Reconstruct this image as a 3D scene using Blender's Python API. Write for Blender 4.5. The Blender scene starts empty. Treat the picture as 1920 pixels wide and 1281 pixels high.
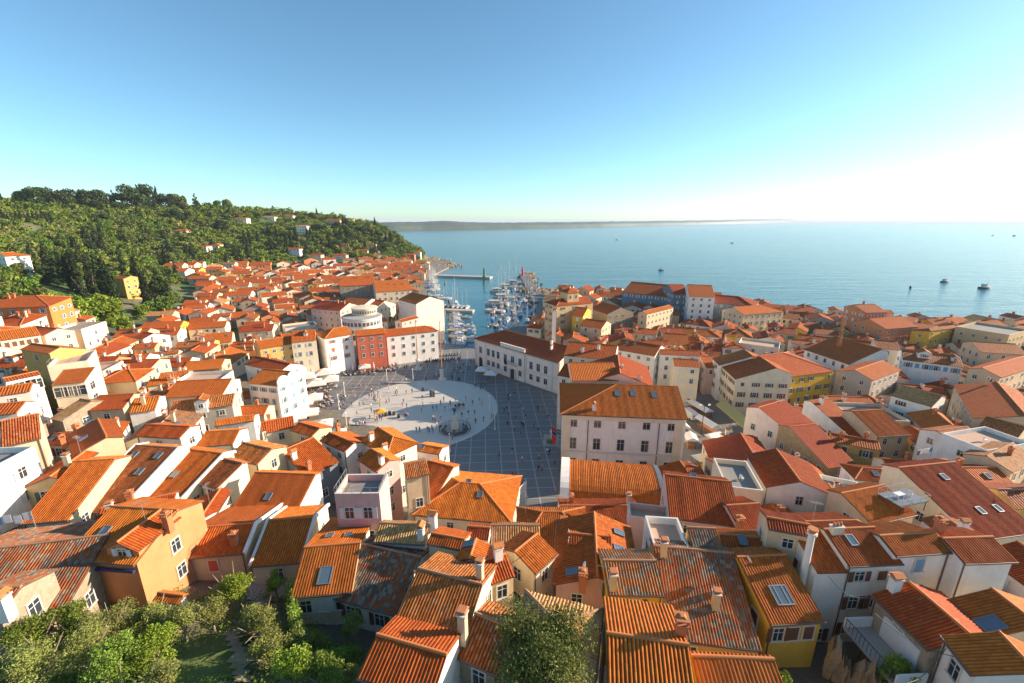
HAZE = .00007
import bpy, bmesh, math, random
import numpy as np
from mathutils import Vector, Matrix
from mathutils.bvhtree import BVHTree
random.seed(7)
R = math.radians
scene = bpy.context.scene
COL = scene.collection
# ---------------------------------------------------------------- camera (bell-tower viewpoint)
CAMZ, FPX, PITCH = 54.0, 810.0, 15.5
SP, CP = math.sin(R(PITCH)), math.cos(R(PITCH))
def ray(px, py):
    u = (px-960)/FPX; t = (py-640.5)/FPX
    return Vector((u, CP - t*SP, -SP - t*CP))
def P(px, py, z):
    """point at height z seen from the tower in that direction"""
    d = ray(px, py)
    if d.z > -1e-4: d.z = -1e-4
    k = (z-CAMZ)/d.z
    return Vector((d.x*k, d.y*k, z))
def PY(px, py, Y):
    d = ray(px, py); k = Y/d.y
    return Vector((d.x*k, Y, CAMZ + d.z*k))
def proj(x, y, z):
    v = (x, y, z-CAMZ)
    dd = y*CP - v[2]*SP
    if dd < .1: return (-9999, -9999, dd)
    up = y*SP + v[2]*CP
    return (960+FPX*x/dd, 640.5-FPX*up/dd, dd)
# ---------------------------------------------------------------- terrain
LOW = 1.5
_c = []
for X, Y, z in [(0,0,26),(-40,0,26),(40,0,24),(-90,0,27),(100,0,16),(0,15,22.5),(0,25,19),(0,35,15),(0,45,11),(0,55,6.5),(0,64,3),(0,72,1),
                (-25,26,20.5),(-35,40,16.5),(-30,55,10.5),(-28,75,4),(-60,30,21),(-62,50,17),(-60,72,10),(-62,95,4.5),
                (30,25,17),(32,45,11),(32,60,5),(34,72,1),(60,22,16),(60,45,11),(62,65,6),(60,85,1),(100,40,11),(100,70,6),(100,110,1),(150,60,8),(150,100,4),
                (60,120,1),(0,100,1),(0,140,1),(-30,110,1),(-60,130,1),(-100,150,2),(-40,170,1),(0,200,1),(100,180,1),(150,160,1),(200,120,1),(200,200,1),(300,200,1),(300,100,3),
                (-60,250,1),(-110,250,2),(-60,330,1),(-130,320,3),(-90,400,2),(-120,90,14),(-150,60,20),(-200,60,26),(-100,60,18),(-90,110,8),
                (-60,450,1),(0,300,1),(60,300,1),(-400,0,40),(-400,200,52)]:
    _c.append((X, Y, z))
for px, py, Y in [(0,640,128),(0,560,165),(0,480,235),(0,430,320),(0,385,420),(100,612,170),(150,560,215),(200,490,330),(200,430,420),(200,392,500),
                  (250,610,185),(330,545,290),(340,505,350),(380,450,450),(400,394,570),(450,512,400),(500,470,480),(520,430,560),(520,398,640),
                  (620,492,480),(650,450,560),(640,412,650),(720,480,560),(735,438,640),(700,424,670),(765,488,580),(-200,400,330),(-300,470,200),(-500,420,330)]:
    p = PY(px, py, Y); _c.append((p.x, p.y, p.z))
    if py < 400: _c.append((p.x*1.4, p.y*1.4, p.z-30))
for px, py, Y in [(640,412,820),(735,440,760)]:
    p = PY(px, py, Y); _c.append((p.x, p.y, 5))
_c += [(-118,640,-2),(-102,600,-1),(-150,715,-3),(-85,560,0),(-60,760,-3),(-40,650,-3),(-300,1100,10),(-700,900,60)]
_C = np.array(_c, float)
def _fit():
    n = len(_C); D = np.hypot(_C[:,0,None]-_C[None,:,0], _C[:,1,None]-_C[None,:,1])
    A = np.zeros((n+1, n+1)); A[:n,:n] = -D; A[:n,n] = 1; A[n,:n] = 1
    A[:n,:n] += np.eye(n)*1.5
    return np.linalg.solve(A, np.append(_C[:,2], 0))
_W = _fit()
def tz_arr(X, Y):
    D = np.hypot(X[...,None]-_C[:,0], Y[...,None]-_C[:,1])
    return -(D@_W[:-1]) + _W[-1]
def gz(x, y):
    D = np.hypot(x-_C[:,0], y-_C[:,1])
    return max(LOW, float(-(D@_W[:-1]) + _W[-1]))
def hit(px, py, tmax=1500):
    """where the line of sight meets the terrain"""
    d = ray(px, py); a, b = 5.0, None
    t = 8.0
    while t < tmax:
        if CAMZ + d.z*t < gz(d.x*t, d.y*t): b = t; break
        a = t; t *= 1.04
    if b is None: b = tmax
    for _ in range(18):
        m = (a+b)/2
        if CAMZ + d.z*m < gz(d.x*m, d.y*m): b = m
        else: a = m
    return Vector((d.x*b, d.y*b, gz(d.x*b, d.y*b)))
def inpoly(x, y, poly):
    c = False; j = len(poly)-1
    for i in range(len(poly)):
        xi, yi = poly[i]; xj, yj = poly[j]
        if (yi > y) != (yj > y) and x < (xj-xi)*(y-yi)/(yj-yi)+xi: c = not c
        j = i
    return c
# ---------------------------------------------------------------- object helpers
def tag(o, label=None, cat=None, group=None, kind=None):
    if label: o['label'] = label
    if cat: o['category'] = cat
    if group: o['group'] = group
    if kind: o['kind'] = kind
    return o
def empty(name, loc=(0,0,0), rz=0.0):
    o = bpy.data.objects.new(name, None); COL.objects.link(o)
    o.location = loc; o.rotation_euler = (0, 0, rz); o.empty_display_size = .3
    return o
def link(name, me, parent=None, loc=(0,0,0), rz=0.0):
    o = bpy.data.objects.new(name, me); COL.objects.link(o)
    o.location = loc; o.rotation_euler = (0, 0, rz)
    if parent: o.parent = parent
    return o
class MB:
    def __init__(s): s.v = []; s.f = []; s.m = []; s.mats = []; s.uv = {}; s.sm = set()
    def mi(s, mat):
        if mat not in s.mats: s.mats.append(mat)
        return s.mats.index(mat)
    def face(s, pts, mat, uv=None, smooth=False):
        b = len(s.v); s.v += [tuple(p) for p in pts]
        if uv: s.uv[len(s.f)] = uv
        if smooth: s.sm.add(len(s.f))
        s.f.append(tuple(range(b, b+len(pts)))); s.m.append(s.mi(mat))
    def faces(s, verts, faces, mat, smooth=False):
        b = len(s.v); s.v += [tuple(p) for p in verts]; k = s.mi(mat)
        for f in faces:
            if smooth: s.sm.add(len(s.f))
            s.f.append(tuple(b+i for i in f)); s.m.append(k)
    def box(s, c, size, mat, rz=0.0, taper=1.0):
        cx, cy, cz = c; a, b_, h = size[0]/2, size[1]/2, size[2]/2
        co, si = math.cos(rz), math.sin(rz); vs = []
        for z, k in ((-h, 1.0), (h, taper)):
            for x, y in ((-a,-b_),(a,-b_),(a,b_),(-a,b_)):
                x *= k; y *= k
                vs.append((cx+x*co-y*si, cy+x*si+y*co, cz+z))
        s.faces(vs, [(0,3,2,1),(4,5,6,7),(0,1,5,4),(1,2,6,5),(2,3,7,6),(3,0,4,7)], mat)
    def cyl(s, p0, p1, r0, r1, mat, n=8, smooth=True, cap=True):
        p0, p1 = Vector(p0), Vector(p1); d = (p1-p0).normalized()
        a = d.orthogonal().normalized(); b = d.cross(a); vs = []
        for p, r in ((p0, r0), (p1, r1)):
            for i in range(n):
                t = 2*math.pi*i/n; vs.append(p + (a*math.cos(t)+b*math.sin(t))*r)
        s.faces(vs, [(i, (i+1)%n, n+(i+1)%n, n+i) for i in range(n)], mat, smooth)
        if cap:
            s.faces(vs[:n], [tuple(range(n))[::-1]], mat); s.faces(vs[n:], [tuple(range(n))], mat)
    def lathe(s, prof, mat, n=12, o=(0,0,0), smooth=True):
        vs = []
        for r, z in prof:
            for i in range(n):
                t = 2*math.pi*i/n; vs.append((o[0]+r*math.cos(t), o[1]+r*math.sin(t), o[2]+z))
        fs = []
        for k in range(len(prof)-1):
            for i in range(n):
                fs.append((k*n+i, k*n+(i+1)%n, (k+1)*n+(i+1)%n, (k+1)*n+i))
        s.faces(vs, fs, mat, smooth)
    def mesh(s, name):
        me = bpy.data.meshes.new(name)
        me.from_pydata(s.v, [], s.f)
        for m in s.mats: me.materials.append(m)
        me.polygons.foreach_set('material_index', s.m)
        if s.sm:
            me.polygons.foreach_set('use_smooth', [i in s.sm for i in range(len(s.f))])
        if s.uv:
            l = me.uv_layers.new(name='UVMap'); arr = np.zeros(len(me.loops)*2, 'f')
            for i, p in enumerate(me.polygons):
                if i in s.uv:
                    for k, li in enumerate(range(p.loop_start, p.loop_start+p.loop_total)):
                        arr[li*2], arr[li*2+1] = s.uv[i][k]
            l.data.foreach_set('uv', arr)
        me.update()
        return me
    def build(s, name, parent=None, loc=(0,0,0), rz=0.0):
        return link(name, s.mesh(name), parent, loc, rz)
# ---------------------------------------------------------------- materials
class N:
    def __init__(s, name):
        s.m = bpy.data.materials.new(name); s.m.use_nodes = True
        s.t = s.m.node_tree; s.b = s.t.nodes['Principled BSDF']
    def n(s, typ, **kw):
        nd = s.t.nodes.new(typ)
        for k, v in kw.items():
            if k.startswith('i_'): nd.inputs[k[2:]].default_value = v
            else: setattr(nd, k, v)
        return nd
    def l(s, a, b): s.t.links.new(a, b)
    def math(s, op, a, b=None, clamp=False):
        nd = s.t.nodes.new('ShaderNodeMath'); nd.operation = op; nd.use_clamp = clamp
        for i, x in enumerate((a, b)):
            if x is None: continue
            if isinstance(x, (int, float)): nd.inputs[i].default_value = x
            else: s.l(x, nd.inputs[i])
        return nd.outputs[0]
    def ramp(s, fac, stops, interp='LINEAR'):
        nd = s.t.nodes.new('ShaderNodeValToRGB'); cr = nd.color_ramp; cr.interpolation = interp
        while len(cr.elements) < len(stops): cr.elements.new(.5)
        for e, (p, c) in zip(cr.elements, stops):
            e.position = p; e.color = (*c, 1) if len(c) == 3 else c
        s.l(fac, nd.inputs[0]); return nd.outputs[0]
    def mix(s, fac, a, b, mode='MIX'):
        nd = s.t.nodes.new('ShaderNodeMix'); nd.data_type = 'RGBA'; nd.blend_type = mode
        for i, x in ((0, fac), (6, a), (7, b)):
            if isinstance(x, (int, float)): nd.inputs[i].default_value = x
            elif isinstance(x, tuple): nd.inputs[i].default_value = (*x, 1)
            else: s.l(x, nd.inputs[i])
        return nd.outputs[2]
    def noise(s, vec, scale, detail=3, rough=.6):
        nd = s.n('ShaderNodeTexNoise'); nd.inputs['Scale'].default_value = scale
        nd.inputs['Detail'].default_value = detail; nd.inputs['Roughness'].default_value = rough
        if vec is not None: s.l(vec, nd.inputs['Vector'])
        return nd.outputs[0]
    def bump(s, h, strength=.3, dist=.05):
        nd = s.n('ShaderNodeBump'); nd.inputs['Strength'].default_value = strength
        nd.inputs['Distance'].default_value = dist; s.l(h, nd.inputs['Height'])
        s.l(nd.outputs[0], s.b.inputs['Normal'])
def mul(c, k): return tuple(min(1, x*k) for x in c)
RIB, COURSE = .25, .38
def tile_mat(name, cols, old=0.0, oldcols=((.085,.07,.055),(.34,.26,.18)), ribs=False, patch=.5):
    """clay pan tiles: each tile its own tone, lichen in patches"""
    m = N(name); uv = m.n('ShaderNodeUVMap').outputs[0]
    sx = m.n('ShaderNodeSeparateXYZ'); m.l(uv, sx.inputs[0])
    oi = m.n('ShaderNodeObjectInfo').outputs['Random']
    fu = m.math('FLOOR', m.math('DIVIDE', sx.outputs[0], RIB)); fv = m.math('FLOOR', m.math('DIVIDE', sx.outputs[1], COURSE))
    cb = m.n('ShaderNodeCombineXYZ'); m.l(fu, cb.inputs[0]); m.l(fv, cb.inputs[1]); m.l(m.math('MULTIPLY', oi, 91.7), cb.inputs[2])
    wn = m.n('ShaderNodeTexWhiteNoise'); m.l(cb.outputs[0], wn.inputs[0])
    w = wn.outputs['Value']
    st = [(i/max(1, len(cols)-1), c) for i, c in enumerate(cols)]
    base = m.ramp(w, st)
    ob = m.n('ShaderNodeCombineXYZ'); m.l(sx.outputs[0], ob.inputs[0]); m.l(sx.outputs[1], ob.inputs[1]); m.l(m.math('MULTIPLY', oi, 57.0), ob.inputs[2])
    n1 = m.noise(ob.outputs[0], .45, 4, .65)
    # house to house shift
    hs = m.n('ShaderNodeHueSaturation'); m.l(base, hs.inputs['Color'])
    m.l(m.math('ADD', m.math('MULTIPLY', oi, .020), .490), hs.inputs['Hue'])
    m.l(m.math('ADD', m.math('MULTIPLY', oi, .35), .80), hs.inputs['Value'])
    base = hs.outputs[0]
    dirt = m.math('MULTIPLY', m.math('SUBTRACT', n1, .38), 2.2, True)
    base = m.mix(m.math('MULTIPLY', dirt, .35), base, mul(cols[0], .55))
    # shade in the channel between two ribs, painted into the tile colour
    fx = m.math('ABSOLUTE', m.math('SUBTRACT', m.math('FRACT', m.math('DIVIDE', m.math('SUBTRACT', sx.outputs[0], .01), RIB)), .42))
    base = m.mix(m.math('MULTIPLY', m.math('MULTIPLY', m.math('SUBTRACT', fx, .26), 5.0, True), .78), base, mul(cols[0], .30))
    if True:
        g = m.ramp(wn.outputs['Value'], [(0, oldcols[0]), (.55, mul(oldcols[0], 1.7)), (1, oldcols[1])])
        wn2 = m.n('ShaderNodeTexWhiteNoise'); m.l(cb.outputs[0], wn2.inputs[0])
        sum_ = m.math('ADD', m.math('MULTIPLY', n1, 1.6), m.math('MULTIPLY', w, .55))
        k = m.math('MULTIPLY', m.math('SUBTRACT', sum_, 1.45-old), 6.0, True)
        base = m.mix(k, base, g)
    fine = m.noise(ob.outputs[0], 9.0, 2)
    base = m.mix(.35, base, m.ramp(fine, [(0, (.3,.3,.3)), (1, (1,1,1))]), 'MULTIPLY')
    m.l(base, m.b.inputs['Base Color']); m.b.inputs['Roughness'].default_value = .8
    m.b.inputs['Specular IOR Level'].default_value = .25
    # overlap step of each course, and rib profile where the mesh is flat
    fr = m.math('FRACT', m.math('DIVIDE', sx.outputs[1], COURSE))
    hgt = m.math('ADD', m.math('MULTIPLY', fr, .6), m.math('MULTIPLY', w, .35))
    if ribs:
        rb = m.math('ABSOLUTE', m.math('SINE', m.math('MULTIPLY', sx.outputs[0], math.pi/(RIB*1.6))))
        hgt = m.math('ADD', hgt, m.math('MULTIPLY', rb, 2.5))
    m.bump(hgt, .8, .05)
    return m.m
TC = {'orange': [(.54,.112,.014),(.64,.148,.018),(.70,.19,.028)], 'red': [(.42,.072,.012),(.50,.098,.014),(.56,.13,.020)],
      'brown': [(.38,.085,.020),(.50,.14,.035),(.56,.21,.070)], 'pale': [(.55,.22,.06),(.68,.36,.13),(.72,.48,.24)],
      'rust': [(.45,.082,.012),(.55,.115,.015),(.62,.155,.028)], 'lichen': [(.40,.11,.035),(.52,.17,.05),(.58,.27,.12)]}
OLD = {'orange': -.12, 'red': -.15, 'brown': .03, 'pale': .05, 'rust': -.02, 'lichen': .44}
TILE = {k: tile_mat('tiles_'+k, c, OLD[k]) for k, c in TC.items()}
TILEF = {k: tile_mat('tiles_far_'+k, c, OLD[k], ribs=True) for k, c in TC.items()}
def wall_mat(name, c, stain=.5, bump=.25, sc=.5):
    m = N(name); g = m.n('ShaderNodeNewGeometry').outputs['Position']
    a = m.noise(g, sc, 5, .65); b = m.noise(g, 4.0, 4, .7)
    mp = m.n('ShaderNodeMapping'); m.l(g, mp.inputs[0]); mp.inputs['Scale'].default_value = (2.2, 2.2, .22)
    s_ = m.noise(mp.outputs[0], 1.0, 3)
    col = m.mix(m.math('MULTIPLY', m.math('SUBTRACT', a, .42), 2.4*stain, True), c, mul((c[0]*.62, c[1]*.55, c[2]*.46), 1.0))
    col = m.mix(m.math('MULTIPLY', m.math('SUBTRACT', s_, .50), 2.0*stain, True), col, mul(c, .55))
    m.l(col, m.b.inputs['Base Color']); m.b.inputs['Roughness'].default_value = .9; m.b.inputs['Specular IOR Level'].default_value = .2
    m.bump(b, bump, .03)
    return m.m
WC = {'white': (.86,.83,.76), 'cream': (.80,.69,.50), 'pink': (.70,.48,.40), 'rose': (.66,.42,.38), 'ochre': (.68,.42,.13), 'yellow': (.74,.44,.06),
      'peach': (.66,.27,.12), 'tan': (.62,.45,.24), 'palepink': (.82,.70,.61), 'orange': (.62,.22,.06), 'grey': (.46,.42,.36), 'red': (.60,.16,.09), 'bluegrey': (.19,.235,.27),
      'sand': (.66,.52,.34)}
WALL = {k: wall_mat('plaster_'+k, c) for k, c in WC.items()}
def stone_mat(name, c1, c2, sc=1.6):
    m = N(name); g = m.n('ShaderNodeNewGeometry').outputs['Position']
    v = m.n('ShaderNodeTexVoronoi'); v.inputs['Scale'].default_value = sc; m.l(g, v.inputs[0])
    n = m.noise(g, 3, 5); col = m.mix(v.outputs['Color'], c1, c2)
    col = m.mix(m.math('MULTIPLY', n, .7), col, mul(c1, .5))
    m.l(col, m.b.inputs['Base Color']); m.b.inputs['Roughness'].default_value = .95
    v2 = m.n('ShaderNodeTexVoronoi', feature='DISTANCE_TO_EDGE'); v2.inputs['Scale'].default_value = sc; m.l(g, v2.inputs[0])
    m.bump(m.math('ADD', m.math('MINIMUM', v2.outputs[0], .12), m.math('MULTIPLY', n, .1)), .9, .15)
    return m.m
WALL['stone'] = stone_mat('rubble_stone', (.34,.27,.18), (.50,.42,.31), 2.2)
WALL['warmstone'] = stone_mat('warm_rubble', (.42,.28,.14), (.56,.40,.22), 2.0)
def plain(name, c, rough=.6, metal=0.0, spec=.5, var=0.0):
    m = N(name); m.b.inputs['Roughness'].default_value = rough; m.b.inputs['Metallic'].default_value = metal
    m.b.inputs['Specular IOR Level'].default_value = spec
    g = m.n('ShaderNodeNewGeometry').outputs['Position']
    n = m.noise(g, 2.5, 4)
    m.l(m.mix(m.math('MULTIPLY', m.math('SUBTRACT', n, .35), .9 if not var else var, True), c, mul(c, .72)), m.b.inputs['Base Color'])
    return m.m
M = {'white': plain('white_paint', (.78,.76,.72), .5), 'trim': plain('stone_trim', (.68,.63,.54), .8), 'glass': plain('window_glass', (.035,.045,.055), .08, 0, .8),
     'greyglass': plain('skylight_glass', (.10,.15,.19), .06, 0, 1.0), 'dark': plain('dark_metal', (.05,.05,.055), .5), 'brownwood': plain('brown_shutter', (.17,.07,.035), .6),
     'redwood': plain('red_shutter', (.55,.12,.06), .6), 'bluewood': plain('blue_shutter', (.16,.34,.48), .6), 'greenwood': plain('green_shutter', (.06,.13,.09), .6),
     'whitewood': plain('pale_shutter', (.66,.68,.68), .5), 'lead': plain('lead_flashing', (.20,.22,.24), .45, .3), 'gutter': plain('gutter_metal', (.16,.11,.09), .5, .3),
     'ridge': plain('ridge_tiles', (.56,.19,.055), .8), 'ridgeold': plain('old_ridge_tiles', (.42,.22,.12), .85), 'brick': plain('chimney_brick', (.50,.18,.07), .85),
     'concrete': plain('concrete', (.40,.38,.34), .9), 'terrfloor': plain('terrace_floor', (.55,.37,.27), .9), 'greyfloor': plain('grey_terrace_floor', (.26,.25,.235), .9),
     'steel': plain('steel_rail', (.55,.55,.55), .35, .6), 'wood': plain('warm_wood', (.33,.15,.06), .6), 'rust': plain('rusty_mast', (.42,.17,.05), .6),
     'bluecloth': plain('navy_awning', (.02,.03,.12), .8), 'redcloth': plain('red_cloth', (.55,.02,.03), .8), 'greencloth': plain('olive_awning', (.36,.34,.14), .85),
     'statue': plain('bronze', (.05,.08,.07), .45, .5), 'slate': plain('dark_stone', (.13,.14,.15), .7), 'purple': plain('purple_cloth', (.2,.1,.3), .8)}
# ---------------------------------------------------------------- land, sea, square, sky, light, camera
def px0(l, z=0): return [(P(a, b, z).x, P(a, b, z).y) for a, b in l]
COAST = px0([(2150,650),(1920,612),(1740,612),(1560,590),(1450,590),(1400,576),(1300,560),(1160,546),(1060,547),(1030,547),(1013,560),(1005,585),(1000,612),(960,618),(930,640),(900,661),(893,661),(860,656),(839,651),(832,640),(836,584),(806,584),(800,560),(800,535),(810,519),(842,503),(826,492),(806,484),(790,474),(772,466)])
COAST += [(-175,800),(-240,900),(-900,1300),(-1200,1300),(-1200,-80),(400,-80)]
def make_quay():
    from mathutils.geometry import tessellate_polygon
    bm = bmesh.new(); vs = [bm.verts.new((x, y, LOW)) for x, y in COAST]
    for t in tessellate_polygon([[Vector((x, y, 0)) for x, y in COAST]]): bm.faces.new([vs[i] for i in t])
    n = len(COAST); top = [(x, y, LOW) for x, y in COAST]
    lo = [bm.verts.new((x, y, -4)) for x, y in COAST]
    for i in range(n):
        j = (i+1) % n; bm.faces.new((vs[i], vs[j], lo[j], lo[i]))
    bmesh.ops.recalc_face_normals(bm, faces=bm.faces)
    me = bpy.data.meshes.new('pavement'); bm.to_mesh(me); bm.free()
    m = N('town_paving'); g = m.n('ShaderNodeNewGeometry').outputs['Position']
    n1 = m.noise(g, .3, 4); n2 = m.noise(g, 4, 4)
    c = m.mix(n1, (.16,.145,.125), (.28,.25,.21)); c = m.mix(m.math('MULTIPLY', n2, .4), c, (.12,.11,.10))
    m.l(c, m.b.inputs['Base Color']); m.b.inputs['Roughness'].default_value = .85
    me.materials.append(m.m); tag(link('pavement', me), kind='structure')
make_quay()
def seg_d(x, y, poly):
    b = 1e9
    for i in range(len(poly)):
        x1, y1 = poly[i]; x2, y2 = poly[(i+1) % len(poly)]
        dx, dy = x2-x1, y2-y1; L = dx*dx+dy*dy
        t = max(0, min(1, ((x-x1)*dx+(y-y1)*dy)/L)) if L else 0
        b = min(b, math.hypot(x-x1-t*dx, y-y1-t*dy))
    return b
def make_terrain():
    xs = np.concatenate([np.arange(-1100,-420,20), np.arange(-420,260,5.0)]); ys = np.concatenate([np.arange(-60,760,5.0), np.arange(760,1300,20)])
    X, Y = np.meshgrid(xs, ys); Z = tz_arr(X, Y)
    rs = np.random.RandomState(3)
    nz = sum(np.sin(X*a+Y*b+c)*w for a, b, c, w in [(.031,.017,1,2.0),(.07,-.05,2,1.1),(-.045,.09,4,.9),(.16,.13,5,.35)])
    Z = Z + nz*np.clip((Z-12)/15, 0, 1)*np.clip((Y-150)/80, 0, 1)
    nx, ny = len(xs), len(ys)
    for j in range(ny):
        for i in range(nx):
            x, y = X[j,i], Y[j,i]
            if Z[j,i] < LOW: Z[j,i] = -.5
            if Y[j,i] > 60 and Z[j,i] < 30:
                if not inpoly(x, y, COAST): Z[j,i] = -5
                elif Z[j,i] < 8 and seg_d(x, y, COAST) < 7 and y < 700: Z[j,i] = -3
    v = np.stack([X, Y, Z], -1).reshape(-1, 3)
    f = [(j*nx+i, j*nx+i+1, (j+1)*nx+i+1, (j+1)*nx+i) for j in range(ny-1) for i in range(nx-1)]
    me = bpy.data.meshes.new('hillside'); me.from_pydata(v.tolist(), [], f)
    me.polygons.foreach_set('use_smooth', [True]*len(f)); me.update()
    m = N('hill_ground'); g = m.n('ShaderNodeNewGeometry').outputs['Position']
    n1 = m.noise(g, .03, 6, .6); n2 = m.noise(g, .35, 5, .7); sep = m.n('ShaderNodeSeparateXYZ'); m.l(g, sep.inputs[0])
    gr = m.ramp(n2, [(.3, (.035,.075,.014)), (.55, (.075,.145,.025)), (.75, (.15,.20,.055))])
    so = m.ramp(n2, [(.3, (.12,.09,.055)), (.7, (.25,.20,.13))])
    c = m.mix(m.ramp(n1, [(.50, (0,0,0)), (.66, (1,1,1))]), gr, so)
    # paving and bare earth in the built-up part, green on the far slopes
    k = m.math('MULTIPLY', m.math('SUBTRACT', sep.outputs[1], 150), .02, True)
    c = m.mix(k, m.mix(n2, (.10,.085,.065), (.20,.17,.13)), c)
    m.l(c, m.b.inputs['Base Color']); m.b.inputs['Roughness'].default_value = .95
    m.bump(n2, .8, .8)
    me.materials.append(m.m); tag(link('hillside', me), kind='structure')
make_terrain()
def water_mat():
    m = N('sea'); g = m.n('ShaderNodeNewGeometry').outputs['Position']
    def mp(sc, rot):
        a = m.n('ShaderNodeMapping'); m.l(g, a.inputs[0]); a.inputs['Scale'].default_value = sc; a.inputs['Rotation'].default_value = (0,0,rot); return a.outputs[0]
    a = m.noise(mp((.07,.22,1), .15), 1, 5, .62); b = m.noise(mp((.012,.045,1), .1), 1, 4, .6); c = m.noise(mp((.5,1.0,1), .3), 1, 3)
    big = m.noise(mp((.0012,.007,1), .05), 1, 3)
    sep = m.n('ShaderNodeSeparateXYZ'); m.l(g, sep.inputs[0])
    h = m.math('ADD', m.math('ADD', m.math('MULTIPLY', a, 1.0), m.math('MULTIPLY', b, 2.2)), m.math('MULTIPLY', c, .22))
    col = m.mix(big, (.004,.075,.105), (.010,.125,.155))
    m.l(col, m.b.inputs['Base Color']); m.b.inputs['Roughness'].default_value = .16
    m.b.inputs['IOR'].default_value = 1.333
    bn = m.n('ShaderNodeBump'); bn.inputs['Distance'].default_value = 1.0
    # sheltered basin is calmer than the open sea
    st = m.math('MULTIPLY', m.math('ADD', m.math('SUBTRACT', sep.outputs[1], 250), m.math('MULTIPLY', sep.outputs[0], 1.2)), .003, True)
    m.l(m.math('ADD', m.math('MULTIPLY', st, .52), .12), bn.inputs['Strength'])
    m.l(h, bn.inputs['Height']); m.l(bn.outputs[0], m.b.inputs['Normal'])
    return m.m
mb = MB(); S = 60000
mb.face([(-S,-400,0),(S,-400,0),(S,S,0),(-S,S,0)], water_mat()); tag(mb.build('sea'), kind='structure')
# far coast across the bay
def far_coast():
    rnd = random.Random(5); mb = MB(); m = N('far_woods'); g = m.n('ShaderNodeNewGeometry').outputs['Position']
    n = m.noise(g, .006, 6); m.l(m.ramp(n, [(.35, (.03,.055,.03)), (.6, (.07,.09,.05)), (.8, (.10,.11,.07))]), m.b.inputs['Base Color'])
    pts = [(560,434.5,417),(640,434,416),(700,433.5,417),(740,433,416.5),(790,432,416),(830,431.5,414),(870,431,416.5),(930,430,417.5),(990,429,417),(1060,427.5,416.5),(1130,426,415.5),(1200,424,415),(1270,422.5,414),(1340,421,413),(1400,419.6,411.2),(1450,418.4,410.2),(1490,417.6,409.8),(1515,417.0,412.5),(1526,416.8,415.9)]
    L = []
    for i in range(len(pts)-1):
        for k in range(8):
            t = k/8; L.append(tuple(pts[i][j]*(1-t)+pts[i+1][j]*t for j in range(3)))
    L.append(pts[-1]); rows = []
    for px, yb, yt in L:
        b = P(px, yb, 0); hgt = PY(px, yt + rnd.uniform(-.35,.35), b.y*1.06).z
        d = Vector((b.x, b.y, 0)).normalized(); e = b.y*.06
        rows.append([(b.x, b.y, -3), (b.x+d.x*e*.25, b.y+d.y*e*.25, max(4, hgt*.55)), (b.x+d.x*e, b.y+d.y*e, max(3, hgt)), (b.x+d.x*e*4, b.y+d.y*e*4, -3)])
    for i in range(len(rows)-1):
        for k in range(3): mb.face([rows[i][k], rows[i+1][k], rows[i+1][k+1], rows[i][k+1]], m.m)
    tag(mb.build('far_hills'), kind='structure')
far_coast()
# ---- the square: dark slabs with a white grid, and the pale oval
gA = [P(934,800,LOW), P(942.5,896,LOW), P(984,800,LOW), P(1015.6,956,LOW), P(960,800,LOW), P(1009,800,LOW)]
d1 = (P(960,800,LOW)-P(982,960,LOW)); d2 = (P(1037,868,LOW)-P(900,877,LOW))
GA = math.atan2(d1.x, d1.y)
sp_u = (P(1009,800,LOW)-P(934,800,LOW)).length/3*math.cos(GA)
print('grid angle', math.degrees(GA), 'spacing', sp_u, 'row dir', math.degrees(math.atan2(d2.y, d2.x)))
def square_mat():
    m = N('square_slabs'); g = m.n('ShaderNodeNewGeometry').outputs['Position']
    mp = m.n('ShaderNodeMapping', vector_type='POINT'); m.l(g, mp.inputs[0]); mp.inputs['Rotation'].default_value = (0, 0, GA)
    sep = m.n('ShaderNodeSeparateXYZ'); m.l(mp.outputs[0], sep.inputs[0])
    def line(x, s, w, off=0):
        f = m.math('FRACT', m.math('DIVIDE', m.math('ADD', x, off), s))
        return m.math('LESS_THAN', m.math('ABSOLUTE', m.math('SUBTRACT', f, .5)), w/s/2)
    o = P(960, 800, LOW); cg, sg = math.cos(GA), math.sin(GA)
    uo = o.x*cg - o.y*sg; vo = o.x*sg + o.y*cg
    l1 = line(sep.outputs[0], SPU, .22, SPU/2-uo); l2 = line(sep.outputs[1], SPV, .18, SPV/2-vo)
    ln = m.math('MAXIMUM', l1, l2)
    n = m.noise(g, .35, 5, .65); n2 = m.noise(g, 3.0, 4)
    br = m.n('ShaderNodeTexBrick'); m.l(mp.outputs[0], br.inputs['Vector']); br.inputs['Scale'].default_value = 1
    br.inputs['Brick Width'].default_value = 1.2; br.inputs['Row Height'].default_value = .6; br.inputs['Mortar Size'].default_value = .012
    br.inputs['Color1'].default_value = (.165,.17,.172,1); br.inputs['Color2'].default_value = (.195,.198,.198,1); br.inputs['Mortar'].default_value = (.07,.07,.07,1)
    c = m.mix(m.math('MULTIPLY', n, .55), br.outputs['Color'], (.12,.122,.125)); c = m.mix(m.math('MULTIPLY', n2, .3), c, (.2,.19,.18))
    c = m.mix(m.math('MULTIPLY', ln, .62), c, (.50,.49,.46))
    m.l(c, m.b.inputs['Base Color']); m.b.inputs['Roughness'].default_value = .6
    m.bump(n2, .1, .02)
    return m.m
SPU = sp_u; SPV = sp_u
_pa, _pb = P(900,847,LOW), P(900,877,LOW)
SPV = abs((_pa-_pb).dot(Vector((math.sin(GA), math.cos(GA), 0))))/2*1.0
print('SPV', SPV)
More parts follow.
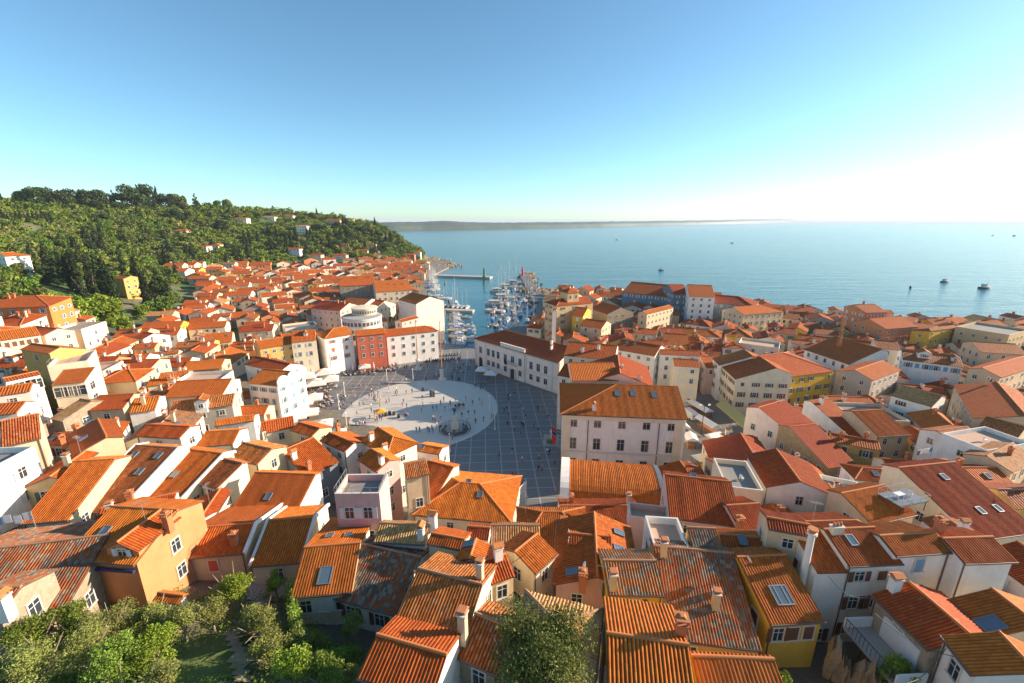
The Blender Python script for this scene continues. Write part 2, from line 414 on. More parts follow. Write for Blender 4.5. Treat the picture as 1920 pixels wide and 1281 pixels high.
SQ = [(608,850),(560,760),(566,705),(610,690),(722,676),(806,664),(806,640),(836,640),(842,652),(893,662),(897,694),(1045,744),(1050,790),(1048,862),(1040,940),(1020,1040),(1016,1110),(1003,1110),(1000,1040),(985,1010),(940,1000),(800,1000),(700,940)]
mb = MB(); q = [(P(a,b,LOW).x, P(a,b,LOW).y) for a, b in SQ]
bm = bmesh.new(); f = bm.faces.new([bm.verts.new((x, y, LOW+.02)) for x, y in q]); bmesh.ops.triangulate(bm, faces=[f])
me = bpy.data.meshes.new('square_paving'); bm.to_mesh(me); bm.free(); me.materials.append(square_mat()); tag(link('square_paving', me), kind='structure')
SQP = q
# oval
oc = (P(632,790,LOW)+P(928,790,LOW))/2; oy0, oy1 = P(780,713,LOW).y, P(780,846,LOW).y
OV = (oc.x, (oy0+oy1)/2, (P(928,785,LOW).x-P(632,785,LOW).x)/2, (oy0-oy1)/2)
print('oval', OV)
mb = MB(); n = 72
ring = [(OV[0]+OV[2]*math.cos(2*math.pi*i/n), OV[1]+OV[3]*math.sin(2*math.pi*i/n)) for i in range(n)]
m = N('oval_limestone'); g = m.n('ShaderNodeNewGeometry').outputs['Position']
mp = m.n('ShaderNodeMapping'); m.l(g, mp.inputs[0]); mp.inputs['Rotation'].default_value = (0,0,.35)
br = m.n('ShaderNodeTexBrick'); m.l(mp.outputs[0], br.inputs['Vector']); br.inputs['Scale'].default_value = 1; br.inputs['Brick Width'].default_value = 1.6; br.inputs['Row Height'].default_value = .8
br.inputs['Mortar Size'].default_value = .012; br.inputs['Color1'].default_value = (.62,.57,.49,1); br.inputs['Color2'].default_value = (.57,.53,.46,1); br.inputs['Mortar'].default_value = (.34,.33,.31,1)
n1 = m.noise(g, .25, 5, .65); m.l(m.mix(m.math('MULTIPLY', n1, .5), br.outputs['Color'], (.50,.465,.40)), m.b.inputs['Base Color']); m.b.inputs['Roughness'].default_value = .55
mb.face([(x, y, LOW+.12) for x, y in ring], m.m)
mb.faces([(x, y, LOW+.12) for x, y in ring]+[(OV[0]+(x-OV[0])*1.012, OV[1]+(y-OV[1])*1.012, LOW) for x, y in ring], [(i,(i+1)%n,n+(i+1)%n,n+i)[::-1] for i in range(n)], M['trim'])
tag(mb.build('oval_paving'), kind='structure')
# ---- sun and sky
SUN_EL, SUN_AZ = 19.0, 78.0
w = bpy.data.worlds.new('World'); scene.world = w; w.use_nodes = True; nt = w.node_tree
sky = nt.nodes.new('ShaderNodeTexSky'); sky.sky_type = 'NISHITA'; sky.sun_disc = False
sky.sun_elevation = R(SUN_EL); sky.sun_rotation = R(SUN_AZ); sky.altitude = 0; sky.air_density = .8; sky.dust_density = .4; sky.ozone_density = 5
bg = nt.nodes['Background']; bg.inputs[1].default_value = .091
tint = nt.nodes.new('ShaderNodeMix'); tint.data_type = 'RGBA'; tint.blend_type = 'MULTIPLY'; tint.inputs[0].default_value = 1; tint.inputs[7].default_value = (.96, 1.0, .80, 1)
gam = nt.nodes.new('ShaderNodeGamma'); gam.inputs[1].default_value = 1.0
nt.links.new(sky.outputs[0], tint.inputs[6]); nt.links.new(tint.outputs[2], gam.inputs[0]); nt.links.new(gam.outputs[0], bg.inputs[0])
sl = bpy.data.lights.new('sun', 'SUN'); sl.energy = 3.5; sl.angle = R(.5); sl.color = (1.0, .80, .60)
so = bpy.data.objects.new('sun', sl); COL.objects.link(so)
sd = Vector((math.sin(R(SUN_AZ))*math.cos(R(SUN_EL)), math.cos(R(SUN_AZ))*math.cos(R(SUN_EL)), math.sin(R(SUN_EL))))
so.rotation_euler = sd.to_track_quat('Z', 'Y').to_euler()
cam = bpy.data.cameras.new('camera'); co_ = bpy.data.objects.new('camera', cam); COL.objects.link(co_)
cam.sensor_width = 36; cam.lens = 36*FPX/1920; cam.clip_end = 90000; cam.clip_start = .5
co_.location = (0,0,CAMZ); co_.rotation_euler = (R(90-PITCH), 0, 0); scene.camera = co_
vs = scene.view_settings; vs.view_transform = 'Standard'; vs.look = 'None'; vs.exposure = 1.6; vs.gamma = 1
# ---------------------------------------------------------------- roofs, walls, windows
def clipcol(poly, u):
    """v range of a convex 2D polygon at column u"""
    vs = []
    n = len(poly)
    for i in range(n):
        a, b = poly[i], poly[(i+1) % n]
        if (a[0]-u)*(b[0]-u) <= 0 and abs(a[0]-b[0]) > 1e-9:
            t = (u-a[0])/(b[0]-a[0]); vs.append(a[1]+t*(b[1]-a[1]))
    return (min(vs), max(vs)) if len(vs) >= 2 else None
def roof_plane(mb, poly3, mat, near, edge=None, thick=.12, rib=RIB, amp=.068):
    """clay tile slope from a planar convex polygon; near slopes get real corrugation"""
    p = [Vector(q) for q in poly3]
    n = Vector((0,0,0))
    for i in range(1, len(p)-1): n += (p[i]-p[0]).cross(p[i+1]-p[0])
    n.normalize()
    if n.z < 0: n = -n; p = p[::-1]
    down = Vector((n.x, n.y, 0))
    if down.length < 1e-4: down = Vector((0,-1,0))
    down.normalize(); v = Vector((down.x*n.z, down.y*n.z, -math.hypot(n.x, n.y))).normalized()
    u = v.cross(n).normalized(); o = p[0]
    q = [((a-o).dot(u), (a-o).dot(v)) for a in p]
    umin, umax = min(a[0] for a in q), max(a[0] for a in q)
    vmin = min(a[1] for a in q)
    if near:
        k0 = math.floor(umin/rib); us = []
        prof = [(0, 0), (.22, .78), (.42, 1), (.62, .78), (.84, 0)] if near > 1 else [(0, 0), (.25, .9), (.6, .9), (.85, 0)]
        for k in range(k0, int(math.ceil(umax/rib))+1):
            for f, h in prof:
                uu = (k+f)*rib
                if umin+1e-4 < uu < umax-1e-4: us.append((uu, h*amp))
        us = [(umin+1e-5, 0)] + us + [(umax-1e-5, 0)]
        ph = (abs(o.x)*7.3+abs(o.z)*3.1) % 6.28; us = [(a, h+.022*math.sin(a*1.1+ph)+.014*math.sin(a*3.7+ph*2)+.010*math.sin(math.floor(a/rib)*12.9898)) for a, h in us]
        rows = []
        for uu, h in us:
            r = clipcol(q, uu)
            if r: rows.append((uu, h, r[0], r[1]))
        verts = []; uvs = []
        for uu, h, a, b in rows:
            for vv in (a, b):
                verts.append(o+u*uu+v*vv+n*h); uvs.append((uu-umin+.01, vv-vmin))
        b0 = len(mb.v); mb.v += [tuple(x) for x in verts]; k = mb.mi(mat)
        for i in range(len(rows)-1):
            f = (2*i, 2*i+1, 2*i+3, 2*i+2)
            mb.uv[len(mb.f)] = [uvs[j] for j in f]
            if near > 1: mb.sm.add(len(mb.f))
            mb.f.append(tuple(b0+j for j in f)); mb.m.append(k)
    else:
        mb.face([o+u*a+v*b for a, b in q], mat, [(a-umin+.01, b-vmin) for a, b in q])
    lo = [a-n*thick for a in p]; dk = edge or M['gutter']; m_ = len(p)
    mb.faces(p+lo, [(i, m_+i, m_+(i+1) % m_, (i+1) % m_) for i in range(m_)] + [tuple(range(m_, 2*m_))], dk)
def ridge_cap(mb, a, b, mat, r=.13, n=5):
    a, b = Vector(a), Vector(b)
    if (b-a).length < .1: return
    mb.cyl(a+Vector((0,0,.03)), b+Vector((0,0,.03)), r, r, mat, 6, True)
_wc = {}
def window_mesh(style, w, h):
    key = (style, round(w, 1), round(h, 1))
    if key in _wc: return _wc[key]
    mb = MB(); fr = M['trim']
    # local: x across, z up, -y outwards
    t = .12
    mb.box((0, -.03, h/2+t/2), (w+2*t, .10, t), fr); mb.box((0, -.05, -h/2-t/2), (w+2*t+.12, .16, t), fr)
    for s in (-1, 1): mb.box((s*(w/2+t/2), -.03, 0), (t, .095, h), fr)
    mb.box((0, .0, 0), (w, .03, h), M['glass'])
    mb.box((0, -.02, 0), (.06, .03, h), M['whitewood']); mb.box((0, -.021, h*.16), (w, .03, .05), M['whitewood'])
    sh = {'brown': 'brownwood', 'red': 'redwood', 'blue': 'bluewood', 'green': 'greenwood', 'grey': 'whitewood'}
    if style.split('_')[0] in sh:
        sm = M[sh[style.split('_')[0]]]
        if style.endswith('_c'):
            for s in (-1, 1):
                mb.box((s*w/4, -.05, 0), (w/2-.02, .05, h), sm)
        else:
            for s in (-1, 1):
                mb.box((s*(w*.75+.14), -.09, 0), (w/2, .05, h+.05), sm)
                for k in range(4): mb.box((s*(w*.75+.14), -.12, -h/2+h*(k+.5)/4), (w/2-.12, .02, .06), sm)
    me = mb.mesh('window'); _wc[key] = me
    return me
_cc = {}
def chimney_mesh(kind):
    if kind in _cc: return _cc[kind]
    mb = MB(); k = kind
    if k == 0:
        mb.box((0,0,-.1), (.75,.6,2.0), WALL['white']); mb.box((0,0,.95), (.9,.75,.1), M['trim'])
        for s in (-1,1): mb.box((s*.3,0,1.12), (.1,.6,.26), M['brick'])
        mb.face([(-.5,-.42,1.25),(.5,-.42,1.25),(.5,0,1.5),(-.5,0,1.5)], M['ridge']); mb.face([(-.5,.42,1.25),(-.5,0,1.5),(.5,0,1.5),(.5,.42,1.25)], M['ridge'])
    elif k == 1:
        mb.box((0,0,-.2), (.6,.6,1.7), M['brick']); mb.box((0,0,.72), (.78,.78,.12), M['brick'])
        for x in (-.26, 0, .26):
            for y in (-.3, .3): mb.box((x, y, .92), (.11,.09,.3), M['brick'])
        mb.box((0,0,1.12), (.82,.82,.1), M['brick']); mb.box((0,0,1.22), (.5,.5,.12), M['ridge'], 0, .5)
    elif k == 2:
        mb.box((0,0,-.3), (.5,1.1,1.5), WALL['cream']); mb.box((0,0,.5), (.62,1.24,.1), M['trim'])
        for y in (-.35, 0, .35): mb.cyl((0,y,.5), (0,y,.95), .12, .1, M['brick'], 8)
    elif k == 3:
        mb.box((0,0,.0), (.55,.55,2.6), WALL['sand']); mb.box((0,0,1.35), (.72,.72,.1), M['trim'])
        mb.box((0,0,1.5), (.4,.4,.2), M['dark']); mb.box((0,0,1.68), (.75,.75,.08), M['brick'], 0, .8)
    elif k == 6:
        mb.cyl((0,0,-3.5),(0,0,2.6),.34,.27,WALL['white'],12); mb.cyl((0,0,2.5),(0,0,2.75),.42,.42,WALL['white'],12); mb.cyl((0,0,2.75),(0,0,3.05),.3,.3,M['brick'],8); mb.cyl((0,0,3.05),(0,0,3.15),.46,.42,M['ridge'],12)
    elif k == 4:  # aerial
        mb.cyl((0,0,-.5), (0,0,2.6), .025, .02, M['steel'], 5)
        mb.box((0,0,2.3), (1.5,.03,.03), M['steel'], .5)
        for i in range(6): mb.box((-.55*math.cos(.5)+i*.22*math.cos(.5), -.55*math.sin(.5)+i*.22*math.sin(.5), 2.3), (.02,.6,.02), M['steel'], .5)
    elif k == 5:  # dish
        mb.cyl((0,0,-.5), (0,0,.7), .03, .03, M['steel'], 5)
        mb.lathe([(0,0),(.2,.03),(.38,.12)], M['white'], 12, (0,0,0)); nv = 36
        rot = Matrix.Rotation(R(65), 3, 'X')
        for i in range(len(mb.v)-nv, len(mb.v)):
            mb.v[i] = tuple(rot @ Vector(mb.v[i]) + Vector((0,-.1,.8)))
    me = mb.mesh('chimney'); _cc[kind] = me
    return me
def skylight_mesh(big=False):
    k = 'sb' if big else 'ss'
    if k in _cc: return _cc[k]
    w, l = (1.0, 1.5) if big else (.62, .95)
    mb = MB(); fr = M['lead']
    mb.box((0,-l/2-.05,.09), (w+.2,.1,.2), fr); mb.box((0,l/2+.05,.09), (w+.2,.1,.2), fr)
    for s in (-1,1): mb.box((s*(w/2+.05),0,.092), (.1,l,.2), fr)
    mb.box((0,0,.08), (w,l,.16), M['greyglass'])
    _cc[k] = mb.mesh('skylight'); return _cc[k]
FOOT = []       # occupied ground rectangles: (cx, cy, hx, hy, ang, name)
HOUSES = []
def obb_hit(a, b, shrink=.0):
    for r, s in ((a, b), (b, a)):
        for ax in (0, 1):
            an = r[4]+ax*math.pi/2; ux, uy = math.cos(an), math.sin(an)
            hr = r[2+ax]
            hs = s[2]*abs(math.cos(s[4]-an)) + s[3]*abs(math.sin(s[4]-an))
            if abs((s[0]-r[0])*ux+(s[1]-r[1])*uy) > hr+hs-shrink: return False
    return True
def build_house(o, ang, x0, x1, wf, wb, zr, pitch=20, extA=0, extB=0, wall='cream', tile='orange', near=1, ze=None, zb=None, oh=.3,
                label=None, group='houses of the old town', win='plain', wins=None, chim=None, sky=(), name='house', par=False, cat='house', kind='gable', wcol=3.0, wrow=3.0, seed=0, wh=1.35, ww=.9, dens=.9, ground=None):
    """o: point on the ridge line (local origin x axis = ridge), front = -y"""
    rnd = random.Random(int(o.x*31+o.y*17+seed))
    if near is None:
        dd = math.hypot(o.x, o.y); near = 2 if dd < 52 else 1 if dd < 92 else 0
    co, si = math.cos(ang), math.sin(ang)
    def W(x, y): return (o.x+x*co-y*si, o.y+x*si+y*co)
    cx, cy = W((x0+x1)/2, (wb-wf)/2)
    if ground is None:
        g = min(gz(*W(x0,-wf)), gz(*W(x1,-wf)), gz(*W(x0,wb)), gz(*W(x1,wb)))
    else: g = ground
    root = empty(name, (cx, cy, g), ang); tag(root, label, cat, group)
    FOOT.append((cx, cy, (x1-x0)/2, (wf+wb)/2, ang, label or name))
    root['_p'] = 1; del root['_p']
    ox, oy = -(x0+x1)/2, -(wb-wf)/2       # local shift: ridge frame -> root frame
    tn = math.tan(R(pitch)); Z = zr-g
    zf, zbk = Z-wf*tn, Z-wb*tn
    tm = (TILE if near else TILEF)[tile]; rc = M['ridgeold'] if tile in ('brown', 'lichen', 'pale') else M['ridge']
    wm = WALL[wall]
    mb = MB()
    def L(x, y, z): return (x+ox, y+oy, z)
    base = -1.5
    if kind == 'flat':
        zt = Z
        a0, a1, b0, b1 = x0, x1, -wf, wb
        pt = .22
        for (ax, ay, bx, by) in ((a0,b0,a1,b0),(a1,b0,a1,b1),(a1,b1,a0,b1),(a0,b1,a0,b0)):
            mb.face([L(ax,ay,base), L(bx,by,base), L(bx,by,zt), L(ax,ay,zt)], wm)
        i0, i1, j0, j1 = a0+pt, a1-pt, b0+pt, b1-pt
        mb.face([L(a0,b0,zt),L(a1,b0,zt),L(i1,j0,zt),L(i0,j0,zt)], M['trim']); mb.face([L(a1,b0,zt),L(a1,b1,zt),L(i1,j1,zt),L(i1,j0,zt)], M['trim'])
        mb.face([L(a1,b1,zt),L(a0,b1,zt),L(i0,j1,zt),L(i1,j1,zt)], M['trim']); mb.face([L(a0,b1,zt),L(a0,b0,zt),L(i0,j0,zt),L(i0,j1,zt)], M['trim'])
        zfl = zt-.8
        for (ax, ay, bx, by) in ((i0,j0,i1,j0),(i1,j0,i1,j1),(i1,j1,i0,j1),(i0,j1,i0,j0)):
            mb.face([L(bx,by,zfl), L(ax,ay,zfl), L(ax,ay,zt), L(bx,by,zt)], wm)
        mb.build('wall', root)
        rf = MB(); rf.face([L(i0,j0,zfl),L(i1,j0,zfl),L(i1,j1,zfl),L(i0,j1,zfl)], M['greyfloor'] if tile == 'lichen' else M['terrfloor'])
        rf.build('terrace_floor', root)
    else:
        # walls
        a0, a1 = x0+(oh if extA else .08), x1-(oh if extB else .08); b0, b1 = -wf+min(oh, wf*.5), wb-min(oh, wb*.5)
        def zy(y): return Z-abs(y)*tn-.10
        hz = Z-max(wf, wb)*tn-.05
        def za(y, hip): return min(zy(y), hz) if hip else zy(y)
        if extA or extB:
            zf_ = zy(b0); zb_ = zy(b1)
        mb.face([L(a0,b0,base),L(a1,b0,base),L(a1,b0,zy(b0)),L(a0,b0,zy(b0))], wm)
        mb.face([L(a1,b1,base),L(a0,b1,base),L(a0,b1,zy(b1)),L(a1,b1,zy(b1))], wm)
        for xx, ext, rev in ((a0, extA, 1), (a1, extB, 0)):
            top = [L(xx,b1,zy(b1)), L(xx,b0,zy(b0))] if ext else [L(xx,b1,zy(b1)), L(xx,0,zy(0)), L(xx,b0,zy(b0))]
            if wb < .6 and not ext: top = [L(xx,b1,zy(b1)), L(xx,b0,zy(b0))]
            pts = [L(xx,b0,base), L(xx,b1,base)] + top
            mb.face(pts[::-1] if rev else pts, wm)
        mb.build('wall', root)
        rf = MB()
        ra, rb = x0+extA, x1-extB
        roof_plane(rf, [L(ra,0,Z), L(rb,0,Z), L(x1,-wf,zf), L(x0,-wf,zf)], tm, near)
        roof_plane(rf, [L(rb,0,Z), L(ra,0,Z), L(x0,wb,zbk), L(x1,wb,zbk)], tm, near)
        if extA:
            roof_plane(rf, [L(ra,0,Z), L(x0,wb,zbk), L(x0,-wf,zf)], tm, near)
            ridge_cap(rf, L(ra,0,Z), L(x0,-wf,zf), rc); ridge_cap(rf, L(ra,0,Z), L(x0,wb,zbk), rc)
        if extB:
            roof_plane(rf, [L(rb,0,Z), L(x1,-wf,zf), L(x1,wb,zbk)], tm, near)
            ridge_cap(rf, L(rb,0,Z), L(x1,-wf,zf), rc); ridge_cap(rf, L(rb,0,Z), L(x1,wb,zbk), rc)
        ridge_cap(rf, L(ra,0,Z), L(rb,0,Z), rc)
        rf.build('roof', root)
        if par:   # raised plaster verges
            for xx, ext in ((x0, extA), (x1, extB)):
                if ext: continue
                pm = MB()
                for ye, zz in ((-wf, zf), (wb, zbk)):
                    p0, p1 = Vector(L(xx,0,Z)), Vector(L(xx,ye,zz)); t = .13
                    vs = [p0+Vector((-t,0,-.2)), p0+Vector((t,0,-.2)), p0+Vector((t,0,.2)), p0+Vector((-t,0,.2))]
                    vs += [p1+Vector((-t,0,-.2)), p1+Vector((t,0,-.2)), p1+Vector((t,0,.2)), p1+Vector((-t,0,.2))]
                    pm.faces(vs, [(0,1,5,4),(1,2,6,5),(2,3,7,6),(3,0,4,7),(4,5,6,7)], WALL['white'])
                pm.build('verge', root)
    if kind != 'flat' and near and x1-x0 > 3:
        gm = MB(); gm.cyl(L(x0, -wf-.03, zf-.06), L(x1, -wf-.03, zf-.06), .09, .09, M['gutter'], 6, True); gm.build('gutter', root)
        dp = MB(); xx = (x0 if rnd.random() < .5 else x1-.6)+.3; dp.cyl(L(xx, -wf+min(oh, wf*.5)-.08, -1), L(xx, -wf+min(oh, wf*.5)-.08, zf-.1), .055, .055, M['gutter'], 6, True); dp.build('downpipe', root)
    # windows on the walls that face the tower
    wl, wr_ = x0+.1, x1-.1
    sides = []
    eps = oh if kind != 'flat' else 0
    e1 = .08 if kind != 'flat' else 0
    sides.append(('f', (x1-x0), lambda s, z: (s, -wf+min(eps, wf*.5), z), 0.0, Z-wf*tn if kind != 'flat' else Z-1))
    sides.append(('b', (x1-x0), lambda s, z: (-s, wb-min(eps, wb*.5), z), math.pi, Z-wb*tn if kind != 'flat' else Z-1))
    ea = (oh if extA else .08) if kind != 'flat' else 0
    eb = (oh if extB else .08) if kind != 'flat' else 0
    zs = (Z-max(wf, wb)*tn) if kind != 'flat' else Z-1
    sides.append(('r', (wf+wb), lambda s, z: (x1-eb, s, z), math.pi/2, zs))
    sides.append(('l', (wf+wb), lambda s, z: (x0+ea, -s, z), -math.pi/2, zs))
    nsky = 0
    for nm, ln, fn, rot, ztop in sides:
        spec = (wins or {}).get(nm, 'auto') if wins is not None else 'auto'
        if spec is None: continue
        mid = {'f': (x0+x1)/2, 'b': -(x0+x1)/2, 'r': (wb-wf)/2, 'l': -(wb-wf)/2}[nm]
        px_, py_, _ = fn(mid, 0); wx, wy = W(px_, py_)
        nx, ny = math.sin(ang+rot), -math.cos(ang+rot)
        if nx*(-wx)+ny*(-wy) < 1.0: continue
        rows = max(1, int((ztop-1.0)/wrow)); cols = max(1, int((ln-1.0)/wcol))
        if spec != 'auto': cols, rows = spec[:2]
        if ln < 2: continue
        for r_ in range(rows):
            for c_ in range(cols):
                if spec == 'auto' and rnd.random() > dens: continue
                s = mid + (c_+.5-cols/2)*(ln-.8)/cols
                zc = ztop - wh/2 - .75 - r_*wrow
                if zc < .9: continue
                st = win
                if win not in ('plain',) and rnd.random() < .25: st = win+'_c'
                hh = wh*(.75 if (r_ == 0 and rows > 2) else 1)
                q = fn(s, zc)
                link('window', window_mesh(st, ww, hh), root, L(*q), rot)
    # chimneys, skylights given by their pixel
    def onroof(px, py):
        d = ray(px, py); best = None
        for sgn, w_ in ((-1, wf), (1, wb)):
            # z = zr - tn*|y| ; y local
            k0, k1 = 1.0, None
            # y = (p-o).n ; n = (-si,co)
            ny_ = (-si, co)
            A = -o.x*ny_[0]-o.y*ny_[1]; B = d.x*ny_[0]+d.y*ny_[1]
            # CAMZ+d.z k = zr - tn*sgn*(A+B k)
            den = d.z + tn*sgn*B
            if abs(den) < 1e-6: continue
            k = (zr - tn*sgn*A - CAMZ)/den
            if k <= 0: continue
            y = A+B*k; x = (d.x*k-o.x)*co+(d.y*k-o.y)*si
            if sgn*y >= -.3 and sgn*y <= w_+.8 and x0-.8 <= x <= x1+.8:
                if best is None or k < best[0]: best = (k, x, y, sgn)
        return best
    for c in (chim or []):
        px_, py_, kd = (c+(1,))[:3] if len(c) < 3 else c[:3]
        b_ = onroof(px_, py_)
        if b_: link('aerial' if kd == 4 else 'satellite_dish' if kd == 5 else 'chimney', chimney_mesh(kd), root, L(b_[1], b_[2], Z-abs(b_[2])*tn+.3), rnd.choice((0, math.pi/2)))
    if chim is None and near and kind != 'flat' and rnd.random() < .75:
        for _ in range(rnd.choice((1,1,2))):
            x = rnd.uniform(x0+.8, x1-.8); y = rnd.uniform(-wf*.6, wb*.6)
            link('chimney', chimney_mesh(rnd.choice((0,0,1,1,2,3))), root, L(x, y, Z-abs(y)*tn+.3), rnd.choice((0, math.pi/2)))
        if rnd.random() < .5:
            x = rnd.uniform(x0+.8, x1-.8); link('aerial', chimney_mesh(4), root, L(x, 0, Z+.3), rnd.random()*3)
    for s in sky:
        b_ = onroof(s[0], s[1])
        if b_:
            ob = link('skylight', skylight_mesh(len(s) > 2), root, L(b_[1], b_[2], Z-abs(b_[2])*tn), 0)
            ob.rotation_euler = (R(pitch)*(-b_[3]), 0, 0)
    HOUSES.append(root)
    root_info[root.name] = dict(o=o, ang=ang, x0=x0, x1=x1, wf=wf, wb=wb, Z=Z, tn=tn, ox=ox, oy=oy, g=g, root=root, W=W, onroof=onroof, near=near, tm=tm)
    return root
root_info = {}
def zridge(px, py, h, z=None):
    if z is not None: return z
    q = hit(px, py); zr = q.z+h
    for _ in range(12):
        p = P(px, py, min(zr, CAMZ-2)); zn = gz(p.x, p.y)+h; zr = zr*.5+zn*.5
    return zr
def slope_w(px, py, a, n, zr, tn):
    """distance from the ridge at which the sight line meets the slope falling towards n"""
    d = ray(px, py)
    A = -(a.x*n.x+a.y*n.y); B = d.x*n.x+d.y*n.y
    den = d.z + tn*B
    k = (zr - tn*A - CAMZ)/den
    return A+B*k
def G(ax, ay, bx, by, ex, ey, h=8, e2=None, wb=None, z=None, pitch=20, hipA=0, hipB=0, near=None, **kw):
    zr = zridge((ax+bx)/2, (ay+by)/2, h, z)
    a, b = P(ax, ay, zr), P(bx, by, zr)
    dx = Vector((b.x-a.x, b.y-a.y, 0)); ln = dx.length; dx.normalize()
    e = P(ex, ey, zr); n = Vector((-dx.y, dx.x, 0))
    s = 1 if (e-a).dot(n) > 0 else -1
    tn = math.tan(R(pitch))
    wf = slope_w(ex, ey, a, n*s, zr, tn)
    if wf < .5: wf = abs(wf)+.5
    if e2 is not None:
        w2 = slope_w(e2[0], e2[1], a, n*(-s), zr, tn)
        wb_ = w2 if w2 > .5 else wf
    else: wb_ = wf if wb is None else wb
    # front = local -y ; local x = ridge dir; local -y = (si,-co)
    ang = math.atan2(dx.y, dx.x)
    fn = Vector((math.sin(ang), -math.cos(ang), 0))
    o = a; x0, x1 = 0, ln; eA, eB = hipA, hipB
    if fn.dot(n*s) < 0:
        ang += math.pi; o = b; eA, eB = hipB, hipA
        
    if eA is True or eA == 1: eA = wf
    if eB is True or eB == 1: eB = wf
    if (wf+wb_) > 40 or ln > 60: print('BIG', kw.get('label'), round(wf,1), round(wb_,1), round(ln,1))
    return build_house(o, ang, -eA, ln+eB, wf, wb_, zr, pitch, eA, eB, near=near, **kw)
def Q(c0, c1, c2, h=8, z=None, kind='gable', pitch=20, along=0, near=None, rise=None, **kw):
    """roof from three eave corners: c0-c1 front eave, c2 behind c1"""
    ze = zridge((c0[0]+c1[0])/2, (c0[1]+c1[1])/2, h, z)
    a, b, c = (P(q[0], q[1], ze) for q in (c0, c1, c2))
    dx = Vector((b.x-a.x, b.y-a.y, 0)); ln = dx.length; dx.normalize(); n = Vector((-dx.y, dx.x, 0))
    w = (c-b).dot(n)
    if w < 0: dx = -dx; n = -n; a, b = b, a; w = -w
    ang = math.atan2(dx.y, dx.x); tn = math.tan(R(pitch))
    if w > 45 or ln > 60: print('BIGQ', kw.get('label'), round(w,1), round(ln,1))
    if kind == 'flat':
        return build_house(a, ang, 0, ln, 0, w, ze, pitch, near=near, kind='flat', **kw)
    if along:      # ridge runs away from the front eave
        o = a + dx*(ln/2); return build_house(o, ang+math.pi/2, 0, w, ln/2, ln/2, ze+ln/2*tn, pitch, (ln/2 if kind == 'hip' else 0), (ln/2 if kind == 'hip' else 0), near=near, **kw)
    if kind == 'shed':
        o = a+n*(w-.3); return build_house(o, ang, 0, ln, w-.3, .3, ze+(w-.3)*tn, pitch, near=near, **kw)
    o = a + n*(w/2); e = min(w/2, ln/2-.05) if kind == 'hip' else 0
    return build_house(o, ang, 0, ln, w/2, w/2, ze+w/2*tn, pitch, e, e, near=near, **kw)
def dormer(root, px, py, w=2.0, l=2.2, hh=1.2, wall='cream', tile='orange', win='grey'):
    I = root_info[root.name]; b = I['onroof'](px, py)
    if not b: return
    k, x, y, s = b; tn = I['tn']
    z = I['Z']-abs(y)*tn; X, Y = x+I['ox'], y+I['oy']
    rz = 0 if s < 0 else math.pi
    e = empty('dormer', (X, Y, z), rz); e.parent = root
    mb = MB()      # front at y=0 (facing -y), body runs back into the roof
    mb.box((0, l/2, hh/2-.3), (w, l, hh+.6), WALL[wall]); 
    mb.faces([(-w/2,0,hh),(w/2,0,hh),(0,0,hh+w*.25)], [(0,1,2)], WALL[wall]); mb.build('dormer_wall', e)
    rf = MB(); o = .25; t2 = .5
    for q in (-1, 1):
        roof_plane(rf, [(0,-o,hh+w*.25+.1),(0,l+1.2,hh+w*.25+.1),(q*(w/2+o),l+1.2,hh+.1-o*t2),(q*(w/2+o),-o,hh+.1-o*t2)], I['tm'], I['near'])
    ridge_cap(rf, (0,-o,hh+w*.25+.1), (0,l+1.0,hh+w*.25+.1), M['ridge']); rf.build('dormer_roof', e)
    link('window', window_mesh(win, .8 if w > 1.5 else .5, .8), e, (0, -.03, hh*.5), 0)
    return e
# ---------------------------------------------------------------- houses placed one by one
H = {}
# --- bottom left: garden side
H['peach'] = G(207,950, 333,957, 125,1052, 8.6, label='peach house with a small dormer and rolled navy awning above the olive garden', wall='peach', tile='orange', win='plain', e2=(222,930), chim=[(316,985,1),(275,985,4)], sky=[(196,998)], wins={'f':None,'r':(1,2),'l':None})
G(-95,1040, 205,1003, 62,1148, 6, label='house with broad black lichened roof left of the peach dormer house', wall='stone', tile='lichen', wb=6, chim=[])
G(-40,1108, 40,1100, 10,1160, 6.0, label='low stone house under patchy lichened tiles at the left edge by the hedge', wall='stone', tile='lichen', wb=3, chim=[(12,1145,0)])
G(357,991, 480,981, 377,1045, 5.5, label='low house with orange roof and one brick chimney right of the peach dormer house', wall='sand', tile='orange', e2=(400,950), chim=[(441,1020,1)], par=True, win='red_c')
G(502,976, 590,970, 466,1063, 6.5, label='house whose orange roof rises above the shady courtyard with a pale tree', wall='cream', tile='orange', e2=(535,951), chim=[], par=True)
G(570,1027, 676,1018, 552,1121, 6.8, e2=(629,971), label='cream garden house with three upper windows and one large roof window', wall='cream', tile='orange', chim=[], sky=[(610,1080,1),(618,1006),(653,1005)], wins={'f':(3,2),'l':(1,1),'r':None}, win='grey')
G(677,1019, 790,1045, 643,1127, 6.8, e2=(716,981), label='white house under black lichened tiles right of the roof with one large window', wall='white', tile='lichen', chim=[(795,1010,0)], sky=[(742,1008),(823,1026)], wins={'f':(2,1)}, win='brown')
G(784,1066, 905,1097, 741,1167, 8, e2=(829,1036), label='tall house with long mottled brown roof behind the big round tree', wall='cream', tile='brown', chim=[(900,1085,3)], wins={'f':None})
G(706,1190, 838,1228, 684,1276, 7, e2=(763,1159), label='bottom-edge house with orange gable roof and an air conditioner on its white end wall', wall='white', tile='orange', chim=[(868,1185,3)], wins={'f':None,'r':None})
G(890,1150, 965,1180, 862,1235, 7, label='low house with worn dark red roof tucked left of the big round tree', wall='stone', tile='brown', chim=[], wb=2)
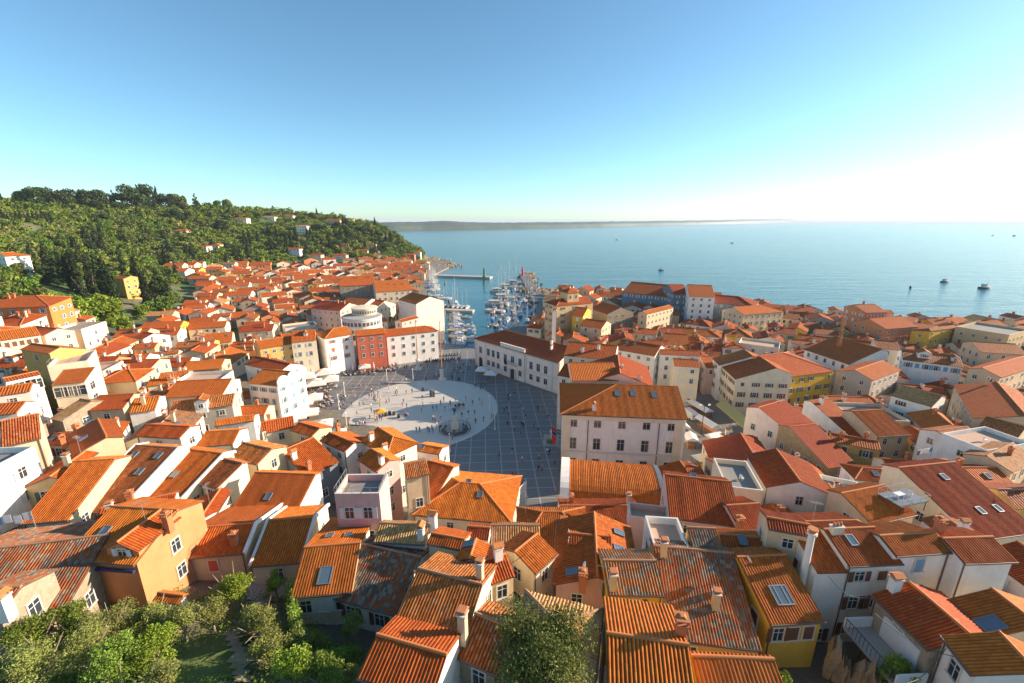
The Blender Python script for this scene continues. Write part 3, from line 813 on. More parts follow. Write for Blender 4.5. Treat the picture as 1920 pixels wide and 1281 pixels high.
H['hip_tree'] = G(1042,1166, 1020,1262, 1118,1250, 8, hipA=1, label='house with pale weathered hip roof half hidden by the big round tree', wall='sand', tile='pale', chim=[])
H['big'] = G(1137,1187, 1292,1210, 1134,1300, 9, e2=(1136,1119), label='yellow house with wide ribbed orange roof and a round brick chimney at the bottom edge', wall='yellow', tile='orange', chim=[(1275,1190,1)])
G(1296,1230, 1452,1237, 1296,1300, 8.0, wb=.4, label='bottom-edge house with plain ribbed orange roof left of the balcony table', wall='yellow', tile='orange', chim=[])
G(1225,1024, 1375,1038, 1290,1204, 9, label='house with the largest grey and orange patchwork roof', wall='ochre', tile='lichen', wb=2.0, chim=[(1243,1042,3),(1340,1140,3)])
G(1288,989, 1343,992, 1300,1032, 10.5, label='narrow raised house with grey-orange roof strip beside the pink roof terrace', wall='ochre', tile='lichen', wb=.4, chim=[])
G(1130,1051, 1231,1052, 1137,1116, 9, e2=(1122,1029), label='yellow house with square dark lichened roof behind the ribbed orange roof', wall='yellow', tile='lichen', chim=[(1148,1105,3)], win='green')
H['star'] = G(1114,960, 1121,1082, 1040,1050, 9, e2=(1192,1040), label='house with red-orange tent-like roof beside the narrow alley', wall='rose', tile='rust', chim=[(1092,1095,1),(1098,1080,5)], sky=[(1160,1000),(1160,1030),(1073,1073)])
dormer(H['star'], 1068, 1012, 1.6, 3.0, .3, 'cream', 'orange')
Q((1226,1023), (1294,1028), (1290,972), 9, kind='flat', label='pink tiled roof terrace with white parapets behind the alley house', wall='white', tile='pale', name='terrace_house')
# barrel vault and neighbours are made below
G(1247,890, 1371,904, 1262,972, 13.5, wb=2.2, label='house with wide flat red roof right of the barrel-vaulted hall', wall='rose', tile='orange', chim=[], sky=[(1300,893)])
G(1362,948, 1424,944, 1366,996, 11, label='small house with red roof and one orange chimney between hall and white gable house', wall='rose', tile='red', chim=[(1386,990,1)])
G(1348,1002, 1440,1010, 1378,1040, 9.5, label='house with low red roof and one pale skylight above the yellow house', wall='sand', tile='red', chim=[], sky=[(1392,1014)])
H['yel'] = G(1382,1045, 1474,1040, 1418,1174, 9, label='yellow house with brown shutters and a large open roof window', wall='yellow', tile='rust', wb=2, chim=[(1398,1068,5)], sky=[(1468,1117,1),(1460,1117,1)], wins={'f':(3,1)}, win='brown')
G(1437,970, 1520,985, 1486,1000, 12, label='house with pale red curved roof behind the tall white flue', wall='sand', tile='red', wb=3, chim=[(1565,998,0)])
G(1487,996, 1541,995, 1553,1075, 11, label='narrow white house with steep orange roof and a tall white flue', wall='white', tile='orange', wb=2, chim=[(1512,1050,6)], win='brown')
G(1545,993, 1640,989, 1583,1063, 11.5, label='cream three-storey house with arched brown shutters', wall='white', tile='orange', wb=2, chim=[(1567,1000,2)], sky=[(1596,1014)], win='brown', wins={'f':(2,3)})
G(1649,1005, 1755,998, 1676,1044, 11.5, label='white house with blue shutters below an ochre-streaked wall', wall='white', tile='orange', wb=3, chim=[(1760,992,1)], win='blue', wins={'f':(1,2)})
G(1767,1010, 1862,1007, 1821,1057, 11.5, label='tall blank white house with pale red roof right of the blue shutters', wall='white', tile='red', wb=2.5, chim=[], win='brown_c', wins={'f':None,'l':(1,1)})
H['stair'] = G(1704,1091, 1824,1194, 1634,1116, 7.5, label='stone house with red roof, white chimney and a railed balcony on its shaded wall', wall='stone', tile='orange', e2=(1790,1130), chim=[(1675,1106,0)], win='grey')
G(1872,1184, 1945,1262, 1775,1207, 7.5, label='pale corner house with red roof at the bottom right edge', wall='white', tile='orange', chim=[])
G(1858,1103, 1950,1175, 1795,1136, 8, label='house with red roof and a grey roof window at the right edge', wall='sand', tile='orange', chim=[], sky=[(1857,1172,1)])
# --- right middle
G(1685,877, 1792,866, 1863,1010, 11, label='cream house with the longest plain red-brown roof and three slim skylights', wall='cream', tile='red', wb=2.5, chim=[], sky=[(1770,895),(1838,958),(1870,954)], wins={'l':(1,1),'f':None})
G(1577,925, 1658,909, 1612,990, 9.5, label='house with ribbed red roof carrying a small blue-grey terrace with white table', wall='sand', tile='orange', wb=2, chim=[(1572,935,0)])
G(1455,841, 1501,903, 1396,846, 11.5, e2=(1503,852), label='white gable house with a small square window beside the roof terrace', wall='white', tile='rust', chim=[], wins={'f':None,'r':(1,2)})
G(1389,812, 1417,858, 1318,833, 9, e2=(1425,826), label='house with rough damaged red roof at the edge of the market square', wall='sand', tile='red', chim=[])
Q((1362,912), (1432,920), (1412,866), 9.5, kind='flat', label='cream block with a sunken roof terrace left of the white gable house', wall='cream', tile='lichen', name='terrace_house')
G(1422,764, 1470,750, 1440,850, 12, wb=3, label='pink-walled house with deep red roof and a cut-out roof terrace', wall='palepink', tile='red', chim=[(1496,758,0)], sky=[(1460,752)])
G(1480,800, 1530,795, 1540,880, 11, wb=3, label='stone-walled house with plain red roof and a yellow-cheeked dormer', wall='warmstone', tile='red', chim=[])
G(1597,771, 1655,768, 1628,820, 11, label='house with square ribbed orange roof on sandy stone walls', wall='sand', tile='orange', wb=2.5, chim=[], near=1)
G(1520,752, 1555,748, 1547,830, 11.5, wb=2, label='house with red roof and small roof terrace behind the sandy stone house', wall='white', tile='red', chim=[(1539,757,0)])
G(1690,722, 1768,742, 1673,742, 12, label='white house with ribbed roof over an open red terrace and picnic chairs', wall='white', tile='pale', wb=3, chim=[], win='brown', near=1)
G(1757,808, 1815,800, 1742,826, 11, label='house with weathered ribbed roof right of the open red terrace', wall='white', tile='brown', wb=3, chim=[])
G(1850,780, 1925,800, 1800,800, 11, label='house with flat grey-brown awning roof near the right edge', wall='sand', tile='brown', wb=3, chim=[])
Q((1767,812), (1852,845), (1900,818), 10.5, kind='flat', label='white walled roof terrace with one white chair near the right edge', wall='white', tile='pale', name='terrace_house')
G(1850,855, 1900,830, 1905,885, 10, label='house with worn ribbed roof behind the long white verge wall', wall='sand', tile='pale', wb=3, chim=[(1893,852,1)])
G(1868,715, 1925,780, 1795,735, 12, label='wide low house with huge plain orange roof at the right edge', wall='sand', tile='orange', wb=4, chim=[(1850,722,3)])
G(1842,690, 1920,668, 1866,712, 12, label='house with tall white-capped chimney block at the right edge', wall='sand', tile='orange', wb=3)
G(1565,630, 1655,655, 1545,668, 13, label='white house with long brown roof behind the tall lattice mast', wall='white', tile='rust', wb=3)
G(1603,694, 1656,676, 1635,715, 12, label='house with light red roof and white ridge in front of the blue-shuttered white house', wall='grey', tile='red', e2=(1690,690))
H['blueshut'] = G(1690,655, 1800,668, 1673,672, 13, label='long white house with blue shutters and two pale dormers under a brown roof', wall='white', tile='brown', wb=4, win='blue', chim=[], wins={'f':(6,1)})
dormer(H['blueshut'], 1732, 672, 3.0, 2.5, 1.6, 'white', 'brown', 'blue'); dormer(H['blueshut'], 1790, 678, 1.4, 2.0, 1.2, 'white', 'brown', 'grey')
G(1639,636, 1682,640, 1632,652, 13, label='house with small dark brown roof over a white balcony right of the mast', wall='grey', tile='brown', wb=3)
# orange seafront house and its neighbours
H['seaorange'] = G(1601,571, 1641,570, 1618,587, 16, wb=5, label='tall orange house with blank gable standing against the sea', wall='peach', tile='brown', chim=[(1587,575,1),(1619,570,1)], win='grey')
G(1630,598, 1690,594, 1652,618, 13, e2=(1655,588), label='orange house with wide pink-brown roof right of the tall orange gable', wall='peach', tile='red', chim=[])
G(1742,616, 1790,610, 1738,622, 12, label='yellow house with flat brown hip roof by the right seafront', wall='yellow', tile='brown', hipA=1, hipB=1, wb=5)
Q((1792,612), (1893,628), (1889,612), 12.5, kind='flat', label='long tan seafront building with a row of rooftop chimneys', wall='tan', tile='lichen', name='seafront_building')
G(1820,640, 1905,645, 1800,658, 12, label='brown-roofed house in front of the long tan seafront building', wall='sand', tile='brown', wb=4)
# --- market square, row on its right
H['row1'] = G(1395,655, 1412,668, 1340,677, 14.5, wb=4, label='narrow white end house of the row right of the market square', wall='white', tile='rust', chim=[], win='brown', wins={'f':(1,4)})
H['mustard'] = G(1412,668, 1468,662, 1434,713, 14.5, label='mustard yellow corner house of the row right of the market square', wall='yellow', tile='orange', chim=[], hipB=1, win='green', wb=6)
G(1424,668, 1456,690, 1366,700, 14.5, wb=4.5, label='cream and mustard row house above the olive market awning', wall='cream', tile='rust', chim=[], win='brown', wins={'f':(4,3)})
H['creamsq'] = G(1262,672, 1310,675, 1262,686, 14, wb=3, label='cream four-storey house with flower boxes behind the white van', wall='cream', tile='red', chim=[], win='grey', wins={'f':(2,4)})
G(1312,668, 1345,668, 1312,690, 11, wb=3, label='low arched passage house between cream house and white row', wall='pink', tile='red', chim=[], wins={'f':(2,1)})
G(1235,655, 1310,658, 1222,664, 13, label='white gabled house directly behind the cream market house', wall='white', tile='red', wb=4)
# --- town hall side of the square is made below; blocks behind the palace
G(1158,664, 1163,700, 1206,664, 17.5, label='palace rear wing with bright orange slope', wall='cream', tile='rust', wb=7.5, chim=[(1166,690,2),(1198,713,2)], name='palace_wing', cat='palace wing')
G(1066,680, 1150,680, 1064,714, 18, label='low link wing with ribbed orange roof between palace and town hall', wall='cream', tile='orange', wb=5, chim=[(1061,668,2),(1080,668,2)], name='palace_wing', cat='palace wing')
G(1066,640, 1158,648, 1060,667, 18, label='red-roofed house squeezed between town hall and palace wings', wall='cream', tile='rust', wb=4, chim=[(1092,660,0),(1122,655,0)])
G(1165,636, 1240,648, 1158,656, 14, label='dark red-roofed house with rooftop windows behind the palace', wall='white', tile='red', wb=4, sky=[(1175,642),(1190,644)])
# --- seafront right of the harbour
H['tower'] = G(1052,560, 1100,556, 1012,577, 19, hipA=1, e2=(1050,552), label='large tan harbour building with a rooftop lookout tower', wall='tan', tile='red', chim=[], win='brown', wins={'f':(3,3)})
Q((1072,592), (1093,594), (1112,583), 13, kind='gable', label='bright yellow harbour house in front of the tan tower building', wall='yellow', tile='red', win='grey', wins={'f':(1,2)})
G(1098,597, 1138,602, 1095,612, 12, label='small red-roofed market house right of the bright yellow house', wall='sand', tile='red')
G(1130,566, 1165,576, 1128,586, 14, label='stone house with red gable behind the bright yellow house', wall='stone', tile='rust')
G(1205,584, 1255,572, 1172,600, 13, e2=(1270,600), label='wide stone house with red hip roof below the slate-blue seafront building', wall='sand', tile='rust', sky=[(1240,587)])
Q((1166,548), (1265,558), (1262,544), 12.5, kind='gable', label='long slate-blue seafront building with white windows', wall='bluegrey', tile='orange', win='grey', wins={'f':(8,1)}, name='seafront_building', wrow=3.2)
Q((1264,552), (1294,552), (1294,541), 15.5, kind='gable', label='slate-blue stair tower between blue wing and white hotel', wall='bluegrey', tile='rust', win='grey', wins={'f':(2,4)}, name='seafront_building', ground=2)
H['hotel'] = Q((1292,556), (1341,558), (1341,545), 16.5, kind='gable', label='white hotel with a band of windows under its eaves', wall='white', tile='rust', win='plain', wins={'f':(3,4)}, name='hotel', cat='hotel', ground=2)
G(1341,552, 1386,556, 1340,568, 15, hipB=1, label='slate-blue and white seafront house with hip roof right of the white hotel', wall='bluegrey', tile='red')
G(1375,576, 1430,572, 1380,592, 13, hipB=1, label='stone seafront house with orange hip roof at the end of the white hotel row', wall='sand', tile='orange')
# --- row at the far side of the main square
kwr = dict(chim=[], wins=None)
G(480,640, 546,630, 480,656, 14, wb=5, label='ochre house left of the cream house on the cafe side of the square', wall='ochre', tile='orange', wins={'f':(4,4)}, chim=[])
H['cream4'] = G(546,622, 591,618, 553,642, 16, wb=5, label='cream four-storey house with a small round dormer on the cafe side of the square', wall='cream', tile='orange', wins={'f':(2,4),'r':None}, chim=[], win='grey')
dormer(H['cream4'], 573, 630, 1.2, 1.5, 1.1, 'white', 'orange', 'plain')
G(625,616, 650,612, 615,635, 15.5, hipA=1, wb=5, label='white house with bright orange shutters on the square', wall='white', tile='orange', wins={'f':(2,3),'l':None}, chim=[], win='red')
G(666,620, 720,615, 667,631, 14.5, wb=5, label='brick-red house with pale round-topped windows on the square', wall='red', tile='orange', wins={'f':(3,3)}, chim=[])
G(720,619, 796,611, 720,632, 13, wb=5, label='long white house closing the row beside the harbour street', wall='white', tile='orange', wins={'f':(5,3)}, chim=[], hipB=1)
# behind that row
G(601,564, 655,568, 600,580, 15, e2=(640,558), label='pink house with dark red roof and two orange chimneys behind the round white house', wall='pink', tile='red', chim=[(634,568,1),(646,570,1)])
G(655,556, 698,560, 650,575, 15, label='weathered roofed house right of the pink house behind the square', wall='white', tile='brown', chim=[(689,553,2)])
G(700,562, 722,564, 702,580, 14, label='dark-roofed cream house with brown roof terrace left of the great blank white building', wall='cream', tile='red')
G(772,548, 806,556, 728,557, 18, e2=(806,552), label='great blank pale building with orange roof beside the harbour street', wall='palepink', tile='orange', chim=[], wins={'f':None,'l':None,'r':None})
G(700,527, 765,524, 705,548, 17, wb=8, label='broad harbour warehouse with skylights in its orange roof', wall='cream', tile='orange', chim=[], sky=[(728,533),(740,533),(755,532)])
G(634,519, 700,516, 648,537, 18, wb=9, label='old grey-brown warehouse with big orange roof and many chimneys', wall='stone', tile='orange', chim=[(641,525,1),(670,522,1),(695,520,1)], win='plain')
G(748,600, 780,592, 738,608, 10, wb=3, label='low red-roofed pink annex with a pergola under the blank pale building', wall='pink', tile='red', chim=[])
# --- around the cafe terraces
H['white_bl'] = G(492,692, 546,697, 478,720, 13.5, wb=5, label='white house with curved gables and pale blue shutters facing the cafe umbrellas', wall='white', tile='orange', chim=[], win='blue', wins={'f':(3,3),'r':(3,3)})
G(480,668, 545,682, 485,690, 12, wb=4, label='white house with orange roof behind the curved-gable house', wall='white', tile='orange', chim=[(505,672,1)])
G(527,846, 588,820, 590,889, 9.5, wb=2, label='house with big shadowed red roof above the blue-grey courtyard wall', wall='bluegrey', tile='rust', chim=[(552,860,0),(580,880,1)])
G(617,811, 664,831, 592,823, 11, e2=(640,803), label='white house with red roof between two big tiled slopes near the square', wall='white', tile='red', chim=[(634,808,1)])
H['hipc'] = G(708,801, 737,819, 693,838, 13, hipB=1, label='pale pink house with four-sided orange roof at the near edge of the square', wall='palepink', tile='orange', chim=[(697,826,0),(722,848,0)], e2=(770,822))
G(695,841, 731,863, 669,861, 11.5, wb=2, label='low orange-roofed wing on the near side of the pale pink square house', wall='rose', tile='orange', chim=[(716,870,0)])
Q((627,926), (711,925), (722,888), 11.5, kind='flat', label='pink house with dark grey roof terrace and thin rails', wall='rose', tile='lichen', name='terrace_house', win='grey', wins={'f':(2,2),'r':None})
G(757,870, 799,862, 752,900, 12.5, label='narrow house with brown canopy roof and plant-filled balcony', wall='sand', tile='brown', wb=1, chim=[])
G(786,833, 830,840, 784,846, 11, label='white house with plain orange roof touching the pale pink square house', wall='white', tile='orange', wb=3, chim=[], sky=[(792,838)])
G(802,864, 851,876, 762,925, 11, wb=2, label='house with small gabled dormer and rust roof left of the square corner', wall='cream', tile='orange', chim=[])
H['hipsq'] = G(862,905, 900,908, 808,969, 9.5, hipA=1, hipB=1, e2=(880,885), label='house with low spreading hip roof at the near corner of the square', wall='cream', tile='orange', chim=[], sky=[(878,903),(900,928)])
G(560,792, 600,803, 520,800, 10, label='house with rough ochre roof below the white cafe umbrellas', wall='sand', tile='orange', wb=3, chim=[])
G(497,790, 550,780, 500,812, 9.5, label='house with flat bright orange roof left of the white umbrellas', wall='cream', tile='orange', wb=3, chim=[])
G(478,886, 592,890, 412,953, 9, wb=1.5, label='house with wide dark orange roof left of the pink terrace house', wall='white', tile='orange', chim=[(552,880,1)], sky=[(503,932)])
# strip in front of the terrace house
G(712,981, 805,986, 765,1020, 9, wb=1, label='house with patchy straw-coloured roof strip and tall brick chimney', wall='white', tile='pale', chim=[(790,1008,0)])
G(808,1000, 872,1012, 815,1022, 9, wb=2, label='house with a small gravel roof terrace left of the dark little roof', wall='sand', tile='orange', chim=[(812,985,0)])
G(876,987, 919,990, 877,1010, 9.5, wb=1, label='narrow house with small dark red roof beside the gravel terrace', wall='white', tile='rust', chim=[])
G(920,985, 1013,985, 925,1025, 9.5, wb=.8, label='house with ribbed pale orange roof ending at the alley corner', wall='cream', tile='pale', chim=[])
G(893,1010, 880,1048, 918,1022, 9, label='house with short steep orange gable in front of the dark little roof', wall='white', tile='orange', chim=[], sky=[(880,1021)])
G(905,1052, 950,1038, 955,1085, 8.5, label='alley house with red roofs stepping down beside the long stair wall', wall='sand', tile='rust', wb=2)
G(965,1035, 1008,1000, 985,1095, 9, label='tall narrow house leaning over the alley below the pale orange strip', wall='cream', tile='rust', wb=2, chim=[(985,1080,0)])
# --- left middle
G(137,866, 216,861, 37,983, 8, wb=3, label='house with large plain orange roof and brick chimney at far left', wall='sand', tile='orange', chim=[(50,920,1)])
G(253,835, 335,840, 137,957, 9.4, wb=2, label='house with four skylights in a mottled brown roof', wall='cream', tile='brown', chim=[], sky=[(252,853),(297,855),(225,877),(262,885)], par=True)
G(336,840, 419,851, 255,931, 9.2, wb=2, label='house with dark orange roof right of the four-skylight roof', wall='cream', tile='rust', chim=[], sky=[(328,890)], par=True)
G(420,860, 455,869, 377,908, 9, wb=1, label='narrow cream house with small worn roof behind the orange slopes', wall='cream', tile='brown', chim=[])
G(275,796, 357,800, 252,818, 10.6, wb=2, label='boxy white attic house with plain orange roof rising over the left rooftops', wall='white', tile='orange', chim=[], wins={'f':(1,1)})
G(183,785, 200,820, 120,806, 9.5, label='house with deep purple-red shaded roof left of the boxy attic house', wall='sand', tile='red', wb=2, chim=[(110,828,1),(120,832,1)], sky=[(166,792),(157,822)])
G(0,790, 72,775, -10,842, 12, wb=2, label='house with big brown ribbed roof at the left edge', wall='sand', tile='brown', chim=[])
G(-20,760, 48,753, -15,780, 12.5, wb=2, label='house with small orange roof and pink end wall at the left edge', wall='palepink', tile='orange', chim=[], wins={'r':(1,3)})
G(150,748, 172,752, 122,792, 10, label='stone outbuilding with pale pitted roof behind the boxy attic house', wall='stone', tile='pale', wb=2, chim=[])
G(186,742, 252,738, 180,770, 11, wb=3, label='house with ribbed orange roof below a cluttered roof terrace', wall='sand', tile='orange', chim=[])
G(252,748, 300,742, 245,775, 11, wb=3, label='white house with bright orange gable and white chimney in the left rooftops', wall='white', tile='orange', chim=[(270,758,3)])
H['longgrey'] = G(325,752, 440,738, 318,775, 11, wb=3.5, label='long grey house with white dormer and ribbed brown roof left of the square', wall='grey', tile='brown', chim=[], sky=[])
dormer(H['longgrey'], 378, 770, 2.0, 2.0, 2.0, 'white', 'orange', 'plain')
G(330,715, 435,710, 333,745, 12, wb=4, label='cream house with orange roof and one dormer left of the curved-gable house', wall='cream', tile='orange', chim=[(345,712,1)])
G(385,810, 450,806, 372,838, 10, wb=3, label='white house with short steep orange roof between left rooftops', wall='white', tile='orange', chim=[(458,825,0)])
G(405,788, 478,778, 400,800, 10.5, wb=4, label='house with flat bright orange roof behind the short steep roof', wall='white', tile='orange', chim=[])
G(455,830, 510,842, 440,862, 9.5, wb=3, label='house with half-shaded orange roof and sheds beside the blue courtyard wall', wall='sand', tile='brown')
# hillside villas far left
H['orangevilla'] = G(8,556, 68,554, -2,578, 13, hipB=1, wb=4, label='orange and white villa with sky-blue shutters under the cypress grove', wall='orange', tile='rust', chim=[(17,560,1),(27,558,1)], win='blue', wins={'f':(4,2)})
G(-10,622, 66,612, -5,640, 11, wb=4, label='long cream house with brown shutters below the orange villa', wall='cream', tile='orange', chim=[], win='brown_c', wins={'f':(5,1)})
G(62,611, 108,616, 70,628, 10, wb=4, label='house with red roof and roof loggia right of the long cream house', wall='pink', tile='rust', chim=[(80,612,0)])
H['tan1'] = G(59,644, 113,651, 38,656, 15, wb=5, label='broad blank tan house with a single window at the left edge', wall='ochre', tile='orange', chim=[], wins={'f':(1,1),'l':None,'r':None})
H['tan2'] = Q((88,686), (164,676), (208,652), 13.2, kind='flat', label='tall cream-yellow block with open roof terrace and a long downpipe', wall='cream', tile='pale', name='terrace_house', wins={'f':None,'r':None})
Q((95,723), (158,716), (175,700), 10.5, kind='shed', label='cream loggia house with arched openings under the tall cream-yellow block', wall='cream', tile='red', chim=[], wins={'f':(3,1)}, wh=2, ww=2, pitch=14)
Q((10,716), (77,702), (86,696), 12, kind='shed', label='white glazed loggia with orange roof left of the tall cream-yellow block', wall='white', tile='orange', chim=[], wins={'f':(5,1)}, wh=1.8, ww=1.4, pitch=14)
G(-10,728, 62,718, 0,742, 11.5, wb=3, label='pale house with clean orange roof at the left edge under the glazed loggia', wall='palepink', tile='orange', chim=[])
G(0,474, 24,473, -8,482, 6, hipB=1, wb=5, label='villa with orange roof high on the slope at the left edge', wall='white', tile='orange', chim=[])
H['yelvilla'] = G(228,515, 246,517, 224,523, 12, wb=3, label='yellow villa with a terrace between the tall cypresses', wall='ochre', tile='orange', chim=[(226,510,1)], wins={'f':None})
G(270,622, 288,625, 230,630, 9, label='white house with fresh orange roof at the foot of the wooded hill', wall='white', tile='orange', wb=5, chim=[(266,620,1)])
G(455,485, 468,485, 440,487, 9, label='orange house standing out at the top edge of the far old town', wall='orange', tile='rust', wb=5, chim=[], pitch=14)
# ---------------------------------------------------------------- landmarks
def wall_windows(root, a, b, z, cols, style, w, h, skip=(), y=-.0):
    """a row of windows on the wall from a to b (root frame, outside on the right-hand side of a->b)"""
    a, b = Vector(a), Vector(b); d = (b-a); rot = math.atan2(d.y, d.x)
    for i in range(cols):
        if i in skip: continue
        p = a+d*((i+.5)/cols); link('window', window_mesh(style, w, h), root, (p.x, p.y, z), rot)
# palace with its corner pilasters: eaves (1050,777)-(1289,787), front wall down to the square
def palace():
    ze_ = 15.5; a, b = P(1050,777,ze_), P(1290,787,ze_); dx = Vector((b.x-a.x, b.y-a.y, 0)); L = dx.length; dx.normalize(); n = Vector((-dx.y, dx.x, 0))
    r = build_house(a+n*9, math.atan2(dx.y, dx.x), 0, L, 9, 8, ze_+9*math.tan(R(22)), 22, 12.5, 0, wall='white', tile='orange', chim=[(1149,711,2),(1198,713,2),(1113,768,0)], sky=[(1158,738,1),(1187,738,1),(1227,741,1)], wins={'f':(5,3),'l':None,'r':None,'b':None}, win='plain', wh=2.5, ww=1.4, wrow=4.8, name='palace', cat='palace', label='large white palace with five window bays and a hipped orange roof facing the tower', near=1, ground=LOW, oh=.7)
    I = root_info[r.name]; ox, oy, g = I['ox'], I['oy'], I['g']; Z = I['Z']; ze = Z-I['wf']*I['tn']
    x0, x1, y0 = I['x0']+.7+ox, I['x1']-.7+ox, -I['wf']+.7+oy
    mb = MB()
    for x in (x0+.75, x1-.75): mb.box((x, y0-.08, ze/2-.2), (1.7, .22, ze-.4), WALL['cream'])
    mb.build('pilaster', r)
    c = MB(); c.box(((x0+x1)/2, y0-.22, ze-.75), (x1-x0+.5, .5, .9), WALL['cream']); c.box(((x0+x1)/2, y0-.12, 5.3), (x1-x0+.3, .28, .4), M['trim']); c.build('cornice', r)
    for t in (.215, .81): 
        q = MB(); x = x0+(x1-x0)*t; q.cyl((x, y0-.12, .3), (x, y0-.12, ze-.6), .08, .08, M['dark'], 6); q.build('downpipe', r)
    for i, (dx, cl) in enumerate(((-.4, 'redcloth'), (-1.3, 'bluecloth'), (-2.2, 'redcloth'))):
        f = MB(); yb = y0+1.5+i*1.8; f.cyl((x0, yb, 6.5), (x0-2.4, yb-.3, 8.6), .05, .04, M['steel'], 5)
        f.faces([(x0-2.3,yb-.3,8.5),(x0-1.3,yb-.1,7.6),(x0-1.5,yb-.15,5.9),(x0-2.1,yb-.35,6.3)], [(0,1,2,3)], M[cl]); f.build('flag', r)
palace()
_p = P(1160,862,6); FOOT.append((_p.x,_p.y+3,15,7,0,'keep clear'))
Q((1045,704), (1068,708), (1068,684), 15, label='narrow pale house wedged between town hall and palace', wall='palepink', tile='rust', chim=[], wins={'f':(1,3)})
# town hall
def townhall():
    zr = 15.2
    r = G(946,619, 1078,652, 892,636, 14, z=zr, wb=8, pitch=21, hipA=1, hipB=0, wall='palepink', tile='rust', chim=[(957,617,0),(1002,626,0),(1034,645,0),(1034,655,0)], wins={'f':None,'l':None,'r':None}, name='town_hall', cat='town hall', label='long ornate white town hall with arched door, balcony and dark red roof', ground=LOW, oh=.5)
    I = root_info[r.name]; ox, oy = I['ox'], I['oy']; Z = I['Z']; ze = Z-I['wf']*I['tn']
    x0, x1, y0 = I['x0']+.5+ox, I['x1']-.5+ox, -I['wf']+.5+oy
    L = x1-x0; f = lambda t: x0+L*t
    # storeys: ground ze*.26, upper ze*.68
    zu, zl = ze*.64, ze*.26
    for ts, in (((.09,),),): pass
    for t in (.19, .255, .32): 
        for z, h in ((zu, 2.5), (zl, 1.9)): link('window', window_mesh('plain', 1.35, h), r, (f(t), y0, z), 0)
    for t in (.42, .60): 
        for z, h in ((zu, 2.5), (zl, 1.9)): link('window', window_mesh('plain', 1.35, h), r, (f(t), y0-.31, z), 0)
    for t in (.72, .80, .88):
        for z, h in ((zu, 2.5), (zl, 1.9)): link('window', window_mesh('plain', 1.35, h), r, (f(t), y0, z), 0)
    link('window', window_mesh('plain', 1.3, 2.4), r, (f(.08), y0, zu), 0); link('window', window_mesh('plain', 1.5, 3.0), r, (f(.51), y0-.31, zu), 0)
    c = MB()
    c.box(((x0+x1)/2, y0-.12, ze-.55), (L+.3, .3, .35), M['trim']); c.box(((x0+x1)/2, y0-.10, ze*.47), (L+.25, .24, .28), M['trim'])
    c.build('cornice', r)
    c = MB()
    for t in (.0, .145, .37, .65, .94): c.box((f(t)+.3, y0-.07, ze*.48), (.55, .2, ze*.9), M['trim'])
    c.build('pilaster', r)
    b = MB(); b.box((f(.51), y0-.14, ze*.47), (L*.27, .26, ze*.94), WALL['palepink']); b.build('central_bay', r)
    p = MB(); p.box((f(.51), y0-.35, ze+.75), (L*.29, .5, 1.1), M['trim']); p.box((f(.51), y0-.35, ze+1.38), (L*.30, .65, .16), M['trim'])
    for k in range(7): p.box((f(.51)-L*.13+k*L*.26/6, y0-.63, ze+.75), (.25, .1, 1.1), WALL['white'])
    p.build('parapet', r)
    d = MB(); w = 1.0
    prof = [(-w,-.1),(w,-.1)]+[(w*math.cos(a*math.pi/8), 2.6+w*math.sin(a*math.pi/8)) for a in range(0, 9)]
    d.face([(f(.51)+x, y0-.31, z) for x, z in prof], M['dark']); 
    for s in (-1, 1): d.box((f(.51)+s*1.3, y0-.4, 1.7), (.45, .35, 3.6), M['trim'])
    d.build('door', r)
    a = MB(); a.face([(f(.08)+x*.95, y0-.03, z+.3) for x, z in prof], M['glass'])
    for k in range(10):
        t0 = math.pi*k/9; a.box((f(.08)+1.12*math.cos(t0), y0-.08, 2.9+1.12*math.sin(t0)), (.32,.16,.32), M['trim'])
    a.build('arched_window', r)
    q = MB(); q.box((f(.51), y0-.75, ze*.47+.1), (4.6, 1.0, .25), M['trim'])
    for k in range(15): q.box((f(.51)-2.2+k*.314, y0-1.2, ze*.47+.7), (.1,.1,.95), M['trim'])
    q.box((f(.51), y0-1.2, ze*.47+1.2), (4.6, .16, .1), M['trim'])
    q.cyl((f(.51)-1.6,y0-1.2,ze*.47+1), (f(.51)-2.0,y0-2.6,ze*.47+2.6), .04,.03, M['steel'], 5)
    q.faces([(f(.51)-2.0,y0-2.6,ze*.47+2.6),(f(.51)-1.7,y0-1.5,ze*.47+1.4),(f(.51)-1.7,y0-1.5,ze*.47-.3),(f(.51)-2.0,y0-2.5,ze*.47+.6)], [(0,1,2,3)], M['bluecloth'])
    q.build('balcony', r)
    for t, st in ((.42,1),(.51,1),(.60,1)):
        k = MB(); k.faces([(f(t)-.8,y0-.28,zu+1.25),(f(t)+.8,y0-.28,zu+1.25),(f(t),y0-.28,zu+1.75),(f(t)-.8,y0-.45,zu+1.25),(f(t)+.8,y0-.45,zu+1.25),(f(t),y0-.45,zu+1.75)], [(3,4,5),(0,3,5,2),(4,1,2,5),(0,1,4,3)], M['trim']); k.build('pediment', r)
    FOOT.append((r.location.x, r.location.y, 3, 3, 0, 'x'))
townhall()
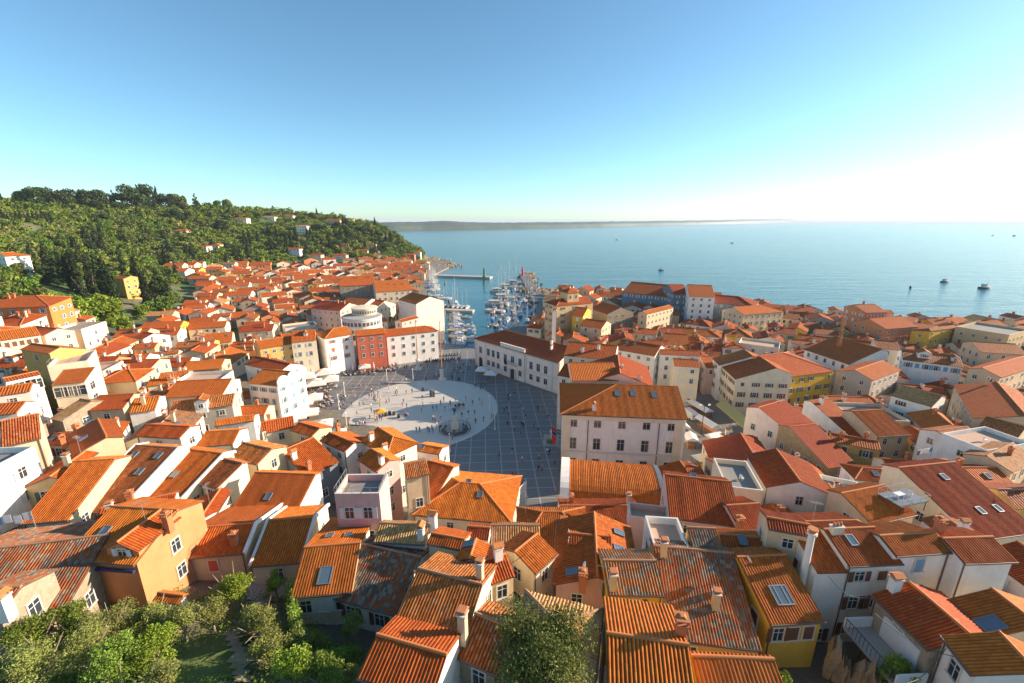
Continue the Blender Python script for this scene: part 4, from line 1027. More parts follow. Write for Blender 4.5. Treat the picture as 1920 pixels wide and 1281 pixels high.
# barrel-vaulted hall
def barrel():
    z0 = 9.5
    a, b = P(1052,938,z0), P(1250,955,z0)          # near eave
    dx = Vector((b.x-a.x, b.y-a.y, 0)); L = dx.length; dx.normalize(); n = Vector((-dx.y, dx.x, 0))
    c = P(1060,857,z0+1.5); W = (c-a).dot(n)
    ang = math.atan2(dx.y, dx.x); ctr = a+dx*L/2+n*W/2; g = gz(ctr.x, ctr.y)
    r = tag(empty('barrel_hall', (ctr.x, ctr.y, g), ang), 'hall with a barrel-vaulted ribbed roof, white end parapet and pink wall', 'hall', 'houses of the old town')
    FOOT.append((ctr.x, ctr.y, L/2+1, W/2, ang, 'barrel')); Z = z0-g
    m = MB(); m.box((0, 0, Z/2-1), (L-.2, W-.4, Z+2), WALL['pink'])
    m.build('wall', r)
    n_ = 12; rise = W*.24; prof = []
    for i in range(n_+1):
        t = -math.pi/2+math.pi*i/n_; prof.append((W/2*math.sin(t), rise*math.cos(t)**.8 if math.cos(t) > 0 else 0))
    rf = MB(); s = 0
    for i in range(n_):
        (y0, h0), (y1, h1) = prof[i], prof[i+1]; ds = math.hypot(y1-y0, h1-h0)
        k = int((L-2.0)/.3)
        nn = Vector((0, -(h1-h0), (y1-y0))).normalized()
        vs = []; uv = []
        for q in range(k*4+1):
            x = -L/2+1.3+(L-2.2)*q/(k*4); hh = .07*(0, .9, .9, 0)[q % 4]
            vs += [Vector((x, y0, Z+h0))+nn*hh, Vector((x, y1, Z+h1))+nn*hh]; uv += [(q*.075, s), (q*.075, s+ds)]
        b0 = len(rf.v); rf.v += [tuple(v) for v in vs]; mi = rf.mi(TILE['orange'])
        for q in range(k*4):
            f = (2*q, 2*q+2, 2*q+3, 2*q+1); rf.uv[len(rf.f)] = [uv[j] for j in f]; rf.f.append(tuple(b0+j for j in f)); rf.m.append(mi)
        s += ds
    rf.build('roof', r)
    for x, w_, mt, hh, nm in ((-L/2+.5, 1.5, WALL['white'], .35, 'parapet'), (L/2-.45, .8, M['lead'], .12, 'parapet')):
        e = MB(); vs = []
        pts = [(-W/2-.05, -.6)]+[(y, h+hh) for y, h in prof]+[(W/2+.05, -.6)]
        for xx in (x-w_/2, x+w_/2): vs += [(xx, y, Z+h) for y, h in pts]
        k = len(pts); e.faces(vs, [(i, i+1, k+i+1, k+i) for i in range(k-1)]+[tuple(range(k))[::-1], tuple(range(k, 2*k))], mt); e.build(nm, r)
    q = MB(); q.box((0, -W/2-.12, Z-.05), (L-1, .35, .25), M['lead']); q.build('gutter', r)
    q = MB(); q.cyl((-L*.36,-W/2-.05,-1),(-L*.36,-W/2-.05,Z),.07,.07,M['dark'],6); q.build('downpipe', r)
    q = MB(); q.cyl((L*.2,-W/2-.05,-1),(L*.2,-W/2-.05,Z),.07,.07,M['dark'],6); q.build('downpipe', r)
barrel()
# pink roof-top block right of the barrel hall's near wall
Q((1180,968), (1262,978), (1256,950), 9, kind='flat', label='low pink block with twin roof hatches in front of the barrel hall', wall='pink', tile='pale', name='terrace_house', wins={'f':None})
# round white house behind the row
def round_house():
    p = P(672,607,12); g = LOW; r = tag(empty('round_house', (p.x, p.y+5, g)), 'round white house with a band of windows and a flat grey roof', 'house', 'houses of the old town')
    FOOT.append((p.x, p.y+5, 8, 8, 0, 'round'))
    m = MB(); m.lathe([(8.2,-2),(8.2,12.2),(8.5,12.2),(8.5,12.8),(0,12.8)], WALL['white'], 36, smooth=False); m.build('wall', r)
    m = MB(); m.lathe([(8.55,12.82),(8.2,13.0),(0,13.1)], M['concrete'], 36, smooth=False); m.build('roof', r)
    m = MB(); m.lathe([(5.3,12.9),(5.3,15.6),(5.7,15.6),(5.7,16.0),(0,16.4)], WALL['cream'], 32, (0,4,0), False); m.build('upper_storey', r)
    for R_, z, oy in ((8.22, 10.6, 0), (8.22, 7.4, 0), (5.32, 14.4, 4)):
        for k in range(15):
            t = -math.pi/2+(k-7)*.2
            link('window', window_mesh('plain', 1.0 if oy == 0 else .7, 1.5 if oy == 0 else 1.2), r, (R_*math.cos(t), oy+R_*math.sin(t), z), t+math.pi/2)
round_house()
# curved gables of the white house facing the cafe umbrellas
def curved_gables():
    r = H['white_bl']; I = root_info[r.name]; ox, oy, Z = I['ox'], I['oy'], I['Z']; ze = Z-I['wf']*I['tn']
    x1 = I['x1']+ox; y0, y1 = -I['wf']+oy, I['wb']+oy
    for k in range(3):
        a, b = y0+(y1-y0)*k/3, y0+(y1-y0)*(k+1)/3; m = MB(); n = 10; pts = [(b, -.3), (a, -.3)]+[((a+b)/2-(b-a)/2*math.cos(math.pi*i/n), 1.0+1.1*math.sin(math.pi*i/n)) for i in range(n+1)]
        vs = [(x1+.05, y, ze+z) for y, z in pts]+[(x1+.4, y, ze+z) for y, z in pts]; q = len(pts)
        m.faces(vs, [tuple(range(q)), tuple(range(q, 2*q))[::-1]]+[(i, (i+1)%q, q+(i+1)%q, q+i) for i in range(q)], WALL['white']); m.build('curved_gable', r)
curved_gables()
def tower_top():
    r = H['tower']; I = root_info[r.name]; k, x, y, s = (0, (I['x0']+I['x1'])/2+1, 0, 1)
    b = I['onroof'](1068, 560)
    if b: x, y = b[1], b[2]
    X, Y, Z = x+I['ox'], y+I['oy'], I['Z']
    e = empty('lookout_tower', (X, Y, Z-2)); e.parent = r
    m = MB(); m.box((0,0,2.2), (6,6,5.5), WALL['tan']); m.build('tower_wall', e)
    rf = MB(); 
    for i in range(4):
        a, b2 = R(90*i+45), R(90*i+135); q = 4.9
        roof_plane(rf, [(0,0,6.6),(q*math.cos(a),q*math.sin(a),5),(q*math.cos(b2),q*math.sin(b2),5)], TILEF['red'], 0)
    rf.build('tower_roof', e)
    for i in (-1.5, 1.5): link('window', window_mesh('plain', 1, 1.5), e, (i, -3, 3), 0)
tower_top()
# tall free-standing chimney and lattice mast
def chimney_stack(px, py, ztop, lab):
    p = P(px, py, 9); m = MB(); z = ztop
    m.box((0,0,z/2), (1.5,1.5,z), WALL['palepink'], 0, .85); m.box((0,0,z), (1.9,1.9,.4), M['trim']); m.box((0,0,z+.6), (1.2,1.2,.9), M['brick'])
    tag(m.build('chimney_stack', None, (p.x, p.y, LOW)), lab, 'chimney')
chimney_stack(1038, 636, 19, 'tall pale square chimney standing behind the town hall roof')
def mast():
    b = hit(1560, 708); b.z = gz(b.x, b.y); m = MB(); hgt = 22; r = tag(empty('lattice_mast', b), 'tall rusty lattice mast among the right-hand roofs', 'mast')
    for s in ((-1,-1),(1,-1),(1,1),(-1,1)): m.cyl((s[0]*.55,s[1]*.55,0),(s[0]*.35,s[1]*.35,hgt),.06,.05,M['rust'],5)
    for k in range(18):
        z = hgt*k/18; q = .55-.2*k/18; z2 = z+hgt/18
        for a, c in (((-q,-q),(q,-q)),((q,-q),(q,q)),((q,q),(-q,q)),((-q,q),(-q,-q))):
            m.cyl((a[0],a[1],z),(c[0],c[1],z2),.03,.03,M['rust'],4,cap=False); m.cyl((a[0],a[1],z),(c[0],c[1],z),.03,.03,M['rust'],4,cap=False)
    m.build('lattice', r); q = MB(); q.cyl((0,0,hgt-.5),(0,0,hgt+4),.04,.02,M['steel'],5); q.box((0,0,hgt+2),(2,.04,.04),M['steel']); q.build('antenna', r)
mast()
# scaffold with white netting beside the hip-roofed corner house
def scaffold():
    a, b = P(892,1000,LOW+.2), P(975,985,LOW+.2)
    p0, p1 = P(905,975,9.5), P(975,905,9.5)
    dx = Vector((p1.x-p0.x, p1.y-p0.y, 0)); L = dx.length; ang = math.atan2(dx.y, dx.x); c = (p0+p1)/2
    r = tag(empty('scaffold', (c.x, c.y, LOW), ang), 'scaffold wrapped in white netting at the corner of the square', 'scaffold')
    m = MB()
    for k in range(7):
        for y in (0, -1.1):
            x = -L/2+L*k/6; m.cyl((x,y,-1),(x,y,9.2),.04,.04,M['steel'],5)
    for z in (2,4,6,8):
        m.box((0,-.55,z),(L,1.0,.06),M['wood'])
    m.build('frame', r)
    nt_ = MB(); k = 40; vs = []
    for i in range(k+1):
        x = -L/2+L*i/k; w = .09*math.sin(i*1.7)+.06*math.sin(i*3.1)
        vs += [(x,-1.25+w,-.8),(x,-1.25+w*.6,8.8)]
    nt_.faces(vs, [(2*i,2*i+2,2*i+3,2*i+1) for i in range(k)], M['whitewood']); nt_.build('netting', r)
scaffold()
# ---------------------------------------------------------------- the rest of the old town
MARKET = [(1270,770),(1330,735),(1345,760),(1345,690),(1385,690),(1390,745),(1420,800),(1415,830),(1330,850),(1320,900),(1290,900)]
TREES_L = [(0,470),(60,480),(200,500),(330,530),(360,560),(330,590),(240,640),(205,625),(110,600),(95,560),(0,560)]
GARDEN2 = [(1430,1195),(1560,1150),(1640,1120),(1790,1245),(1710,1300),(1440,1300)]
GARDEN = [(0,1150),(130,1050),(280,1115),(420,1075),(460,1060),(545,1060),(555,1190),(680,1200),(690,1281),(0,1281)]
LEFT = [(0,600),(95,600),(120,615),(205,632),(240,640),(260,615),(330,590),(362,560),(350,535),(330,512),(440,503),(560,500),(600,492),(700,488),(760,492),(800,500),(802,530),(806,560),(812,590),(806,660),(722,672),(610,690),(566,700),(558,760),(606,850),(700,940),(640,1000),(0,1060)]
RIGHT = [(1060,552),(1300,565),(1400,580),(1450,592),(1560,595),(1740,616),(1925,618),(1925,1281),(1000,1281),(1020,1040),(1046,940),(1050,860),(1290,870),(1300,760),(1300,720),(1220,700),(1060,700),(1060,660),(1000,640),(1012,600)]
def px_in(x, y, z, poly):
    a, b, d = proj(x, y, z); return d > 0 and inpoly(a, b, poly)
SQPIX = [(608,850),(560,760),(566,705),(610,690),(722,676),(806,664),(806,600),(836,600),(842,652),(893,662),(897,694),(1045,744),(1050,862),(1040,940),(1020,1040),(1016,1130),(1003,1130),(1000,1040),(985,1010),(940,960),(800,930),(700,900)]
ADJ = {'white':'white','cream':'cream','pink':'pink','rose':'rose-pink','ochre':'ochre','yellow':'yellow','peach':'peach','tan':'tan','palepink':'pale pink','orange':'orange','grey':'grey','stone':'stone','sand':'sand-coloured','warmstone':'warm stone','bluegrey':'blue-grey','red':'red'}
TADJ = {'orange':'bright orange','red':'dark red','brown':'brown weathered','pale':'pale straw','rust':'rust-red','lichen':'lichen-grey'}
WORD = ['a twentieth','a tenth','three twentieths','a fifth','a quarter','three tenths','seven twentieths','two fifths','nine twentieths','half','eleven twentieths','three fifths','thirteen twentieths','seven tenths','three quarters','four fifths','seventeen twentieths','nine tenths','nineteen twentieths']
def fill():
    rnd = random.Random(42); cand = []
    def tryadd(x, y, ang, hx, hy, side):
        r = (x, y, hx, hy, ang, 'f')
        for f in FOOT:
            if abs(f[0]-x)+abs(f[1]-y) < 60 and obb_hit(r, f, .95): return
        z = gz(x, y)
        co, si = math.cos(ang), math.sin(ang)
        for sx, sy in ((-1,-1),(1,-1),(1,1),(-1,1)):
            cx, cy = x+sx*hx*co-sy*hy*si, y+sx*hx*si+sy*hy*co
            a, b, d = proj(cx, cy, z)
            if inpoly(a, b, SQPIX) or inpoly(a, b, MARKET) or inpoly(a, b, GARDEN) or inpoly(a, b, GARDEN2) or (side == 'L' and inpoly(a, b, TREES_L)): return
            if y > 60 and not inpoly(cx, cy, COAST): return
        if y > 60 and seg_d(x, y, COAST) < 8: return
        FOOT.append(r); cand.append(r)
    for poly, side, base in ((LEFT, 'L', .35), (RIGHT, 'R', -.25)):
        ys = 22.0
        while ys < 600:
            step = 7.9 + min(6, ys/90)
            xr = (-330, 60) if side == 'L' else (5, 330)
            if side == 'R' and ys > 330: break
            x = xr[0]
            while x < xr[1]:
                px = x+rnd.uniform(-1.5, 1.5); py = ys+rnd.uniform(-1.5, 1.5)
                z = gz(px, py)
                a, b, d = proj(px, py, z)
                if d > 5 and -60 < a < 1980 and b < 1330 and inpoly(min(1919, max(1, a)), min(1280, b), poly):
                    k = step/7.9; ang = base+.25*math.sin(px*.02+ys*.013)+rnd.gauss(0, .1)+(math.pi/2 if rnd.random() < .42 else 0)
                    hx, hy = rnd.uniform(3.6, 5.6)*k, rnd.uniform(3.1, 4.5)*k
                    tryadd(px, py, ang, hx, hy, side)
                x += step*1.02
            ys += step*.98
    # second pass: small infill
    for poly, side, base in ((LEFT, 'L', .35), (RIGHT, 'R', -.25)):
        for _ in range(5200):
            y = 22+(rnd.random()**1.2)*(560 if side == 'L' else 290); x = rnd.uniform(-260, 40) if side == 'L' else rnd.uniform(8, 300)
            z = gz(x, y); a, b, d = proj(x, y, z)
            if d > 5 and -40 < a < 1960 and b < 1300 and inpoly(min(1919, max(1, a)), min(1280, b), poly):
                k = 1+y/500; tryadd(x, y, base+rnd.gauss(0, .2)+(math.pi/2 if rnd.random() < .5 else 0), rnd.uniform(2.3, 3.8)*k, rnd.uniform(2.0, 3.0)*k, side)
    cand.sort(key=lambda r: math.hypot(r[0], r[1]))
    print('fill houses', len(cand), 'hand', len(HOUSES))
    return cand
CAND = fill()
WCH = ['white']*3+['cream']*9+['palepink']*3+['sand']*4+['pink']*2+['stone']*3+['ochre']*2+['grey']*2+['peach','yellow','tan','warmstone']
TCH_L = ['orange']*11+['rust']*6+['brown']*2+['pale']*2+['red']*1+['lichen']
TCH_R = ['red']*5+['rust']*8+['orange']*6+['brown']*2+['pale']*1
def where(x, y, z):
    a, b, d = proj(x, y, z); return a/1920, b/1281
def frac(v): return WORD[max(0, min(18, int(round(v*20))-1))]
NIND = 300-len(HOUSES)
STUFF = MB(); usedlab = {}
LM = [('the round white house', 672, 600), ('the town hall', 970, 640), ('the palace', 1160, 740), ('the big blank pale building', 768, 570), ('the white hotel', 1315, 575), ('the orange seafront house', 1605, 585), ('the mustard corner house', 1470, 690), ('the curved-gable house', 515, 730), ('the cream loggia house', 130, 725), ('the lattice mast', 1560, 640), ('the yellow villa', 237, 525), ('the orange villa', 40, 585), ('the grey-brown warehouse', 640, 540), ('the tan tower building', 1060, 570), ('the barrel-vaulted hall', 1150, 900), ('the boxy attic house', 305, 810), ('the peach dormer house', 250, 1000), ('the white gable house', 1480, 930), ('the red terrace roof', 1690, 780), ('the tan seafront building', 1840, 620), ('the brick-red house', 692, 640), ('the cypress grove', 140, 560), ('the cream market house', 1285, 700), ('the blue-shuttered white house', 1740, 680), ('the long grey house', 380, 760), ('the four-skylight roof', 240, 880)]
def autolabel(x, y, z, wl, tl, small):
    a, b, d = proj(x, y, z)
    best = min(LM, key=lambda l: math.hypot(l[1]-a, (l[2]-b)*1.3)); dx, dy = a-best[1], b-best[2]
    dist = math.hypot(dx, dy); pos = ('right of' if dx > 0 else 'left of') if abs(dx) > abs(dy)*1.2 else ('below' if dy > 0 else 'above')
    how = 'just ' if dist < 45 else 'well ' if dist < 110 else 'far '
    s = f"{'small ' if small else ''}{ADJ[wl]} house with {TADJ[tl]} roof {how}{pos} {best[0]}"
    if s in usedlab:
        s = f"{ADJ[wl]} house, {TADJ[tl]} roof, {round(a/19.2)}% across and {round(b/12.81)}% down the photo"
    while s in usedlab: s = s.replace('photo', 'picture') if 'photo' in s else 'little '+s
    usedlab[s] = 1; return s
for i, (x, y, hx, hy, ang, _) in enumerate(CAND):
    rnd = random.Random(i*7+1); left = x < 12
    wl = rnd.choice(WCH); tl = rnd.choice(TCH_L if left else TCH_R); g = gz(x, y)
    hgt = rnd.uniform(5.6, 7.4) if hx < 3.9 else rnd.uniform(6.8, 8.8)
    dd = math.hypot(x, y)
    if dd < 45: hgt = rnd.uniform(5, 6.8)
    elif dd < 70: hgt -= 1.2
    if left and y > 200: hgt -= .5
    pitch = rnd.uniform(17, 23)
    if i < NIND:
        for f in range(len(FOOT)):
            pass
        a = ang; o = Vector((x, y, 0)); zr = g+hgt
        if rnd.random() < .07 and dd > 60:
            a_, s_ = hx, hy; ca, sa = math.cos(a), math.sin(a)
            build_house(Vector((x-ca*hx+sa*hy, y-sa*hx-ca*hy, 0)), a, 0, 2*hx, 0, 2*hy, g+hgt-.5, kind='flat', wall=wl, tile=rnd.choice(['pale','lichen']), name='terrace_house', near=0, cat='house', label=autolabel(x, y, g+hgt, wl, tl, hx < 3.9).replace(TADJ[tl]+' roof', 'open roof terrace'), win='grey')
        else:
            hip = rnd.random() < .18
            sh = rnd.uniform(-.5, .5)*hy if rnd.random() < .4 else 0
            co, si = math.cos(a), math.sin(a)
            build_house(Vector((x-si*sh, y+co*sh, 0)), a, -hx, hx, hy+sh, hy-sh, zr, pitch, hy*.95 if hip else 0, hy*.95 if hip else 0, wall=wl, tile=tl, near=None, cat='house',
                        label=autolabel(x, y, zr, wl, tl, hx < 3.9), win=rnd.choice(['plain','grey','brown','green','plain','grey']), dens=.8, seed=i,
                        sky=(), chim=None if dd < 92 else [])
            if dd >= 92:
                r = HOUSES[-1]; I = root_info[r.name]
                for _ in range(rnd.choice((1, 1, 2, 2, 3))):
                    xx, yy = rnd.uniform(-hx*.7, hx*.7), rnd.uniform(-.5, .5)*hy
                    link('chimney', chimney_mesh(rnd.choice((0, 1, 2, 3, 1))), r, (xx+I['ox'], yy+I['oy'], I['Z']-abs(yy)*I['tn']+.3), 0)
            if rnd.random() < .55:
                r = HOUSES[-1]; I = root_info[r.name]; xx = rnd.uniform(-.8, .8)*hx; kd = rnd.choice((4, 4, 5)); link('aerial' if kd == 4 else 'satellite_dish', chimney_mesh(kd), r, (xx+I['ox'], I['oy'], I['Z']+.4), rnd.random()*3)
            if rnd.random() < .16 and dd > 50 and hx > 3.9 and not hip:
                r = HOUSES[-1]; I = root_info[r.name]; e = empty('dormer', (rnd.uniform(-.4,.4)*hx+I['ox'], -hy*.55+I['oy'], I['Z']-hy*.55*I['tn'])); e.parent = r
                q = MB(); q.box((0,1.0,.5),(1.5,2.0,1.5),WALL[wl]); q.build('dormer_wall', e); q = MB()
                for sg in (-1,1): roof_plane(q, [(0,-.2,1.7),(0,2.8,1.7),(sg*1.0,2.8,1.3),(sg*1.0,-.2,1.3)], TILEF[tl], 0)
                q.build('dormer_roof', e); link('window', window_mesh('grey', .7, .7), e, (0,-.03,.75))
            if rnd.random() < .4 and dd > 50:
                r = HOUSES[-1]; I = root_info[r.name]; xx = rnd.uniform(-.6, .6)*hx; s = -1; yy = -hy*.45
                ob = link('skylight', skylight_mesh(), r, (xx+I['ox'], yy+I['oy'], I['Z']-abs(yy)*I['tn']), 0); ob.rotation_euler = (R(pitch), 0, 0)
    else:
        co, si = math.cos(ang), math.sin(ang); tn = math.tan(R(pitch))
        def Wp(a, b, z): return (x+a*co-b*si, y+a*si+b*co, g+z)
        ze = hgt-hy*tn; wm = WALL[wl]; tm = TILEF[tl]; i_ = .25
        for a0, b0, a1, b1 in ((-1,-1,1,-1),(1,-1,1,1),(1,1,-1,1),(-1,1,-1,-1)):
            STUFF.face([Wp(a0*(hx-i_), b0*(hy-i_), -1.5), Wp(a1*(hx-i_), b1*(hy-i_), -1.5), Wp(a1*(hx-i_), b1*(hy-i_), ze), Wp(a0*(hx-i_), b0*(hy-i_), ze)], wm)
            if a0 != a1: continue
            STUFF.face([Wp(a0*(hx-i_), b0*(hy-i_), ze), Wp(a1*(hx-i_), b1*(hy-i_), ze), Wp(a0*(hx-i_), 0, hgt-.1)], wm)
        for s in (-1, 1):
            roof_plane(STUFF, [Wp(-hx, 0, hgt), Wp(hx, 0, hgt), Wp(hx, s*hy, ze), Wp(-hx, s*hy, ze)], tm, 0)
        # window openings facing the tower
        for (nx, ny, ln) in ((si, -co, hx), (-si, co, hx), (co, si, hy), (-co, -si, hy)):
            if nx*(-x)+ny*(-y) < 0: continue
            tx, ty = -ny, nx
            off = (hy if ln == hx else hx)-i_+.04
            for c in range(2 if ln < 5 else 3):
                for r_ in range(2):
                    u = (c+.5-(1 if ln < 5 else 1.5))*2.6; zc = ze-1.5-r_*2.9
                    if zc < 1 or rnd.random() < .25: continue
                    STUFF.face([(x+nx*off+tx*(u+a), y+ny*off+ty*(u+a), g+zc+b) for a, b in ((-.45,-.7),(.45,-.7),(.45,.7),(-.45,.7))], M['glass'] if rnd.random() < .6 else M['brownwood'])
        if rnd.random() < .8: STUFF.box(Wp(rnd.uniform(-.5,.5)*hx, 0, hgt+.3), (.8,.6,1.6), rnd.choice((M['brick'], WALL['cream'])), ang)
if STUFF.f:
    tag(STUFF.build('distant_houses'), 'packed orange-roofed houses of the farthest old town streets', 'houses', kind='stuff')
# ---------------------------------------------------------------- trees and garden
def leaf_mat(name, c, var=.35):
    m = N(name); oi = m.n('ShaderNodeObjectInfo').outputs['Random']; g = m.n('ShaderNodeNewGeometry')
    n = m.noise(g.outputs['Position'], .9, 3)
    at = m.n('ShaderNodeAttribute', attribute_name='tone')
    col = m.mix(at.outputs['Fac'], mul(c, .62), (min(1, c[0]*1.75), min(1, c[1]*1.45), c[2]*1.3))
    col = m.mix(m.math('MULTIPLY', n, .35), col, (c[0]*1.5, c[1]*1.2, c[2]*.9))
    hs = m.n('ShaderNodeHueSaturation'); m.l(col, hs.inputs['Color']); m.l(m.math('ADD', m.math('MULTIPLY', oi, .03), .485), hs.inputs['Hue']); m.l(m.math('ADD', m.math('MULTIPLY', oi, .5), .75), hs.inputs['Value'])
    m.l(hs.outputs[0], m.b.inputs['Base Color']); m.b.inputs['Roughness'].default_value = .6; m.b.inputs['Specular IOR Level'].default_value = .3
    tr = m.n('ShaderNodeBsdfTranslucent'); m.l(hs.outputs[0], tr.inputs[0]); mx = m.n('ShaderNodeMixShader'); mx.inputs[0].default_value = .22
    out = m.t.nodes['Material Output']; m.l(m.b.outputs[0], mx.inputs[1]); m.l(tr.outputs[0], mx.inputs[2]); m.l(mx.outputs[0], out.inputs[0])
    return m.m
LEAF = {'cypress': leaf_mat('cypress_leaves', (.028,.055,.016)), 'broad': leaf_mat('broad_leaves', (.115,.215,.028)), 'pine': leaf_mat('pine_needles', (.036,.070,.020)),
        'olive': leaf_mat('olive_leaves', (.21,.27,.075)), 'oak': leaf_mat('evergreen_leaves', (.125,.175,.042)), 'bright': leaf_mat('bright_leaves', (.18,.29,.030)), 'shrub': leaf_mat('shrub_leaves', (.14,.24,.035))}
BARK = plain('bark', (.16,.11,.07), .9); BARKL = plain('pale_bark', (.30,.24,.17), .9)
def leaves(pts, size, rs, tone=None, aspect=.55):
    """numpy leaf cards: pts (n,3) with outward normals mixed in"""
    n = len(pts); a = rs.normal(size=(n,3)); a /= np.linalg.norm(a, axis=1)[:,None]
    b = np.cross(a, rs.normal(size=(n,3))); b /= np.linalg.norm(b, axis=1)[:,None]
    s = size*rs.uniform(.6,1.3,(n,1))
    v = np.stack([pts-a*s, pts+b*s*aspect, pts+a*s, pts-b*s*aspect], 1).reshape(-1,3)
    return v
def leaf_mesh(name, blobs, n, size, mat, seed=0, trunk=None, shell=.55, aspect=.55):
    """blobs: list of (center, radii). Leaves sit mostly in the outer part of each clump"""
    rs = np.random.RandomState(seed); vol = np.array([b[1][0]*b[1][1]*b[1][2] for b in blobs])**.67; k = rs.choice(len(blobs), n, p=vol/vol.sum())
    C = np.array([b[0] for b in blobs])[k]; Rr = np.array([b[1] for b in blobs])[k]
    d = rs.normal(size=(n,3)); d /= np.linalg.norm(d, axis=1)[:,None]
    r = rs.uniform(shell, 1.06, n)**.8; r *= 1+.16*np.sin(d[:,0]*7+k*1.3)*np.sin(d[:,1]*6+k)*np.sin(d[:,2]*7+k*2.1)
    pts = C+d*Rr*r[:,None]
    v = leaves(pts, size, rs, aspect=aspect); nv = len(v)
    bt = rs.uniform(0, 1, len(blobs))[k]; tone = np.clip(bt*.6+rs.uniform(0, .5, n)*.8, 0, 1)
    me = bpy.data.meshes.new(name); me.vertices.add(nv); me.vertices.foreach_set('co', v.astype('f').ravel())
    me.loops.add(nv); me.loops.foreach_set('vertex_index', np.arange(nv, dtype='i')); me.polygons.add(n)
    me.polygons.foreach_set('loop_start', np.arange(0, nv, 4, dtype='i')); me.polygons.foreach_set('loop_total', np.full(n, 4, 'i'))
    me.materials.append(mat); me.update(calc_edges=True)
    at = me.attributes.new('tone', 'FLOAT', 'FACE'); at.data.foreach_set('value', tone.astype('f'))
    return me
def blob_set(kind, rnd, h=1.0, w=1.0):
    B = []
    if kind == 'cypress':
        for i in range(14):
            t = i/13; r = w*.5*(math.sin(math.pi*min(1, t*.82+.16))**.7)*(1-t*.35)
            B.append(((rnd.uniform(-.12,.12)*w, rnd.uniform(-.12,.12)*w, h*(.05+.9*t)), (r, r, h*.07)))
    elif kind == 'broad':
        for i in range(16):
            a = rnd.random()*6.28; q = rnd.random()**.6; z = rnd.uniform(.28, .9)
            rr = w*.42*q*(1-.7*abs(z-.5)); s = w*rnd.uniform(.13,.24)
            B.append(((rr*math.cos(a), rr*math.sin(a), h*z), (s, s, s*.8)))
    elif kind == 'pine':   # broad domed stone pine
        for i in range(18):
            a = rnd.random()*6.28; q = rnd.random()**.5*w*.42; s = w*rnd.uniform(.13,.22)
            B.append(((q*math.cos(a), q*math.sin(a), h*(rnd.uniform(.42,.88)-q/w*.22)), (s*1.2, s*1.2, s*.8)))
    elif kind == 'conifer':
        for i in range(10):
            t = i/9; r = w*.5*(1-t)**.9+.1; 
            for k in range(max(1, int(5*(1-t)))):
                a = rnd.random()*6.28; B.append(((r*.6*math.cos(a), r*.6*math.sin(a), h*(.15+.83*t)), (r*.5, r*.5, h*.06)))
    return B
def trunk_mesh(h, r, mat, rnd, spread=.3, limbs=5, crown=.5):
    m = MB(); top = Vector((rnd.uniform(-.1,.1)*h, rnd.uniform(-.1,.1)*h, h*crown)); m.cyl((0,0,-1), top*.5, r, r*.75, mat, 7); m.cyl(top*.5, top, r*.75, r*.5, mat, 7)
    for i in range(limbs):
        a = 6.28*i/limbs+rnd.random(); s = top*rnd.uniform(.55, 1)
        e = s+Vector((math.cos(a)*h*spread, math.sin(a)*h*spread, h*rnd.uniform(.2,.4))); m.cyl(s, (s+e)/2+Vector((0,0,.05*h)), r*.4, r*.28, mat, 5, cap=False); m.cyl((s+e)/2+Vector((0,0,.05*h)), e, r*.28, r*.1, mat, 5, cap=False)
    return m.mesh('trunk')
TREEK = {}
def tree_kinds():
    rnd = random.Random(11)
    for kind, h, w, n, sz, mt, cnt in (('cypress',15,3.4,2200,.42,'cypress',3),('broad',8,8,2200,.44,'broad',4),('pine',11,10,2600,.50,'pine',2),('conifer',14,8,2400,.52,'pine',2),('brightb',7,7,2000,.40,'bright',2),('oliveb',6,6.5,2000,.34,'olive',2),('dark',9,8,2200,.46,'oak',2)):
        for c in range(cnt):
            k2 = {'brightb':'broad','oliveb':'broad','dark':'broad'}.get(kind, kind)
            me = leaf_mesh('crown', blob_set(k2, rnd, h, w), n, sz, LEAF[mt], seed=len(TREEK)+c*7)
            TREEK[(kind, c)] = (me, trunk_mesh(h, .22, BARK, rnd, .12 if k2 == 'cypress' else .3, 3 if k2 == 'cypress' else 5, .5 if k2 == 'cypress' else .45 if k2 == 'conifer' else .55), h)
tree_kinds()
TLAB = {'cypress': ('tall narrow dark cypress', 'cypress_tree'), 'broad': ('round leafy green tree', 'leafy_tree'), 'pine': ('flat-topped umbrella pine', 'pine_tree'), 'conifer': ('broad dark layered conifer', 'conifer_tree'),
        'brightb': ('bright yellow-green bushy tree', 'leafy_tree'), 'oliveb': ('silvery olive tree', 'olive_tree'), 'dark': ('dark evergreen oak-like tree', 'evergreen_tree')}
TREES = []
def tree(kind, x, y, z, s, rnd, lab, group, v=None):
    n = sum(1 for k in TREEK if k[0] == kind); c, t, h = TREEK[(kind, rnd.randrange(n) if v is None else v)]
    r = empty(TLAB[kind][1], (x, y, z), rnd.random()*6.28); k = rnd.uniform(.9, 1.1); r.scale = (s, s, s*k)
    link('trunk', t, r); link('crown', c, r)
    if lab in usedlab and group != lab: 
        a, b, d = proj(x, y, z+h*s/2); lab = f"{TLAB[kind][0]}, {round(a/19.2)}% across and {round(b/12.81)}% down the photo"
        while lab in usedlab: lab = 'full ' + lab
    usedlab[lab] = 1
    tag(r, lab, 'tree', group); TREES.append(r); return r
def tpx(kind, px, py, top, lab, group='trees on the slope left of the town', rnd=random.Random(5)):
    """tree whose foot is at (px,py) and whose top reaches image height top"""
    b = hit(px, py); d = proj(b.x, b.y, b.z)[2]
    k0 = TREEK[(kind, 0)][2]; z2 = PY(px, top, b.y).z; s = max(.25, (z2-b.z)/k0)
    return tree(kind, b.x, b.y, b.z-.3, s, rnd, lab, group)
